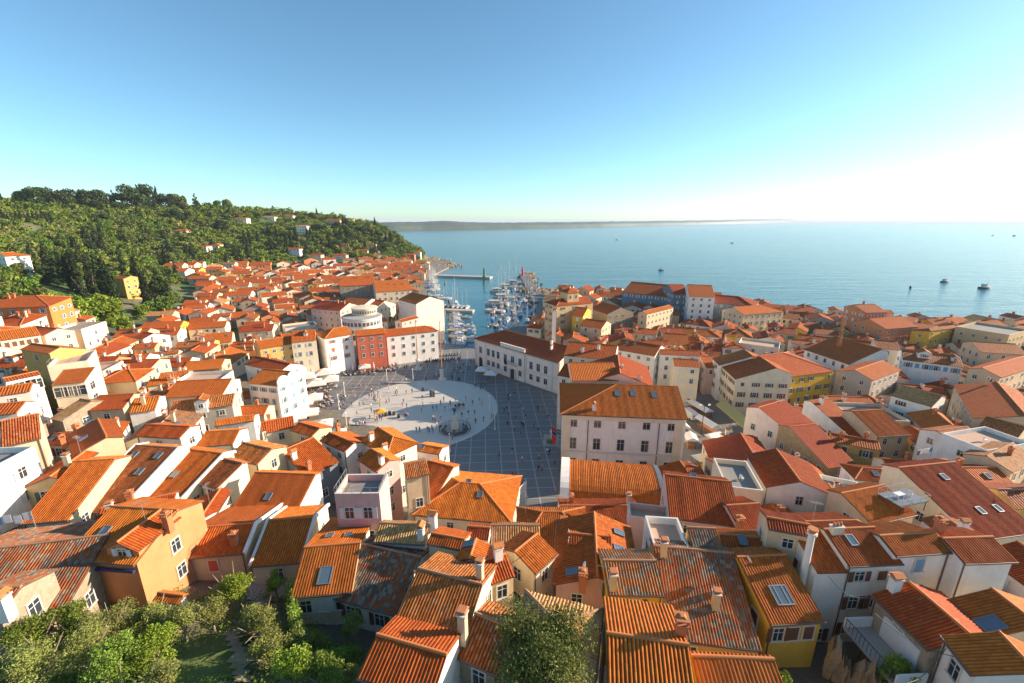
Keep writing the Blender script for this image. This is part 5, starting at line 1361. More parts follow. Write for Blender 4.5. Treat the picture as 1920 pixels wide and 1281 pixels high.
for kind, px, py, top, lab in [
    ('cypress',64,500,449,'leaning dark cypress beside the white villa at the left edge'), ('cypress',95,520,455,'second dark cypress right of the left-edge villa'), ('conifer',108,535,462,'broad dark conifer between the two left cypress groups'),
    ('cypress',160,585,498,'tallest pointed cypress in front of the bright bushes'), ('cypress',150,545,470,'dark cypress behind the tallest pointed cypress'), ('cypress',178,560,482,'dark cypress leaning over the bright bushes'),
    ('cypress',205,560,475,'slim cypress left of the yellow villa'), ('cypress',218,580,492,'low cypress touching the left side of the yellow villa'), ('cypress',262,545,470,'tall cypress right of the yellow villa'),
    ('cypress',278,575,500,'leaning cypress below right of the yellow villa'), ('conifer',302,560,490,'broad black-green conifer at the foot of the hill'), ('cypress',135,540,468,'cypress deep in the grove above the orange villa'),
    ('cypress',120,530,470,'cypress at the heart of the left grove'), ('cypress',190,545,468,'dark cypress behind the left grove'),
    ('broad',20,540,505,'round tree above the orange villa chimneys'), ('broad',60,555,520,'green tree behind the orange villa'), ('brightb',112,590,545,'yellow-green tree right of the orange villa'),
    ('brightb',170,618,560,'large bright green tree above the orange roofs'), ('brightb',200,612,555,'bright green tree left of the palm terrace'), ('broad',140,600,555,'leafy tree in the hollow beside the cypresses'),
    ('brightb',230,630,590,'low bright tree at the foot of the yellow villa steps'), ('broad',285,590,560,'leafy tree below the black-green conifer'), ('broad',315,590,555,'round tree where the hill meets the town'), ('brightb',268,600,572,'fresh green tree under the leaning cypress'),
    ('dark',85,575,540,'dark round tree under the grove'), ('dark',40,520,490,'dark tree under the left villa'), ('oliveb',110,505,480,'greyish olive tree above the grove'), ('dark',330,575,545,'dark shrub tree at the right end of the grove'),
    ('broad',560,380,-1,'')]:
    if top > 0: tpx(kind, px, py, top, lab)
rnd = random.Random(8)
# skyline trees: (kind, px, foot, top)
def sky_tree(kind, px, top, lab, dY=0):
    # walk up the column until the terrain's skyline
    best = None
    for py in range(470, 340, -2):
        q = hit(px, py, 1400)
        d = ray(px, py)
        if CAMZ+d.z*1400 > gz(d.x*1400, d.y*1400) and q.y > 1000: break
        best = (q, py)
    q, py = best; k0 = TREEK[(kind, 0)][2]; z2 = PY(px, top, q.y).z
    tree(kind, q.x, q.y, q.z-.5, max(.35, (z2-q.z)/k0), rnd, lab, 'trees on the hill skyline')
for kind, px, top, lab in [('cypress',5,356,'small cypress tip at the left end of the skyline'), ('broad',55,352,'round skyline tree beside the flat-roofed villa'), ('pine',80,346,'wide skyline pine left of the white skyline villa'), ('conifer',100,350,'skyline conifer left of the white skyline villa'),
    ('pine',122,350,'flat skyline pine touching the white skyline villa'), ('pine',165,350,'skyline pine just right of the white skyline villa'), ('pine',185,352,'second skyline pine right of the white skyline villa'), ('conifer',217,351,'pointed skyline conifer standing alone'),
    ('pine',245,352,'skyline pine left of the tallest skyline pine'), ('pine',264,344,'tallest umbrella pine on the skyline'), ('conifer',283,352,'dark skyline conifer right of the tallest pine'), ('cypress',299,351,'slim skyline cypress right of the tallest pine'), ('pine',315,357,'low skyline pine above the terrace villas'),
    ('dark',345,361,'round dark skyline tree among red roofs'), ('conifer',370,362,'pointed skyline conifer between two red-roofed villas'), ('broad',410,376,'leafy skyline tree at the villa row'), ('cypress',595,390,'lone dark cypress on the thin right part of the skyline'), ('dark',430,374,'dark tree at the start of the right skyline')]:
    sky_tree(kind, px, top, lab)
for i, px in enumerate(range(2, 104, 9)): tpx('cypress', px, 425+(i%3)*3, 391+(i%4)*3, f'cypress in the hedge-like row on the upper left slope', 'row of cypresses on the upper left slope') if i == 0 else None
proto_rows = []
for i, px in enumerate(range(11, 106, 8)):
    b = hit(px, 424); k0 = TREEK[('cypress', 0)][2]; z2 = PY(px, 390+(i*7)%9, b.y).z
    r = empty('cypress_tree', (b.x, b.y, b.z-.3), i*1.1); s = (z2-b.z)/k0; r.scale = (s, s, s)
    link('trunk', TREEK[('cypress', i%3)][1], r); link('crown', TREEK[('cypress', i%3)][0], r)
    tag(r, 'cypress in the hedge-like row on the upper left slope', 'tree', 'row of cypresses on the upper left slope'); TREES.append(r)
# dark belt of conifers and cypresses on the right half of the hill
def scatter(polypx, n, kinds, smin, smax, group, seed):
    rn = random.Random(seed); xs = [p[0] for p in polypx]; ys = [p[1] for p in polypx]; c = 0; tries = 0
    while c < n and tries < n*30:
        tries += 1; px, py = rn.uniform(min(xs), max(xs)), rn.uniform(min(ys), max(ys))
        if not inpoly(px, py, polypx): continue
        b = hit(px, py)
        if b.y > 1000 or any(obb_hit((b.x, b.y, 2, 2, 0), f) for f in FOOT if abs(f[0]-b.x)+abs(f[1]-b.y) < 40): continue
        kd = rn.choice(kinds); tree(kd, b.x, b.y, b.z-.4, rn.uniform(smin, smax), rn, f"{TLAB[kd][0]} {group_at(px, py)}", f"{TLAB[kd][0]} {group_at(px, py)}"); c += 1
def group_at(px, py):
    best = min([('below the white tower villa',575,470),('above the far orange house',455,470),('on the tip of the wooded cape',725,450),('above the harbour end houses',690,500),('on the middle slope',330,440),('beside the pink cube house',345,435),('over the left terraces',180,430),('under the skyline villas',430,400),('near the two slope villas',390,470),('on the right shoulder of the hill',640,430)], key=lambda l: math.hypot(l[1]-px, l[2]-py))
    return best[0]
scatter([(440,478),(470,440),(560,450),(600,425),(720,425),(745,440),(750,475),(780,482),(690,490),(620,480),(560,490),(500,480),(450,500)], 100, ['cypress','cypress','conifer','dark','pine','cypress','broad'], .75, 1.25, 'dark trees of the hill belt', 3)
scatter([(110,520),(210,470),(330,480),(440,440),(450,500),(345,512),(330,530),(300,540),(240,530)], 40, ['broad','brightb','oliveb','dark','cypress'], .6, 1.1, 'trees on the middle slope', 4)
scatter([(60,470),(130,455),(330,450),(430,470),(330,515),(230,500),(110,520)], 34, ['cypress','dark','conifer','dark','cypress','broad'], 1.0, 1.5, 'x', 14)
scatter([(100,395),(420,395),(560,415),(420,440),(120,440)], 26, ['dark','broad','dark','pine','cypress'], .9, 1.5, 'x', 15)
scatter([(300,512),(360,500),(450,500),(450,508),(360,520)], 12, ['brightb','broad'], .6, .9, 'trees above the far streets', 9)
# hill woodland as one mass
def wood():
    rs = np.random.RandomState(9); rn = random.Random(19); V = []; T = []; mats = []; parts = {}
    protos = [(k, [leaf_arr(k, j*5+i) for j in range(3)]) for i, k in enumerate(('broad','brightb','oliveb','dark'))]
    poly = [(-40,640),(-40,365),(100,372),(250,372),(400,378),(520,392),(600,400),(660,412),(745,425),(790,455),(800,492),(750,496),(600,486),(440,506),(360,516),(330,535),(250,560),(225,500),(120,520),(60,540),(90,565)]
    out = {k: [] for k, _ in protos}; cnt = 0
    for _ in range(60000):
        Y = 170+rn.random()**.9*560; X = rn.uniform(-560, -60); z = gz(X, Y)
        if z < 4: continue
        a, b, d = proj(X, Y, z)
        if not inpoly(max(-39, min(1900, a)), b, poly) and not (b < 420 and a < 740 and a > -60 and z > 35): continue
        if a < -60: continue
        # clearings and terraces show bare ground
        w_ = math.sin(X*.035+1)*math.sin(Y*.05)+.5*math.sin(X*.09+Y*.06)
        if w_ > 1.05 and rn.random() < .7: continue
        if any(abs(f[0]-X) < f[2]+3 and abs(f[1]-Y) < f[3]+3 for f in HILLF): continue
        k = rn.choices(['broad','brightb','oliveb','dark'], [5,2.6,2.6,2])[0]; s = .38+.95*rn.random()**1.6*(1 if Y < 400 else 1.15)
        out[k].append((X, Y, z-.8*s, s, rn.random()*6.28)); cnt += 1
        if cnt >= 8200: break
    for k, arr in protos:
        L = out[k]
        if not L: continue
        vs = []; ts = []
        for (X, Y, z, s, a) in L:
            co, si = math.cos(a), math.sin(a); base, tone = arr[int(a*10)%3]; p = base*s*np.array([1, .75+.5*((a*7)%1), .8+.5*((a*3)%1)]); vs.append(np.stack([p[:,0]*co-p[:,1]*si+X, p[:,0]*si+p[:,1]*co+Y, p[:,2]*.85+z], 1)); ts.append(np.clip(tone*.7+rs.uniform(-.1,.35), 0, 1))
        parts[k] = (np.concatenate(vs), np.concatenate(ts))
    nv = sum(len(v) for v, t in parts.values()); nf = nv//4
    me = bpy.data.meshes.new('hill_woodland'); me.vertices.add(nv); me.vertices.foreach_set('co', np.concatenate([v for v, t in parts.values()]).astype('f').ravel())
    me.loops.add(nv); me.loops.foreach_set('vertex_index', np.arange(nv, dtype='i')); me.polygons.add(nf)
    me.polygons.foreach_set('loop_start', np.arange(0, nv, 4, dtype='i')); me.polygons.foreach_set('loop_total', np.full(nf, 4, 'i'))
    mi = np.concatenate([np.full(len(v)//4, i, 'i') for i, (v, t) in enumerate(parts.values())])
    for k in parts: me.materials.append(LEAF[{'broad':'broad','brightb':'bright','oliveb':'olive','dark':'oak'}[k]])
    me.polygons.foreach_set('material_index', mi); me.update(calc_edges=True)
    at = me.attributes.new('tone', 'FLOAT', 'FACE'); at.data.foreach_set('value', np.concatenate([t for v, t in parts.values()]).astype('f'))
    tag(link('hill_woodland', me), 'green scrub and woodland covering the hill', 'woodland', kind='stuff'); print('wood', cnt, nf)
def leaf_arr(k, sd):
    rn = random.Random(sd); h, w = 7, 7; me = leaf_mesh('tmp', blob_set('broad', rn, h, w), 150, .66, LEAF['broad'], seed=sd, aspect=.8)
    v = np.zeros(len(me.vertices)*3, 'f'); me.vertices.foreach_get('co', v); t = np.zeros(len(me.polygons), 'f'); me.attributes['tone'].data.foreach_get('value', t)
    bpy.data.meshes.remove(me); return v.reshape(-1,3), t
# villas on the hill
HILLF = []
def villa(px, py, wpx, lab, wl='white', tl='orange', hh=6.5, depth=9, rz=0, sky=False, z=None):
    hh *= .78
    b = hit(px, py) ; d = proj(b.x, b.y, b.z)[2]; w_ = max(6, wpx*d/FPX); g = b.z
    tn = math.tan(R(20)); hy = min(depth, w_)/2
    r = build_house(Vector((b.x, b.y, 0)), rz, -w_/2, w_/2, hy, hy, g+hh+hy*tn, 20, hy*.9, hy*.9, wall=wl, tile=tl, near=0, chim=[], label=lab, cat='villa', name='villa', group='villas on the hill', win='grey', ground=g-1)
    HILLF.append((b.x, b.y, w_/2, hy)); return r
for a in [(147,371,32,'white villa with orange roofs on the skyline between pines'), (35,372,34,'grey flat-looking villa near the left end of the skyline','grey','brown',5), (240,372,26,'white skyline villa below the tallest pine'), (300,375,20,'small skyline villa with red roof right of the tallest pine'), (336,374,30,'long skyline villa with red roof and white wall'), (360,375,14,'small red-roofed skyline villa left of the pointed conifer'),
          (383,376,20,'skyline villa right of the pointed conifer'), (406,380,24,'red-roofed villa at the right end of the villa row','white','red'), (455,384,20,'pink skyline villa right of the villa row','palepink'), (474,384,12,'white cube villa on the right skyline','white','pale'), (490,386,16,'pale skyline villa with flat orange roof','cream'), (520,390,12,'last small villa on the right skyline'),
          (453,418,28,'white slope villa with orange roof below the villa row'), (345,440,22,'pink cube house on the middle slope','pink','orange',5), (383,470,22,'white slope villa with dark roof on the lower terraces','white','red',5), (405,465,20,'greenish slope villa beside the white terrace villa','sand','orange',4), (160,458,26,'low house with orange roof on the left slope','white','orange',4), (312,467,10,'tiny orange-roofed hut on the terraces','cream','orange',3), (507,415,24,'white villa half hidden above the dark belt','white','pale'),
          (544,412,18,'cream villa with orange roof above the dark belt','cream'), (570,440,20,'tall white tower villa in the dark belt','white','pale',13), (553,478,26,'white villa with red roof and lookout at the edge of the far town','white','red',8), (595,487,22,'cream villa with red roof below the cypress belt','cream','red'), (627,468,16,'orange house among the cypresses','peach'), (645,467,16,'red-roofed house among the cypresses','peach','orange'), (693,466,24,'cream harbour villa with red roof on the cape slope','cream','red'), (680,478,24,'yellow harbour villa under the cape woods','ochre','red'), (640,487,24,'pale blue harbour house under the cape woods','grey','orange'), (705,478,16,'small cream villa at the cape slope','cream'), (625,418,30,'pink villa row among trees near the right skyline','pink','orange',4), (655,416,18,'orange-roofed villa near the cape skyline','cream','orange',4),
          (768,488,22,'red-brown harbour house at the foot of the cape','red','red',9), (784,484,12,'tall pale harbour house at the foot of the cape','palepink','orange',10), (797,500,16,'white harbour house with orange roof before the mole','white','orange',7), (752,496,20,'orange house by the far quay','peach','orange',7)]:
    villa(*a)
wood()
# ---------------------------------------------------------------- harbour
HM = {'hull': plain('boat_white', (.58,.57,.54), .4), 'hullblue': plain('boat_blue', (.03,.14,.35), .35), 'deck': plain('boat_deck', (.55,.48,.38), .6), 'cover': plain('blue_cover', (.02,.16,.42), .7), 'teal': plain('teal_cover', (.05,.30,.38), .7),
      'mast': plain('alu_mast', (.62,.62,.60), .35, .4), 'hullwood': plain('varnished_hull', (.25,.10,.04), .4), 'hulldark': plain('dark_hull', (.03,.035,.045), .4), 'sail': plain('sailcloth', (.78,.76,.70), .8),
      'redlamp': plain('red_beacon', (.62,.03,.04), .45), 'greenlamp': plain('green_beacon', (.03,.20,.10), .45)}
def hull(mb, L, B, Hh, mat, deck, z0=-.25):
    n = 9; secs = []
    for i in range(n):
        t = i/(n-1); b = B/2*(1-max(0, (t-.45)/.55)**2.2)*(.86+.14*min(1, t*4)); k = .16*max(0, t-.5)*2*Hh/.8
        x = -L/2+L*t; secs.append([(x, -b, Hh+k), (x*.97, -b*.78, z0+.12), (x*.93, 0, z0-.1), (x*.97, b*.78, z0+.12), (x, b, Hh+k)])
    vs = [p for s in secs for p in s]; fs = []
    for i in range(n-1):
        for k in range(4): fs.append((i*5+k, (i+1)*5+k, (i+1)*5+k+1, i*5+k+1))
    mb.faces(vs, fs+[(0,1,2,3,4)], mat, False)
    mb.faces([s[0] for s in secs]+[s[4] for s in secs], [(i, i+1, n+i+1, n+i) for i in range(n-1)], deck)
def boat_parts(kind, rnd):
    out = []
    if kind == 'motor':
        m = MB(); hull(m, 6.2, 2.2, .75, HM['hull'], HM['hull']); out.append(('hull', m.mesh('hull')))
        m = MB(); m.box((-.2,0,1.05), (2.6,1.6,.7), HM['hull'], 0, .78); out.append(('cabin', m.mesh('cabin')))
        m = MB(); m.box((1.0,0,1.25), (.5,1.5,.5), M['glass'], 0, .8); out.append(('windshield', m.mesh('windshield')))
        m = MB(); m.box((-3.15,0,.8), (.4,.45,.8), M['dark']); out.append(('outboard_motor', m.mesh('outboard_motor')))
    elif kind == 'covered':
        m = MB(); hull(m, 5.2, 2.0, .6, HM['hull'], HM['deck']); out.append(('hull', m.mesh('hull')))
        m = MB(); m.faces([(-2.3,-.95,.7),(1.9,-.7,.75),(1.9,.7,.75),(-2.3,.95,.7),(-2.1,0,1.25),(1.6,0,1.1)], [(0,1,5,4),(1,2,5),(2,3,4,5),(3,0,4)], HM['cover']); out.append(('boat_cover', m.mesh('boat_cover')))
    elif kind == 'wood':
        m = MB(); hull(m, 7.5, 2.6, .9, HM['hullwood'], HM['deck']); out.append(('hull', m.mesh('hull')))
        m = MB(); m.box((-1.2,0,1.6), (1.8,1.6,1.5), HM['hull']); m.box((-1.2,0,2.42), (2.3,2.0,.12), HM['hullblue']); out.append(('wheelhouse', m.mesh('wheelhouse')))
        m = MB(); m.cyl((.8,0,.9),(.8,0,4.8),.06,.04,HM['hullwood'],6); out.append(('mast', m.mesh('mast')))
    elif kind == 'sail':
        m = MB(); hull(m, 9.0, 2.8, .95, HM['hull'], HM['hull']); out.append(('hull', m.mesh('hull')))
        m = MB(); m.box((.2,0,1.15), (3.6,1.5,.45), HM['hull'], 0, .85); out.append(('cabin', m.mesh('cabin')))
        m = MB(); m.cyl((.8,0,1),(.8,0,12.5),.09,.06,HM['mast'],6); m.cyl((.8,0,12.4),(4.4,0,1.1),.02,.02,HM['mast'],4,cap=False); m.cyl((.8,0,12.4),(-4.3,0,1.0),.02,.02,HM['mast'],4,cap=False); m.box((.8,0,8),(.06,1.6,.06),HM['mast']); out.append(('mast', m.mesh('mast')))
        m = MB(); m.cyl((.7,0,2.1),(-3.4,0,2.1),.2,.14,HM['cover'],7); out.append(('furled_sail', m.mesh('furled_sail')))
    elif kind == 'yacht':
        m = MB(); hull(m, 14, 4.0, 1.3, HM['hull'], HM['deck']); out.append(('hull', m.mesh('hull')))
        m = MB(); m.box((-1.5,0,1.9), (6.5,2.8,1.2), HM['hull'], 0, .9); m.box((-1.5,0,1.95), (6.3,2.86,.45), M['glass'], 0, .97); m.box((-2.2,0,2.7),(5,2.6,.15), HM['sail']); out.append(('cabin', m.mesh('cabin')))
        m = MB(); m.cyl((1,0,1),(1,0,20),.13,.09,HM['mast'],6); m.cyl((1,0,19.8),(6.8,0,1.5),.03,.03,HM['mast'],4,cap=False); m.cyl((1,0,19.8),(-6.8,0,1.4),.03,.03,HM['mast'],4,cap=False); m.box((1,0,12),(.08,2.4,.08),HM['mast']); m.box((1,0,16),(.08,1.8,.08),HM['mast']); out.append(('mast', m.mesh('mast')))
        m = MB(); m.cyl((.9,0,3.2),(-5,0,3.2),.26,.2,HM['sail'],7); out.append(('furled_sail', m.mesh('furled_sail')))
    return out
BP = {k: boat_parts(k, None) for k in ('motor','covered','wood','sail','yacht')}
BN = {'motor':('motorboat','white motorboat with glass windshield'), 'covered':('small_boat','small boat under a bright blue cover'), 'wood':('fishing_boat','varnished fishing boat with white wheelhouse'), 'sail':('sailing_boat','white sailing boat with furled blue sail'), 'yacht':('sailing_yacht','large white two-decked yacht with a tall mast')}
BOATS = []
def boat(kind, x, y, rz, s, where_, group, lab=None):
    r = empty(BN[kind][0], (x, y, 0), rz); r.scale = (s,)*3
    for nm, me in BP[kind]: link(nm, me, r)
    tag(r, lab or f"{BN[kind][1]} {where_}", 'boat', group+', '+BN[kind][0].replace('_',' ')+'s'); BOATS.append((x, y)); return r
rnd = random.Random(21)
# row along the left quay
q0, q1 = P(839,649,0), P(837,590,0)
n = 27
for i in range(n):
    t = (i+.5)/n; b = q0.lerp(q1, t); k = rnd.choice(['motor','motor','motor','covered','sail','wood','motor'])
    s = rnd.uniform(.95, 1.25)*(1 if k != 'sail' else .85); boat(k, b.x+4.8+rnd.uniform(-.4,.8), b.y+rnd.uniform(-.3,.3), math.pi+rnd.uniform(-.08,.08)+.05, s, 'moored side by side along the left quay', 'boats along the left quay')
for i in range(n-6):
    t = (i+3)/n; b = q0.lerp(q1, t)
    if rnd.random() < .55: boat(rnd.choice(['motor','covered']), b.x+11.5+rnd.uniform(-.5,1), b.y, rnd.uniform(-.1,.1), rnd.uniform(.9,1.1), 'in the outer row off the left quay', 'boats in the outer row')
for i, (px, py) in enumerate([(846,655),(853,657),(860,659),(867,660.5),(874,661.5),(880,662),(886,662.5),(891,663)]):
    b = P(px, py-4, 0); boat('covered', b.x, b.y+1.2, math.pi/2+.5-.05*i, 1.1, 'at the basin end by the square', 'blue-covered boats by the square')
for i in range(9):
    b = P(808+i*8.5, 573.5+i*.5, 0); boat(rnd.choice(['motor','wood','motor','sail']), b.x, b.y, -math.pi/2+rnd.uniform(-.1,.1), rnd.uniform(.9,1.2), 'behind the short jetty', 'boats behind the short jetty')
b = P(853,576,0); boat('yacht', b.x, b.y+3, -math.pi/2, .95, '', 'yachts', 'white sailing yacht with the tallest mast behind the short jetty')
for i in range(8):
    b = P(806+i*4.2, 553+i*1.2, 0); boat(rnd.choice(['sail','sail','motor']), b.x, b.y, .3, rnd.uniform(.9,1.15), 'in the row beyond the short jetty', 'boats beyond the short jetty')
for i in range(26):
    b = P(735+rnd.random()*75, 512+rnd.random()*20, 0)
    if inpoly(b.x, b.y, COAST): b = P(803+rnd.random()*12, 527+rnd.random()*20, 0)
    if not inpoly(b.x, b.y, COAST): boat('sail', b.x, b.y, rnd.uniform(-.3,.3), rnd.uniform(1,1.3), 'in the far marina below the cape', 'masts in the far marina')
# packed boats on the right side of the basin
RP = [(918,588),(925,612),(936,628),(958,622),(1000,612),(1004,585),(1008,562),(990,540),(974,518),(966,520),(950,535),(936,548),(928,570)]
placed = []; tr = 0; HV = {}
while len(placed) < 88 and tr < 6000:
    tr += 1; px, py = rnd.uniform(915,1010), rnd.uniform(516,632)
    if not inpoly(px, py, RP): continue
    b = P(px, py, 0)
    if inpoly(b.x, b.y, COAST): continue
    if any(abs(b.x-q[0]) < 3.0 and abs(b.y-q[1]) < 6.5 for q in placed) : continue
    placed.append((b.x, b.y)); k = rnd.choice(['motor','motor','covered','wood','sail','sail','wood','covered'])
    hc, hn = rnd.choice([('hull',''),('hull',''),('hulldark','dark-hulled '),('hullblue','blue-hulled '),('hullwood','brown-hulled '),('hullwood','brown-hulled ')])
    bt = boat(k, b.x, b.y, math.pi/2+rnd.choice((0, math.pi))+rnd.uniform(-.15,.15), rnd.uniform(.9,1.15), '', 'boats packed in the right half of the basin', f"{hn}{BN[k][1]} in the packed right of the basin".replace('white sailing','sailing').replace('varnished ','').replace('white motorboat','motorboat') if hn else None)
    if not hn: bt['label'] += 'in the packed right of the basin'
    bt['group'] = bt['label']
    if hn:
        for c in bt.children:
            if c.name.startswith('hull'):
                kk = (k, hc)
                if kk not in HV: HV[kk] = c.data.copy(); HV[kk].materials[0] = HM[hc]
                c.data = HV[kk]
for px, py, lab in ((937,548,'white yacht with tall mast at the outer left corner of the packed boats'),(952,540,'tall-masted yacht in the middle of the outer packed boats'),(965,532,'tall-masted yacht nearest the red beacon'),(944,560,'long white yacht lying across the packed right-hand boats'),(932,572,'white excursion yacht beside the small right-hand jetty')):
    b = P(px, py, 0); boat('yacht', b.x, b.y, .1, 1.15, '', 'yachts', lab)
b = P(917,612,0); boat('sail', b.x, b.y, 1.2, .6, '', 'x', 'small sailing boat floating alone in the middle of the basin')
# boats out at sea
for px, py, k, s, lab in ((1373,456,'sail',1.3,'tiny white sailing boat far out on the open sea'),(1157,450,'motor',1.6,'tiny motorboat far out beneath the distant coast'),(1240,507,'wood',.9,'dark fishing boat on open water above the slate-blue building'),(1772,529,'wood',1.15,'dark fishing boat on the right-hand sea, the smaller of two'),(1847,541,'wood',1.5,'larger dark fishing boat near the right edge of the sea'),(1862,442,'motor',2,'far speck of a boat near the right horizon'),(1902,443,'wood',2.2,'farthest boat at the right end of the horizon')):
    b = P(px, py, 0); r = boat(k, b.x, b.y, .15, s, '', 'x', lab); r['group'] = 'boats at sea'
    if k == 'wood':
        for c in r.children:
            if c.name.startswith('hull'):
                c.data = c.data.copy(); c.data.materials[0] = HM['hulldark']
m = MB(); m.lathe([(0,.9),(.5,.6),(.6,0),(.5,-.4)], M['dark'], 10); bme = m.mesh('buoy')
for px, py, lab in ((1707,540,'small dark buoy on the right-hand sea'),(834,533,'dark buoy inside the harbour mouth'),(842,567,'dark buoy before the white boat row')):
    b = P(px, py, 0); o = link('buoy', bme, None, b); o.scale = (1.5,1.5,2.2); tag(o, lab, 'buoy')
# moles, jetties
def slab(name, pts, z, mat, lab=None, cat=None, kind=None):
    m = MB(); n = len(pts); m.faces([(x, y, z) for x, y in pts]+[(x, y, -3) for x, y in pts], [tuple(range(n))]+[(i, n+i, n+(i+1)%n, (i+1)%n) for i in range(n)], mat)
    return tag(m.build(name), lab, cat, None, kind)
def strip(a, b, w):
    d = Vector((b.x-a.x, b.y-a.y)).normalized(); nx, ny = -d.y*w/2, d.x*w/2
    return [(a.x+nx, a.y+ny), (b.x+nx, b.y+ny), (b.x-nx, b.y-ny), (a.x-nx, a.y-ny)]
PIER = plain('pier_stone', (.48,.44,.38), .85)
slab('mole', strip(P(806,518,0), P(921,522,0), 9), 1.6, PIER, 'long pale stone mole closing the left side of the harbour mouth', 'mole')
slab('mole', strip(P(1012,572,0), P(982,516,0), 9), 1.9, M['slate'], 'dark paved mole running out to the red beacon', 'mole')
slab('jetty', strip(P(800,582.5,0), P(888,585.5,0), 5), 1.3, PIER, 'short stone jetty dividing the left boats', 'jetty')
slab('jetty', strip(P(912,583,0), P(945,586,0), 5), 1.2, PIER, 'short jetty at the right-hand packed boats', 'jetty')
def beacon(px, py, mat, h, lab):
    b = P(px, py, 1.6); m = MB(); m.lathe([(2.0,0),(2.0,.8),(1.3,1.0),(.95,h*.7),(1.5,h*.72),(1.5,h*.76),(.7,h*.77),(.7,h*.9),(0,h)], mat, 14, smooth=False); tag(m.build('harbour_beacon', None, b), lab, 'beacon')
beacon(980, 517, HM['redlamp'], 9.0, 'red harbour beacon at the end of the dark mole'); beacon(908, 520, HM['greenlamp'], 9.5, 'green harbour beacon near the end of the pale mole')
def rocks(name, a, b, w, n, seed, lab):
    rn = random.Random(seed); m = MB(); d = (b-a); nn = Vector((-d.y, d.x, 0)).normalized(); mt = WALL['warmstone'] if seed % 2 else WALL['stone']
    for i in range(n):
        p = a+d*rn.random()+nn*rn.gauss(0, w/2.6); s = rn.uniform(1.2, 2.8); c = [Vector((sx*s/2*rn.uniform(.6,1.1), sy*s/2*rn.uniform(.6,1.1), sz*s/2*rn.uniform(.5,.9))) for sz in (-1,1) for sx, sy in ((-1,-1),(1,-1),(1,1),(-1,1))]
        R3 = Matrix.Rotation(rn.random()*6, 3, 'Z') @ Matrix.Rotation(rn.uniform(-.4,.4), 3, 'X'); z = max(-.4, 1.2-abs(rn.gauss(0,.8)))
        m.faces([R3 @ v + Vector((p.x, p.y, z)) for v in c], [(0,3,2,1),(4,5,6,7),(0,1,5,4),(1,2,6,5),(2,3,7,6),(3,0,4,7)], mt)
    tag(m.build(name), lab, 'rocks', kind='stuff')
rocks('rock_armour', P(1001,568,0), P(990,513,0), 9, 420, 3, 'pale boulders heaped along the outer side of the dark mole')
rocks('rock_shore', P(1012,552,0), P(1032,545,0), 12, 120, 5, 'sunlit rocks at the little beach right of the mole')
rocks('rock_shore', P(800,483,0), P(842,502,0), 22, 260, 7, 'pale rocky shore beyond the harbour end houses')
rocks('rock_shore', P(1030,547,0), P(1160,546,0), 6, 200, 9, 'boulders along the seafront behind the tan building')
# ---------------------------------------------------------------- people
SK = plain('skin', (.50,.28,.18), .6); HAIR = plain('hair', (.05,.03,.02), .7)
CLO = {'black':(.02,.02,.025), 'navy':(.03,.05,.14), 'red':(.50,.03,.04), 'white':(.72,.70,.68), 'grey':(.22,.22,.24), 'pink':(.60,.25,.28), 'blue':(.08,.20,.45), 'beige':(.50,.40,.28), 'green':(.08,.18,.09), 'orange':(.60,.22,.05)}
CM = {k: plain('cloth_'+k, v, .85) for k, v in CLO.items()}
def skin_body(pose):
    """one continuous skinned figure; returns verts, faces"""
    if pose == 'sit':
        J = [(0,0,.50),(0,-.02,.75),(0,-.03,1.02),(0,-.03,1.14),(0,-.05,1.22),(0,-.06,1.32), (-.1,0,.50),(-.12,-.42,.50),(-.12,-.45,.08),(-.12,-.58,.04), (.1,0,.50),(.12,-.42,.50),(.12,-.45,.08),(.12,-.58,.04), (-.19,-.03,1.0),(-.25,-.05,.76),(-.18,-.32,.72), (.19,-.03,1.0),(.25,-.05,.76),(.18,-.32,.72)]
    else:
        st = {'stand': 0.05, 'walk': .26}[pose]; ar = {'stand': .03, 'walk': .2}[pose]
        J = [(0,0,.93),(0,0,1.15),(0,0,1.38),(0,0,1.48),(0,-.01,1.56),(0,-.02,1.68), (-.09,0,.90),(-.11,-st*.5-.01,.50),(-.11,-st,.07),(-.11,-st-.14,.04), (.09,0,.90),(.11,st*.35-.02,.50),(.11,st,.08),(.11,st-.13,.05), (-.20,0,1.38),(-.25,ar*.6,1.12),(-.24,ar*.2-.08,.86), (.20,0,1.38),(.25,-ar*.6,1.12),(.24,-ar-.04,.88)]
    E = [(0,1),(1,2),(2,3),(3,4),(4,5),(0,6),(6,7),(7,8),(8,9),(0,10),(10,11),(11,12),(12,13),(2,14),(14,15),(15,16),(2,17),(17,18),(18,19)]
    Rr = [.14,.125,.15,.06,.095,.09,.10,.07,.05,.035,.10,.07,.05,.035,.065,.05,.035,.065,.05,.035]
    me = bpy.data.meshes.new('tmp'); me.from_pydata([Vector(j) for j in J], E, []); o = bpy.data.objects.new('tmp', me); COL.objects.link(o)
    md = o.modifiers.new('s', 'SKIN'); sv = me.skin_vertices[0].data
    for v, r in zip(sv, Rr): v.radius = (r, r*.8)
    sv[0].use_root = True; ms = o.modifiers.new('b', 'SUBSURF'); ms.levels = 1; ms.render_levels = 1
    dg = bpy.context.evaluated_depsgraph_get(); em = bpy.data.meshes.new_from_object(o.evaluated_get(dg)); bpy.data.objects.remove(o); bpy.data.meshes.remove(me)
    return em
BODY = {p: skin_body(p) for p in ('stand', 'walk', 'sit')}
_pm = {}
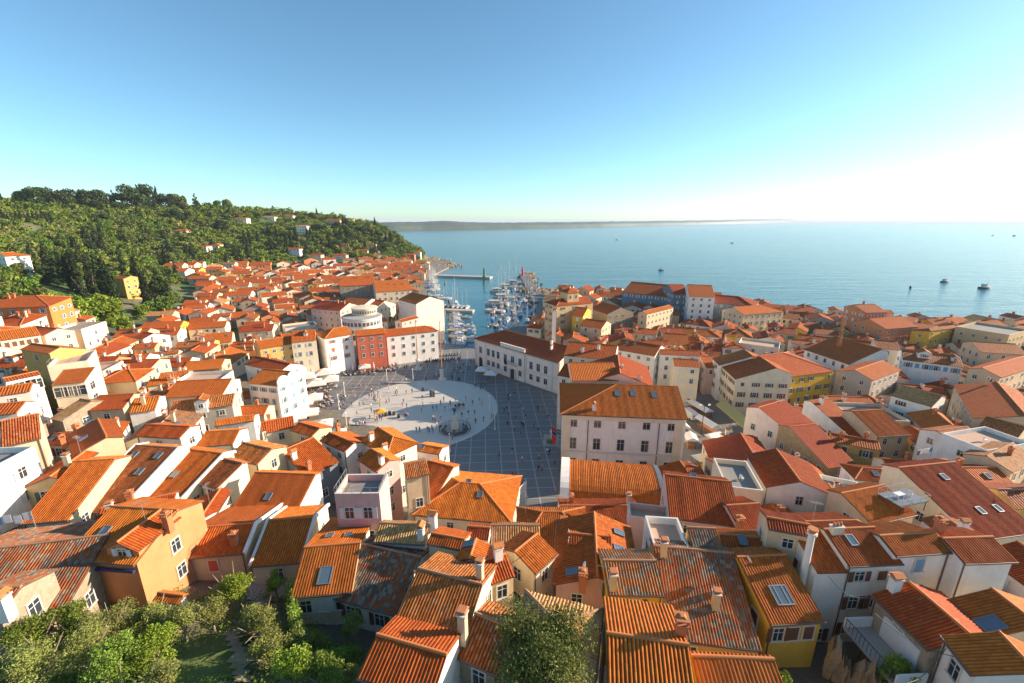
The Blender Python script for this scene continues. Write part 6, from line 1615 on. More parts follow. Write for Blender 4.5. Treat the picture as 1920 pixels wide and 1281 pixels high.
def person_mesh(pose, top, bot, skirt=False):
    key = (pose, top, bot)
    if key in _pm: return _pm[key]
    me = BODY[pose].copy(); me.materials.clear()
    for m_ in (SK, CM[top], CM[bot], HAIR, M['dark']): me.materials.append(m_)
    hd = 1.54 if pose != 'sit' else 1.18; wz = .95 if pose != 'sit' else .60
    for p in me.polygons:
        c = p.center; p.use_smooth = True
        if c.z > hd: k = 3 if (c.z > hd+.12 or c.y > .0) else 0
        elif c.z > hd-.09: k = 0
        elif abs(c.x) > .215 and c.z < (.92 if pose != 'sit' else .76): k = 0
        elif c.z > wz or (pose == 'sit' and abs(c.x) > .17 and c.z > .62): k = 1
        elif c.z < .09: k = 4
        else: k = 2
        p.material_index = k
    me.name = 'person'; _pm[key] = me; return me
PEOPLE = []
def person(x, y, z, pose, top, bot, rz, where_, grp):
    o = link('person', person_mesh(pose, top, bot), None, (x, y, z), rz); o.scale = (1.04,)*3
    v = {'stand':'standing','walk':'walking','sit':'sitting'}[pose]
    tag(o, f"person in {top} top and {bot} trousers {v} {where_}", 'person', f"people {where_}, {v}, {top} and {bot}"); PEOPLE.append(o); return o
rnd = random.Random(33); TOPS = ['black','navy','black','navy','grey','black','red','white','grey','pink','blue','beige','black','white','orange','green']; BOTS = ['black','navy','blue','grey','beige','black']
def pp(px, py, where_, pose=None, top=None, bot=None, z=None):
    zz = z if z is not None else LOW+.02; b = P(px, py, zz)
    if z is None and ((b.x-OV[0])/OV[2])**2+((b.y-OV[1])/OV[3])**2 < 1: zz = LOW+.12
    return person(b.x, b.y, zz, pose or rnd.choice(['stand','walk','stand']), top or rnd.choice(TOPS), bot or rnd.choice(BOTS), rnd.random()*6.28, where_, None)
for px, py, t, b_ in [(697,737,'white','black'),(701,741,'blue','black'),(697,745,'black','navy'),(702,750,'black','black'),(704,755,'grey','black'),(709,748,'pink','blue'),(713,752,'white','beige'),(708,757,'beige','white'),(714,757,'orange','beige'),(696,767,'white','grey')]: pp(px, py, 'in the queue on the sunlit oval', 'stand', t, b_)
for px, py in [(668,799),(674,798),(677,799),(681,800),(684,797),(686,799),(704,792),(708,794)]: pp(px, py, 'at the front of the sunlit oval')
for px, py in [(708,785),(712,787),(716,790),(718,783),(762,786),(765,784),(760,782)]: pp(px, py, 'around the yellow parasol', 'stand')
for px, py in [(757,758),(755,764),(763,766)]: pp(px, py, 'at the shadow line on the oval')
for px, py in [(742,742),(745,738),(762,741),(773,738),(729,731),(714,719)]: pp(px, py, 'on the shaded upper oval')
for px, py in [(812,771),(819,770),(834,771),(855,768),(849,771),(859,768),(861,766),(864,767),(868,766),(870,767),(854,753)]: pp(px, py, 'in the group behind the statue')
for px, py in [(812,789),(816,790),(826,789),(890,779)]: pp(px, py, 'beside the monument on the oval')
for px, py in [(781,812),(787,812),(802,811),(805,812),(810,808),(812,813),(819,803),(826,801),(826,804),(868,811),(872,810),(874,808),(875,803)]: pp(px, py, 'around the railing of the monument')
for px, py, t, b_ in [(922,785,'red','blue'),(926,786,'orange','beige'),(862,716,'black','black'),(859,716,'black','black'),(898,726,'navy','beige'),(903,726,'black','navy'),(909,725,'red','black'),(957,748,'white','grey'),(953,780,'grey','black'),(936,857,'blue','navy'),(979,867,'white','red'),(961,896,'red','black'),(1010,883,'black','black'),(1016,883,'pink','black'),(1026,852,'white','blue'),(1030,854,'black','black'),(1040,871,'grey','black'),(982,803,'black','black'),(978,801,'black','navy'),(1038,835,'beige','beige')]: pp(px, py, 'crossing the dark paving', None, t, b_)
for px, py in [(640,745),(641,752),(646,748),(637,760),(639,766),(644,766),(655,803),(648,811),(634,797)]: pp(px, py, 'along the left rim of the oval')
for px, py in [(628,727),(632,730),(655,727),(662,725),(676,730),(685,727),(658,709),(720,703),(703,700),(721,697),(733,700)]: pp(px, py, 'strolling past the cafe tables')
for px, py in [(733,718),(739,717),(752,717),(762,716),(765,717)]: pp(px, py, 'on the long white bench', 'sit')
for px, py in [(759,694),(763,692),(745,695),(789,690),(802,690),(804,687),(812,710),(815,709),(819,707),(823,709),(833,706),(795,716),(799,716),(742,700),(776,702)]: pp(px, py, 'near the two flagpoles')
def crowd(poly, n, where_, poses, mind=.75):
    xs = [p[0] for p in poly]; ys = [p[1] for p in poly]; c = 0; t = 0; L = []
    while c < n and t < n*60:
        t += 1; px, py = rnd.uniform(min(xs), max(xs)), rnd.uniform(min(ys), max(ys))
        if not inpoly(px, py, poly): continue
        b = P(px, py, LOW)
        if any(math.hypot(b.x-q[0], b.y-q[1]) < mind for q in L) or any(obb_hit((b.x, b.y, .3, .3, 0), f) for f in FOOT if abs(f[0]-b.x)+abs(f[1]-b.y) < 40): continue
        L.append((b.x, b.y)); pp(px, py, where_, rnd.choice(poses)); c += 1
    return L
SEATS = []
SEATS += crowd([(556,728),(628,712),(632,722),(612,740),(560,740)], 34, 'at tables by the big cafe umbrellas', ['sit','sit','sit','stand'])
SEATS += crowd([(600,742),(620,736),(628,758),(616,768),(600,765)], 22, 'at the middle cafe tables', ['sit','sit','stand'])
SEATS += crowd([(634,696),(722,682),(748,684),(745,694),(700,702),(640,706)], 46, 'at tables before the coloured houses', ['sit','sit','sit','stand'])
SEATS += crowd([(562,768),(600,766),(602,775),(565,782)], 8, 'under the lower cafe umbrellas', ['sit'])
crowd([(838,694),(900,676),(897,690),(880,700),(845,706)], 24, 'in the crowd beside the town hall', ['stand','stand','walk'])
crowd([(640,735),(700,722),(760,722),(700,790),(650,790)], 26, 'scattered over the sunlit oval', ['stand','walk','stand'], 1.2)
crowd([(780,745),(900,745),(915,790),(880,830),(800,825)], 22, 'scattered over the right of the oval', ['stand','walk','stand'], 1.2)
crowd([(740,690),(890,700),(960,740),(1030,780),(1030,870),(950,860),(930,760),(800,712)], 26, 'out on the dark slabs', ['walk','stand'], 2.0)
crowd([(800,676),(870,666),(872,678),(806,684)], 9, 'between the scooters at the quay', ['stand','walk'])
crowd([(812,610),(832,610),(834,655),(812,660)], 12, 'on the harbour street', ['walk','stand'], 1.5)
crowd([(1355,765),(1400,775),(1410,800),(1365,810)], 9, 'on the market square', ['walk','stand'], 1.5)
pp(1334,784, 'on the market square', 'walk', 'black', 'black')
# tables and chairs, cars, scooters
m = MB(); m.cyl((0,0,.72),(0,0,.76),.42,.42,M['whitewood'],12); tt = m.mesh('table_top'); m = MB(); m.cyl((0,0,0),(0,0,.72),.035,.035,M['dark'],6); m.cyl((0,0,0),(0,0,.03),.25,.25,M['dark'],8); tl = m.mesh('leg')
for i, (x, y) in enumerate(SEATS):
    if i % 2: continue
    r = empty('cafe_table', (x+.55, y-.35, LOW+.02)); link('table_top', tt, r); link('leg', tl, r)
    tag(r, 'small round white cafe table among the seated guests', 'table', 'cafe tables')
m = MB(); m.box((0,0,.45),(.44,.44,.05),M['wood']); cs = m.mesh('seat'); m = MB(); m.box((0,.21,.70),(.44,.04,.45),M['wood']); cb_ = m.mesh('backrest'); m = MB(); m.cyl((0,0,0),(0,0,.44),.02,.02,M['dark'],5); cl_ = m.mesh('leg')
for i, (x, y) in enumerate(SEATS):
    r = empty('cafe_chair', (x, y+.05, LOW+.02), rnd.random()*6.28); link('seat', cs, r); link('backrest', cb_, r)
    for sx in (-.18,.18):
        for sy in (-.18,.18): link('leg', cl_, r, (sx, sy, 0))
    tag(r, 'brown wooden cafe chair at the terrace tables', 'chair', 'cafe chairs')
UMBW = plain('parasol_cloth', (.74,.66,.58), .85); UMBP = plain('parasol_cloth_pink', (.74,.60,.56), .85)
def parasol(px, py, w_, mat, lab, h=3.0, open_=True, grp='cafe parasols'):
    b = P(px, py, LOW+h); r = empty('parasol', (b.x, b.y, LOW), .35 if px < 800 else -.2)
    m = MB(); m.cyl((0,0,0),(0,0,h),.05,.04,M['wood'],6); m.box((0,0,.08),(.7,.7,.16),M['concrete']); m.build('pole', r)
    c = MB(); q = w_/2
    if open_:
        k = [(-q,-q),(q,-q),(q,q),(-q,q)]
        for i in range(4):
            a, d = k[i], k[(i+1)%4]
            c.faces([(a[0],a[1],h-w_*.16),(d[0],d[1],h-w_*.16),(.0,.0,h+w_*.08)], [(0,1,2)], mat)
            c.faces([(a[0],a[1],h-w_*.16),(d[0],d[1],h-w_*.16),(d[0],d[1],h-w_*.16-.25),(a[0],a[1],h-w_*.16-.25)], [(0,3,2,1)], mat)
    else: c.lathe([(.22,1.2),(.28,2.0),(.12,h),(.03,h+.25)], mat, 8)
    c.build('canopy', r); tag(r, lab, 'parasol', grp); return r
for px, py, w_, mt, lab in [(574,700,6.2,UMBW,'largest cream parasol nearest the curved-gable house'),(607,693,6.2,UMBW,'cream parasol behind the other big cafe parasols'),(592,712,6.2,UMBW,'cream parasol at the front of the big cafe group'),(617,706,5.8,UMBW,'cream parasol at the right end of the big cafe group'),
    (586,740,5.4,UMBP,'pale pink parasol in the middle of the terrace'),(568,748,5.4,UMBP,'pale pink parasol against the curved-gable house'),(556,774,5.0,UMBP,'pink parasol left in the lower pair'),(578,768,5.0,UMBP,'pink parasol right in the lower pair'),(604,789,5.0,UMBW,'white parasol rising above the near rooftops'),(636,806,3.4,UMBW,'small white parasol behind a brick chimney'),
    (683,684,4.2,UMBW,'open white parasol before the brick-red house'),(904,689,4.2,M['white'],'left white parasol at the town hall corner'),(921,696,4.2,M['white'],'right white parasol at the town hall corner')]: parasol(px, py, w_, mt, lab)
for px, py, lab in ((661,684,'closed pale parasol left of the open white one'),(700,680,'closed parasol right of the open white one'),(704,673,'closed parasol beside the yellow awning')): parasol(px, py, 3, UMBP, lab, 3.4, False)
parasol(713, 768, 2.6, plain('yellow_cloth', (.72,.36,.03), .8), 'yellow parasol on the sunlit oval', 2.6)
# scooters
m = MB(); m.box((0,0,.55),(1.2,.3,.35),M['dark'],0,.8); m.box((-.25,0,.82),(.7,.28,.12),M['slate']); m.box((.62,0,.75),(.12,.36,.7),CM['navy']); sb = m.mesh('scooter_body')
m = MB(); m.cyl((0,-.06,.27),(0,.06,.27),.27,.27,M['dark'],12); sw = m.mesh('wheel'); m = MB(); m.box((.62,0,1.12),(.06,.6,.05),M['steel']); sh_ = m.mesh('handlebar')
for i in range(26):
    px, py = 800+(i%13)*5.2+rnd.uniform(-1,1), (672 if i < 13 else 680)-(i%13)*.5
    b = P(px, py, LOW); r = empty('scooter', (b.x, b.y, LOW+.02), 1.2+rnd.uniform(-.2,.2)); link('scooter_body', sb, r); link('handlebar', sh_, r)
    for x in (-.6, .6): link('wheel', sw, r, (x,0,0))
    tag(r, 'dark scooter parked in the rows between square and harbour', 'scooter', 'scooters parked by the harbour')
def car(px, py, rz, col, lab, van=False):
    b = P(px, py, LOW); r = empty('delivery_van' if van else 'parked_car', (b.x, b.y, LOW+.02), rz); mt = plain('car_paint_'+lab[:6], col, .3)
    m = MB(); Lc, Wc, Hc = (5.2, 2.0, 2.3) if van else (4.2, 1.75, .85)
    if van: m.box((0,0,1.05),(Lc,Wc,1.3),mt); m.box((-.3,0,1.95),(Lc-.6,Wc-.1,.6),mt,0,.92)
    else: m.box((0,0,.62),(Lc,Wc,.6),mt); m.box((-.15,0,1.15),(2.3,1.6,.52),mt,0,.8)
    m.build('body', r); g_ = MB()
    if van: g_.box((Lc/2-.28,0,1.9),(.5,Wc-.25,.5),M['glass'],0,.9); g_.box((-Lc/2,-.42,1.55),(.06,.6,.5),M['glass']); g_.box((-Lc/2,.42,1.55),(.06,.6,.5),M['glass'])
    else: g_.box((-.15,0,1.13),(2.36,1.5,.36),M['glass'],0,.86)
    g_.build('window', r); m = MB(); m.cyl((0,-.1,.33),(0,.1,.33),.33,.33,M['dark'],14); w0 = m.mesh('wheel')
    for x in (-Lc*.31, Lc*.31):
        for y in (-Wc/2+.05, Wc/2-.05): link('wheel', w0, r, (x,y,0))
    tag(r, lab, 'van' if van else 'car')
car(1293, 783, 1.75, (.75,.75,.74), 'white van parked between the palace and the market stalls', True)
car(815, 615, 1.5, (.75,.75,.74), 'white car on the harbour street beside the blank pale building')
car(1268, 760, 1.8, (.70,.70,.70), 'silver car half hidden behind the palace eave', False)
# market stalls
def stall(px, py, L, rz, lab):
    b = P(px, py, LOW); r = empty('market_stall', (b.x, b.y, LOW), rz); m = MB()
    for x in (-L/2, 0, L/2):
        for y in (-1.1, 1.1): m.cyl((x,y,0),(x,y,2.3),.04,.04,M['steel'],5)
    m.build('frame', r); m = MB(); h = 2.3
    m.faces([(-L/2-.2,-1.5,h-.1),(L/2+.2,-1.5,h-.1),(L/2+.2,0,h+.75),(-L/2-.2,0,h+.75),(-L/2-.2,1.5,h-.1),(L/2+.2,1.5,h-.1)], [(0,1,2,3),(3,2,5,4),(0,3,4),(1,5,2)], M['white']); m.build('canopy', r)
    m = MB(); m.box((0,0,.45),(L-.3,1.6,.9),M['wood']); m.build('counter', r); tag(r, lab, 'market stall', 'stalls on the market square')
stall(1310,775,8.0,1.85,'long white market tent behind the street lamp'); stall(1325,806,6.5,1.85,'long white market tent with an orange counter in front of the street lamp'); stall(1294,836,3.4,1.4,'small white market tent beside the palace corner'); stall(1337,833,3.4,.4,'small white tent touching the damaged red roof'); stall(1278,812,3,1.6,'white awning stall tight against the palace wall'); stall(1312,875,2.6,.3,'lowest small white stall below the palace corner')
# olive awning on the market row
r = H['row1']
def awning(a, b, out, drop, mat, z, lab):
    a, b = P(a[0], a[1], z), P(b[0], b[1], z); d = (b-a); n = Vector((-d.y, d.x, 0)).normalized()
    if n.dot(-a) < 0: n = -n
    m = MB(); f = n*out; k = Vector((0,0,-drop)); m.faces([a, b, b+f+k, a+f+k, a+f+k+Vector((0,0,-.3)), b+f+k+Vector((0,0,-.3))], [(0,1,2,3),(3,2,5,4)], mat); tag(m.build('awning'), lab, 'awning')
awning((1358,750),(1416,796),2.2,1.2,M['greencloth'],LOW+5.2,'long olive awning along the right side of the market square')
awning((726,664),(760,660),1.6,.7,plain('ochre_awning',(.60,.38,.10),.8),LOW+3.6,'ochre awning under the brick-red and long white houses')
# lamps, benches, poles
def lamp(px, py, h, lab, double=False, grp='slim white lamps around the oval'):
    b = P(px, py, LOW+.05); r = empty('street_lamp', b); m = MB(); m.cyl((0,0,0),(0,0,h),.11,.08,M['white'] if not double else M['dark'],7); m.box((0,0,.2),(.45,.45,.4),M['trim']); m.build('pole', r)
    if double:
        for s in (-1,1):
            m = MB(); m.cyl((0,0,h-.5),(s*1.1,0,h),.04,.03,M['dark'],5); m.lathe([(0,-.28),(.28,-.1),(.28,.1),(0,.28)], M['white'], 10, (s*1.1,0,h+.1)); m.build('lamp_globe', r)
    else: m = MB(); m.lathe([(.09,0),(.2,.1),(.2,.4),(0,.5)], M['white'], 8, (0,0,h)); m.build('lamp_head', r)
    tag(r, lab, 'street lamp', grp)
for px, py, lab in ((726,718,'slim white lamp at the left end of the long bench'),(775,717,'slim white lamp at the right end of the long bench'),(647,744,'white lamp on the upper left rim of the oval'),(636,768,'white lamp on the left rim of the oval'),(651,806,'white lamp on the lower left rim of the oval'),(918,771,'white lamp on the upper right rim of the oval'),(928,806,'white lamp on the right rim of the oval'),(844,847,'white lamp on the front rim of the oval'),(857,681,'white lamp beside the dark crowd near the harbour')): lamp(px, py, 4.4, lab)
lamp(1314,818,8.5,'tall dark double-globe street lamp among the market stalls',True,'x'); 
def flagpole(px, py, top, lab):
    b = P(px, py, LOW); z = PY(px, top, b.y).z; r = empty('flagpole', b); m = MB(); m.box((0,0,.25),(2.6,2.6,.5),M['trim']); m.lathe([(1.0,.5),(.85,.9),(.7,1.1),(.6,3.4),(.8,3.6),(.8,3.9),(.3,4.1)], M['trim'], 8, smooth=False); m.build('pedestal', r)
    m = MB(); m.cyl((0,0,4),(0,0,z-LOW),.19,.10,plain('flagpole_wood',(.50,.20,.06),.5),8); m.lathe([(0,-.2),(.25,0),(0,.25)], M['ridge'], 8, (0,0,z-LOW)); m.build('pole', r); tag(r, lab, 'flagpole')
flagpole(784,693,604,'left tall orange-brown flagpole on a stone pedestal'); flagpole(829,713,604,'right tall orange-brown flagpole on a stone pedestal')
b = P(751,719,LOW+.12); m = MB(); m.box((0,0,.42),(8.2,.6,.12),M['trim']); m.build('seat', tag(empty('bench', b), 'long white stone bench between two slim lamps', 'bench'))
for o in [bpy.data.objects[k.name] for k in COL.objects if k.name.startswith('bench')][:1]:
    for x in (-3.6,-1.2,1.2,3.6): m = MB(); m.box((x,0,.18),(.4,.5,.36),M['trim']); m.build('leg', o)
# monument
def monument():
    b = P(853,806,LOW+.12); r = tag(empty('monument', b, .15), 'bronze statue of a standing man on a stepped stone base with low railing', 'monument'); m = MB()
    for k, (rr, z) in enumerate(((3.6,.0),(3.1,.22),(2.6,.44))): m.lathe([(rr,z-.02),(rr,z+.22),(0,z+.22)], M['slate'] if k < 2 else M['concrete'], 8, smooth=False)
    m.build('steps', r); m = MB(); m.box((0,0,1.3),(2.0,2.0,1.3),M['trim'],.0,.9); m.box((0,0,2.9),(1.35,1.35,2.1),M['trim'],0,.85); m.box((0,0,4.0),(1.5,1.5,.25),M['trim']); m.build('pedestal', r)
    me = person_mesh('stand','black','black').copy()
    for i in range(5): me.materials[i] = M['statue']
    o = link('statue_figure', me, r, (0,0,4.1), .3); o.scale = (1.45,)*3
    m = MB(); n = 48
    for i in range(n):
        a = 2*math.pi*i/n; m.cyl((4.1*math.cos(a),4.1*math.sin(a),0),(4.1*math.cos(a),4.1*math.sin(a),.9),.05,.04,M['dark'],5)
    m.lathe([(4.06,.86),(4.14,.86),(4.14,.92),(4.06,.92),(4.06,.86)], M['dark'], 48, smooth=False); m.build('railing', r)
monument()
m = MB(); m.box((0,0,.6),(.9,.7,1.2),M['dark']); m.box((.05,-.36,.6),(.6,.04,.8),M['slate']); lsp = m.mesh('loudspeaker')
for px, py, s, lab in ((808,743,1.5,'tall black loudspeaker stack on the shaded oval, left of a pair'),(813,744,1.5,'tall black loudspeaker stack on the shaded oval, right of a pair'),(793,733,.8,'low black monitor box on the oval')):
    tag(link('loudspeaker', lsp, None, P(px,py,LOW+.12), .2), lab, 'loudspeaker').scale = (.8,.8,s)
m = MB(); m.lathe([(.42,0),(.48,.1),(.48,.85),(.42,.95),(0,.95)], M['dark'], 12, smooth=False); dr = m.mesh('drum')
for px, py in ((724,780),(731,777),(739,778),(748,783)): tag(link('drum', dr, None, P(px,py,LOW+.12)), 'black drum standing in the row on the sunlit oval', 'drum', 'row of black drums')
m = MB(); m.lathe([(.9,0),(1.0,.25),(1.0,.5),(.85,.5)], M['concrete'], 12, smooth=False); m.lathe([(0,1.2),(.5,1.0),(.75,.7),(.8,.5)], LEAF['shrub'], 9); 
# small square island with cannon-like pedestal by the palace wall
b = P(1034,826,LOW+.04); r = tag(empty('fountain_island', b, -.1), 'small paved island with a planter and pillar beside the palace wall', 'planter'); m = MB(); m.box((0,0,.03),(4.0,6.0,.06),M['concrete']); m.build('base', r); m = MB(); m.box((0,0,1.2),(.6,.6,2.4),M['trim']); m.lathe([(0,3.0),(.4,2.8),(.5,2.4)], M['trim'], 8); m.build('pillar', r)
link('planting', leaf_mesh('planting', [((0,-1.6,.5),(.9,.9,.6))], 300, .12, LEAF['shrub'], 3), r)
# courtyard palms near the blank pale building
def palm(px, py, h, lab):
    b = hit(px, py); b.z = gz(b.x, b.y); r = tag(empty('palm_tree', b), lab, 'palm tree'); m = MB(); m.cyl((0,0,-1),(0,0,h),.28,.2,BARK,8); m.build('trunk', r); m = MB(); rn = random.Random(px)
    for k in range(26):
        a = rn.random()*6.28; el = rn.uniform(-.5,1.1); p = Vector((0,0,h)); L = 2.6
        for s in range(5):
            q = p+Vector((math.cos(a)*math.cos(el), math.sin(a)*math.cos(el), math.sin(el)))*L/5; w = .5*(1-s/6); sd_ = Vector((-math.sin(a), math.cos(a), 0))*w
            m.faces([p-sd_,p+sd_,q+sd_*.85-Vector((0,0,.12)),q-sd_*.85-Vector((0,0,.12))],[(0,1,2,3)],LEAF['broad']); p = q; el -= .33
    m.build('crown', r)
palm(720,606,5.5,'palm in the courtyard behind the brick-red house'); palm(733,612,4.5,'lower palm beside the pergola annex'); palm(232,606,5,'palm below the yellow villa steps')
# ---------------------------------------------------------------- garden below the tower
def sheet(name, pts, mat, dz=.05, kind='structure', n=10):
    """ground patch draped on the terrain"""
    q = [hit(a, b) for a, b in pts]; xs = [p.x for p in q]; ys = [p.y for p in q]; poly = [(p.x, p.y) for p in q]; st = .6; m = MB()
    y = min(ys)
    while y < max(ys):
        x = min(xs)
        while x < max(xs):
            if inpoly(x+st/2, y+st/2, poly): m.face([(a, b, TZ(a, b)+dz) for a, b in ((x,y),(x+st,y),(x+st,y+st),(x,y+st))], mat)
            x += st
        y += st
    return tag(m.build(name), kind=kind)
def TZ(x, y):   # same 5 m grid the terrain mesh uses
    gx, gy = (x+420)/5, (y+60)/5; i, j = math.floor(gx), math.floor(gy); u, v = gx-i, gy-j
    z = [gz(-420+5*(i+a), -60+5*(j+b)) for a, b in ((0,0),(1,0),(1,1),(0,1))]
    return max((z[0]*(1-u)+z[1]*u)*(1-v)+(z[3]*(1-u)+z[2]*u)*v, LOW)+.06
m_ = N('lawn'); g = m_.n('ShaderNodeNewGeometry').outputs['Position']; n = m_.noise(g, 8, 4); n2 = m_.noise(g, .7, 3); m_.l(m_.mix(n2, m_.mix(n, (.055,.10,.015), (.10,.17,.03)), (.12,.15,.045)), m_.b.inputs['Base Color']); m_.b.inputs['Roughness'].default_value = .95; m_.bump(n, 1, .1)
LAWN = m_.m
sheet('lawn', [(330,1196),(425,1190),(450,1281),(290,1281)], LAWN, .05)
sheet('lawn', [(140,1180),(330,1120),(330,1200),(250,1281),(60,1281),(0,1281),(0,1240)], LAWN, .04)
sheet('stone_path', [(420,1190),(446,1186),(478,1281),(448,1281)], WALL['stone'], .09)
sheet('deck', [(150,1112),(235,1112),(215,1140),(140,1138)], M['slate'], .12)
sheet('courtyard_paving', [(440,1085),(560,1065),(556,1120),(470,1140)], M['concrete'], .08)
GT = [0]
def gtree(px, py, rpx, kind, lab, squash=.8, n=5000, z=None, leaf=.085, cat='tree', name='olive_tree', parts=16, bark=None, up=.9):
    """garden tree whose crown centre is seen at (px,py) with radius rpx"""
    b = hit(px, py); c = P(px, py, b.z+2.4)
    for _ in range(4):
        r = rpx*proj(c.x, c.y, c.z)[2]/FPX; c = P(px, py, gz(c.x, c.y)+r*squash*.9+.3+up)
    g = gz(c.x, c.y); rn = random.Random(int(px*7+py)); B = []; H_ = c.z-g
    for i in range(parts):
        a = rn.random()*6.28; q = rn.random()**.55*r*.62; e = rn.uniform(-.55,.6); s = r*rn.uniform(.26,.46)
        B.append(((q*math.cos(a), q*math.sin(a), H_+e*r*squash), (s, s, s*squash)))
    root = empty(name, (c.x, c.y, g)); GT[0] += 1
    link('crown', leaf_mesh('crown', B, n, leaf, LEAF[kind], seed=GT[0], aspect=.42, shell=.35), root)
    tm = MB(); rr = r*.07; bk = bark or BARKL
    tm.cyl((0,0,-.5),(0,0,H_*.5), rr, rr*.8, bk, 7)
    for i in range(14):
        a = 6.28*i/14+rn.random(); e = Vector((math.cos(a)*r*.8, math.sin(a)*r*.8, H_+rn.uniform(-.3,.75)*r*squash)); m0 = Vector((e.x*.45, e.y*.45, H_*.55+e.z*.2)); tm.cyl((0,0,H_*.45), m0, rr*.6, rr*.4, bk, 5, cap=False); tm.cyl(m0, e, rr*.4, rr*.12, bk, 4, cap=False)
    tm.build('trunk', root); tag(root, lab, cat, 'garden trees and bushes'); return root
gtree(1012,1230,108,'oak','big round evergreen tree at the bottom centre before the roofs',.95,42000,leaf=.085,name='evergreen_tree',parts=46,bark=BARK,up=7)
for a in [(60,1250,62,'olive','large olive tree in the bottom left corner'),(150,1215,58,'olive','silvery olive tree between corner and dividing fence'),(130,1165,42,'shrub','leafy bush under the peach house terrace'),(205,1160,46,'olive','olive tree in front of the navy awning'),
          (215,1240,50,'shrub','green bush left of the fence rail'),(285,1150,38,'olive','olive beside the small orange shed'),(285,1215,42,'bright','fresh green bush along the lawn edge'),(340,1160,40,'olive','grey olive tree above the lawn'),
          (395,1150,36,'olive','olive tree right of the lawn'),(436,1100,44,'bright','bright green fig tree under the low orange house'),(480,1165,46,'olive','sprawling olive with bare twisted branches'),(515,1090,22,'bright','small yellowish tree in the shady courtyard'),
          (500,1215,40,'olive','silver olive beside the stone path'),(545,1250,44,'bright','light green bush at the bottom beside the path'),(610,1262,40,'shrub','dark bush at the bottom before the orange gable roof'),(60,1190,46,'shrub','leafy bush against the left hedge'),
          (300,1262,36,'olive','small olive at the lawn bottom'),(20,1262,44,'olive','olive at the very left bottom corner'),(658,1270,26,'olive','pale olive twig bush left of the bottom orange roof'),(660,1170,24,'oak','ivy bush climbing between the two white garden walls'),(735,1200,30,'oak','dark bush in the shade below the mottled roof'),(560,1200,30,'oak','dark shrub below the three-window house'),
          (1690,1268,38,'bright','bright green tree in the bottom right courtyard'),(1465,1275,20,'bright','potted greenery beside the bottom balcony table')]:
    gtree(a[0],a[1],a[2],a[3],a[4], .8 if a[3] == 'olive' else .9, 5200 if a[2] > 36 else 2800, leaf=.10 if a[3] != 'olive' else .085, name={'olive':'olive_tree','bright':'leafy_bush','shrub':'leafy_bush','oak':'dark_bush'}[a[3]], cat='tree' if a[3] == 'olive' else 'bush')
def hedge(a, b, w, h, mat, lab, n=5000):
    a, b = hit(*a), hit(*b); d = b-a; L = math.hypot(d.x, d.y); k = max(3, int(L/.8)); B = []
    for i in range(k+1):
        p = a+d*(i/k); z = gz(p.x, p.y)
        B.append(((p.x, p.y, z+h*.5), (w*.6, w*.6, h*.6)))
    me = leaf_mesh('hedge', B, n, .10, LEAF[mat], seed=int(L*10), aspect=.6, shell=.5); tag(link('hedge', me), lab, 'hedge')
hedge((8,1240),(125,1125),1.8,2.4,'bright','sunlit green hedge dividing the garden from the dark roof',9000)
hedge((470,1195),(600,1222),1.4,1.8,'shrub','dark green hedge row in front of the three-window house',6000)
hedge((600,1245),(660,1240),1.2,1.2,'shrub','low hedge in the shaded garden right',2500)
hedge((552,1140),(560,1200),1.0,3.4,'shrub','ivy column on the left corner of the three-window house',3500)
# ground cover filling the garden
def cover():
    rs = np.random.RandomState(4); pts = []; poly = [(0,1170),(130,1120),(330,1110),(460,1110),(560,1130),(600,1200),(700,1220),(680,1281),(0,1281)]
    P_ = []
    for _ in range(900):
        px, py = rs.uniform(0,700), rs.uniform(1110,1290)
        if not inpoly(px, min(1280,py), poly) or inpoly(px, py, [(335,1200),(422,1194),(440,1281),(310,1281)]) or inpoly(px, py, [(418,1188),(450,1184),(482,1281),(444,1281)]): continue
        b = hit(px, py); P_.append(((b.x, b.y, gz(b.x, b.y)+.3), (.9,.9,.55)))
    tag(link('ground_cover', leaf_mesh('ground_cover', P_, 26000, .10, LEAF['shrub'], seed=8, shell=.2)), kind='stuff', label='low green plants covering the garden slope')
cover()
# fence rail, shed, awning, sun lounger
a, b = hit(218,1250), hit(238,1182); m = MB(); d = b-a
for i in range(9):
    p = a+d*(i/8); z = gz(p.x, p.y); m.cyl((p.x,p.y,z),(p.x,p.y,z+1.5),.04,.04,M['rust'],5)
m.cyl((a.x,a.y,gz(a.x,a.y)+1.5),(b.x,b.y,gz(b.x,b.y)+1.5),.035,.035,M['rust'],5); m.cyl((a.x,a.y,gz(a.x,a.y)+.8),(b.x,b.y,gz(b.x,b.y)+.8),.03,.03,M['rust'],5); tag(m.build('fence'), 'rusty garden fence running between the olive trees', 'fence')
G(296,1112, 345,1118, 290,1128, 2.8, wb=.5, label='small orange-roofed garden shed beside the peach house', wall='palepink', tile='orange', chim=[], near=2, name='shed', cat='shed', wins={})
r = H['peach']; I = root_info[r.name]; mb = MB(); y0 = -I['wf']+.3+I['oy']; zz = I['Z']-I['wf']*I['tn']
mb.cyl((-.9,y0-.25,zz-.75),(3.4,y0-.25,zz-.75),.16,.16,M['bluecloth'],8); mb.build('rolled_awning', r)
m = MB(); m.box((-2.9,y0-.05,zz-1.9),(1.9,.1,2.1),M['whitewood']); m.box((-2.4,y0-.11,zz-1.8),(.8,.04,1.6),M['glass']); m.build('door', r)
dormer(r, 232, 1042, 3.2, 3.4, .75, 'peach', 'orange', 'grey')
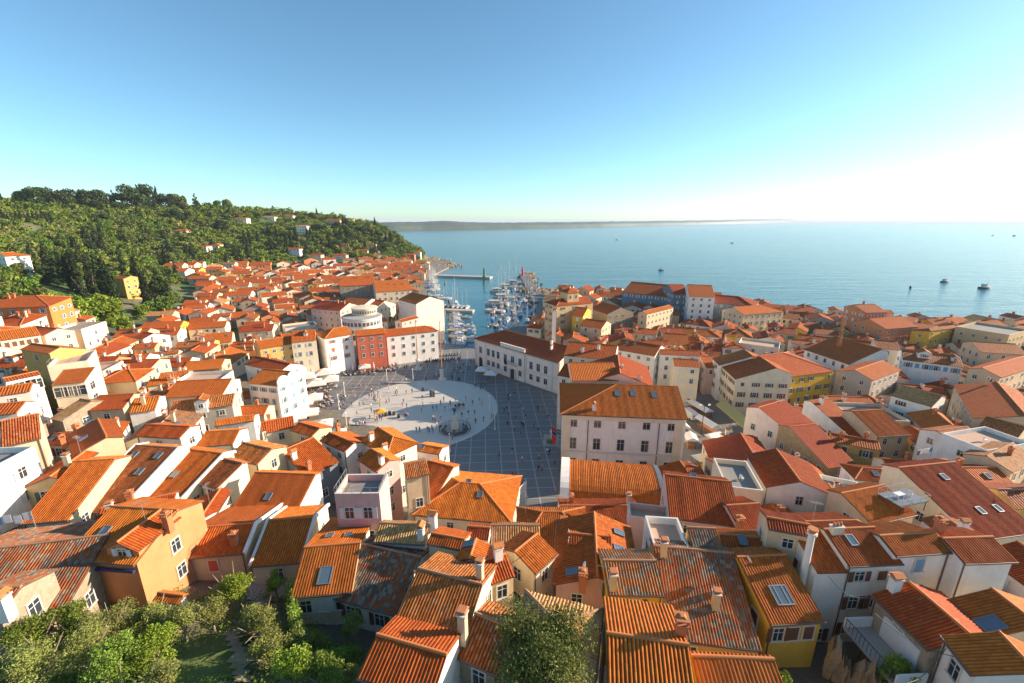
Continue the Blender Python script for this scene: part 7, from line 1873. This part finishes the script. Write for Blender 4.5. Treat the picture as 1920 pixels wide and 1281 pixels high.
# ruined rubble wall and balcony, bottom right
def ruin():
    rn = random.Random(3); top = [(1548,1178),(1585,1170),(1605,1210),(1630,1188),(1655,1225),(1690,1225),(1700,1281)]
    a, b = hit(1540,1262), hit(1700,1330); d = b-a; L = math.hypot(d.x,d.y); n = 44; m = MB(); vs = []; hs = [max(1.2, 3.9-t0*1.6/44+.9*math.sin(t0*.33)+rn.choice((-.5,-.25,0,.25,.45))) for t0 in range(45)]
    nn = Vector((-d.y, d.x, 0)).normalized()*.55
    for i in range(n+1):
        t = i/n; p = a+d*t; g_ = gz(p.x,p.y)-1; h = hs[i]
        for s in (-1,1):
            for k in range(5):
                j = nn*s*(1+rn.uniform(-.2,.25)); vs.append((p.x+j.x+rn.uniform(-.12,.12), p.y+j.y+rn.uniform(-.12,.12), g_+(h if k == 4 else min(h, 3.2*k/3.0))))
    fs = []
    for i in range(n):
        o = i*10
        for k in range(4): fs += [(o+k,o+10+k,o+11+k,o+1+k),(o+5+k,o+6+k,o+16+k,o+15+k)]
        fs.append((o+4,o+14,o+19,o+9))
    m.faces(vs, fs, WALL['warmstone']); tag(m.build('ruined_wall'), 'crumbling ruined rubble wall in the bottom right courtyard', 'wall')
ruin()
def balcony():
    r = H['stair']; I = root_info[r.name]; y0 = -I['wf']+.3+I['oy']; zz = I['Z']-I['wf']*I['tn']; m = MB(); x = I['x0']+I['ox']+3.0
    m.box((x,y0-1.3,zz-3.1),(5.0,2.6,.2),M['concrete']); m.build('balcony', r); m = MB()
    for i in range(14): m.cyl((x-2.4+i*.37,y0-2.5,zz-3),(x-2.4+i*.37,y0-2.5,zz-2),.02,.02,M['dark'],4)
    m.box((x,y0-2.5,zz-2.0),(5.0,.05,.05),M['dark'])
    for s in (-1,1): m.box((x+s*2.5,y0-1.3,zz-2.5),(.15,2.5,1.0),WALL['white'])
    m.build('railing', r)
    m = MB(); m.box((x,y0-.06,zz-1.9),(3.2,.12,2.1),M['whitewood']); m.build('glazed_door', r)
balcony()
# roof terrace furniture and rails
def roof_platform(house, px, py, w, l, rails=True, floor='lead', furn=True):
    r = HH(house); 
    if not r: return
    I = root_info[r.name]; b = I['onroof'](px, py)
    if not b: return
    X, Y, z = b[1]+I['ox'], b[2]+I['oy'], I['Z']-abs(b[2])*I['tn']+.9; m = MB(); m.box((X,Y,z),(w,l,.15),M[floor])
    for sx in (-1,1):
        for sy in (-1,1): m.cyl((X+sx*w*.45,Y+sy*l*.45,z-1.5),(X+sx*w*.45,Y+sy*l*.45,z),.06,.06,M['dark'],5)
    m.build('roof_platform', r)
    if rails:
        m = MB(); 
        for sx in (-1,-.33,.33,1):
            for sy in (-1,1): m.cyl((X+sx*w*.5,Y+sy*l*.5,z),(X+sx*w*.5,Y+sy*l*.5,z+1),.025,.025,M['steel'],4)
        for sy in (-1,1): m.box((X,Y+sy*l*.5,z+1),(w,.04,.04),M['steel'])
        for sx in (-1,1): m.box((X+sx*w*.5,Y,z+1),(.04,l,.04),M['steel'])
        m.build('railing', r)
def HH(s):
    for h in HOUSES:
        if s in h['label']: return h
roof_platform('small blue-grey terrace', 1690, 944, 5.0, 3.0)
roof_platform('pale red curved roof', 1500, 985, .1, .1, False) if False else None
def rails_on(house, col='steel'):
    r = HH(house)
    if not r: return
    I = root_info[r.name]; x0, x1, y0, y1 = I['x0']+I['ox'], I['x1']+I['ox'], -I['wf']+I['oy'], I['wb']+I['oy']; z = I['Z']; m = MB()
    for a, b in (((x0,y0),(x1,y0)),((x1,y0),(x1,y1)),((x0,y0),(x0,y1))):
        n_ = 5
        for i in range(n_+1): 
            p = (a[0]+(b[0]-a[0])*i/n_, a[1]+(b[1]-a[1])*i/n_); m.cyl((p[0],p[1],z),(p[0],p[1],z+.7),.025,.025,M[col],4)
        m.cyl((a[0],a[1],z+.7),(b[0],b[1],z+.7),.025,.025,M[col],4)
    m.build('railing', r)
rails_on('pink house with dark grey roof terrace'); rails_on('tall cream-yellow block')
# furniture on flat roofs
def on_terrace(s, dx, dy):
    r = HH(s); I = root_info[r.name]; cx, cy = (I['x0']+I['x1'])/2+dx, (I['wb']-I['wf'])/2+dy; w_ = I['W'](cx, cy); return Vector((w_[0], w_[1], I['g']+I['Z']-.8)), r.rotation_euler.z
m = MB(); m.box((0,0,.42),(.5,.5,.06),M['white']); pcs = m.mesh('seat'); m = MB(); m.box((0,.24,.72),(.5,.05,.5),M['white']); pcb = m.mesh('backrest'); m = MB(); m.box((0,0,.21),(.06,.06,.42),M['white']); pcl = m.mesh('leg')
def pchair(p, rz, lab):
    r = tag(empty('garden_chair', p, rz), lab, 'chair'); link('seat', pcs, r); link('backrest', pcb, r)
    for sx in (-.2,.2):
        for sy in (-.2,.2): link('leg', pcl, r, (sx,sy,0))
p, a = on_terrace('one white chair', 0, 0); pchair(p, 1, 'white plastic chair on the walled roof terrace at the right edge')
p, a = on_terrace('sunken roof terrace', .6, -.5); pchair(p, 2, 'white chair on the sunken terrace beside the white gable house')
r = HH('small blue-grey terrace'); b = P(1672,936,0); I = root_info[r.name]; q = I['onroof'](1690,944)
if q:
    w_ = I['W'](q[1]-.9, q[2]); zt = I['g']+I['Z']-abs(q[2])*I['tn']+.98
    t = tag(empty('garden_table', (w_[0], w_[1], zt), I['ang']), 'white plastic table on the small blue-grey roof terrace', 'table'); m = MB(); m.box((0,0,.72),(1.3,.8,.05),M['white']); m.build('table_top', t)
    for sx in (-.5,.5):
        for sy in (-.3,.3): m = MB(); m.box((sx,sy,.35),(.06,.06,.7),M['white']); m.build('leg', t)
    w_ = I['W'](q[1]+1.2, q[2]); pchair((w_[0], w_[1], zt), 2.2, 'chair at the right end of the small blue-grey roof terrace')
# air conditioner on the bottom gable wall
r = HH('air conditioner on its white end wall'); I = root_info[r.name]; m = MB(); m.box((I['x1']+I['ox']+.2,-1.6+I['oy'],I['Z']-3.0),(.35,.95,.7),M['white']); m.box((I['x1']+I['ox']+.39,-1.6+I['oy'],I['Z']-3.0),(.03,.6,.5),M['steel']); m.build('air_conditioner', r)
def cable(a, b, za, zb, lab, n=1):
    a, b = P(a[0], a[1], za), P(b[0], b[1], zb); m = MB()
    for k in range(n):
        pts = [a.lerp(b, i/14)+Vector((0, 0, -.9*math.sin(math.pi*i/14)-.25*k)) for i in range(15)]
        for p, q_ in zip(pts, pts[1:]): m.cyl(p, q_, .025, .025, M['dark'], 4, cap=False)
    tag(m.build('overhead_cable'), lab, 'cable')
cable((1640,1150),(1830,1240),23,24,'thin black cable crossing the shaded stone wall at bottom right'); cable((1775,1215),(1700,1281),24,23,'sagging black cable at the pale bottom right corner house'); cable((1553,1080),(1640,1120),26,24,'cable strung from the narrow white house to the red roof'); cable((880,1060),(985,1040),25,24,'cable over the small steep orange gable'); cable((90,1010),(140,1050),25,24,'cable along the black lichened roof'); cable((1120,1060),(1245,1045),26,26,'cable above the square dark lichened roof')
def laundry(px, py, z, w_, n, lab, rz=.3):
    b = P(px, py, z); r = tag(empty('washing_line', b, rz), lab, 'laundry'); m = MB(); m.cyl((-w_/2,0,0),(w_/2,0,0),.02,.02,M['steel'],4)
    for s in (-1,1): m.cyl((s*w_/2,0,-2.2),(s*w_/2,0,.1),.04,.04,M['steel'],5)
    m.build('line', r); rn = random.Random(px)
    for i in range(n):
        m = MB(); x = -w_/2+w_*(i+.5)/n; a = w_/n*.4; m.box((x,0,-.45*rn.uniform(.7,1.3)),(a*2,.03,.9),CM[rn.choice(['white','red','blue','white','pink','navy'])]); m.build('garment', r)
laundry(505,872,gz(P(505,872,12).x,P(505,872,12).y)+5,6,8,'washing line with red and white laundry in the courtyard left of the blue wall')
laundry(12,968,gz(P(12,968,24).x,P(12,968,24).y)+6,4,5,'washing line with red cloth at the left edge')
laundry(1735,842,15,4,5,'washing line with red laundry among the right-hand roofs')
# ---------------------------------------------------------------- air over the bay
hz = bpy.data.materials.new('haze'); hz.use_nodes = True; t = hz.node_tree; t.nodes.clear(); o = t.nodes.new('ShaderNodeOutputMaterial'); v = t.nodes.new('ShaderNodeVolumePrincipled')
v.inputs['Color'].default_value = (.72,.85,1.0,1); v.inputs['Density'].default_value = HAZE; v.inputs['Anisotropy'].default_value = .05; t.links.new(v.outputs[0], o.inputs['Volume'])
mb = MB(); mb.box((0,17000,48),(52000,35000,108),hz); tag(mb.build('haze'), kind='stuff', label='thin sea haze over town and bay')
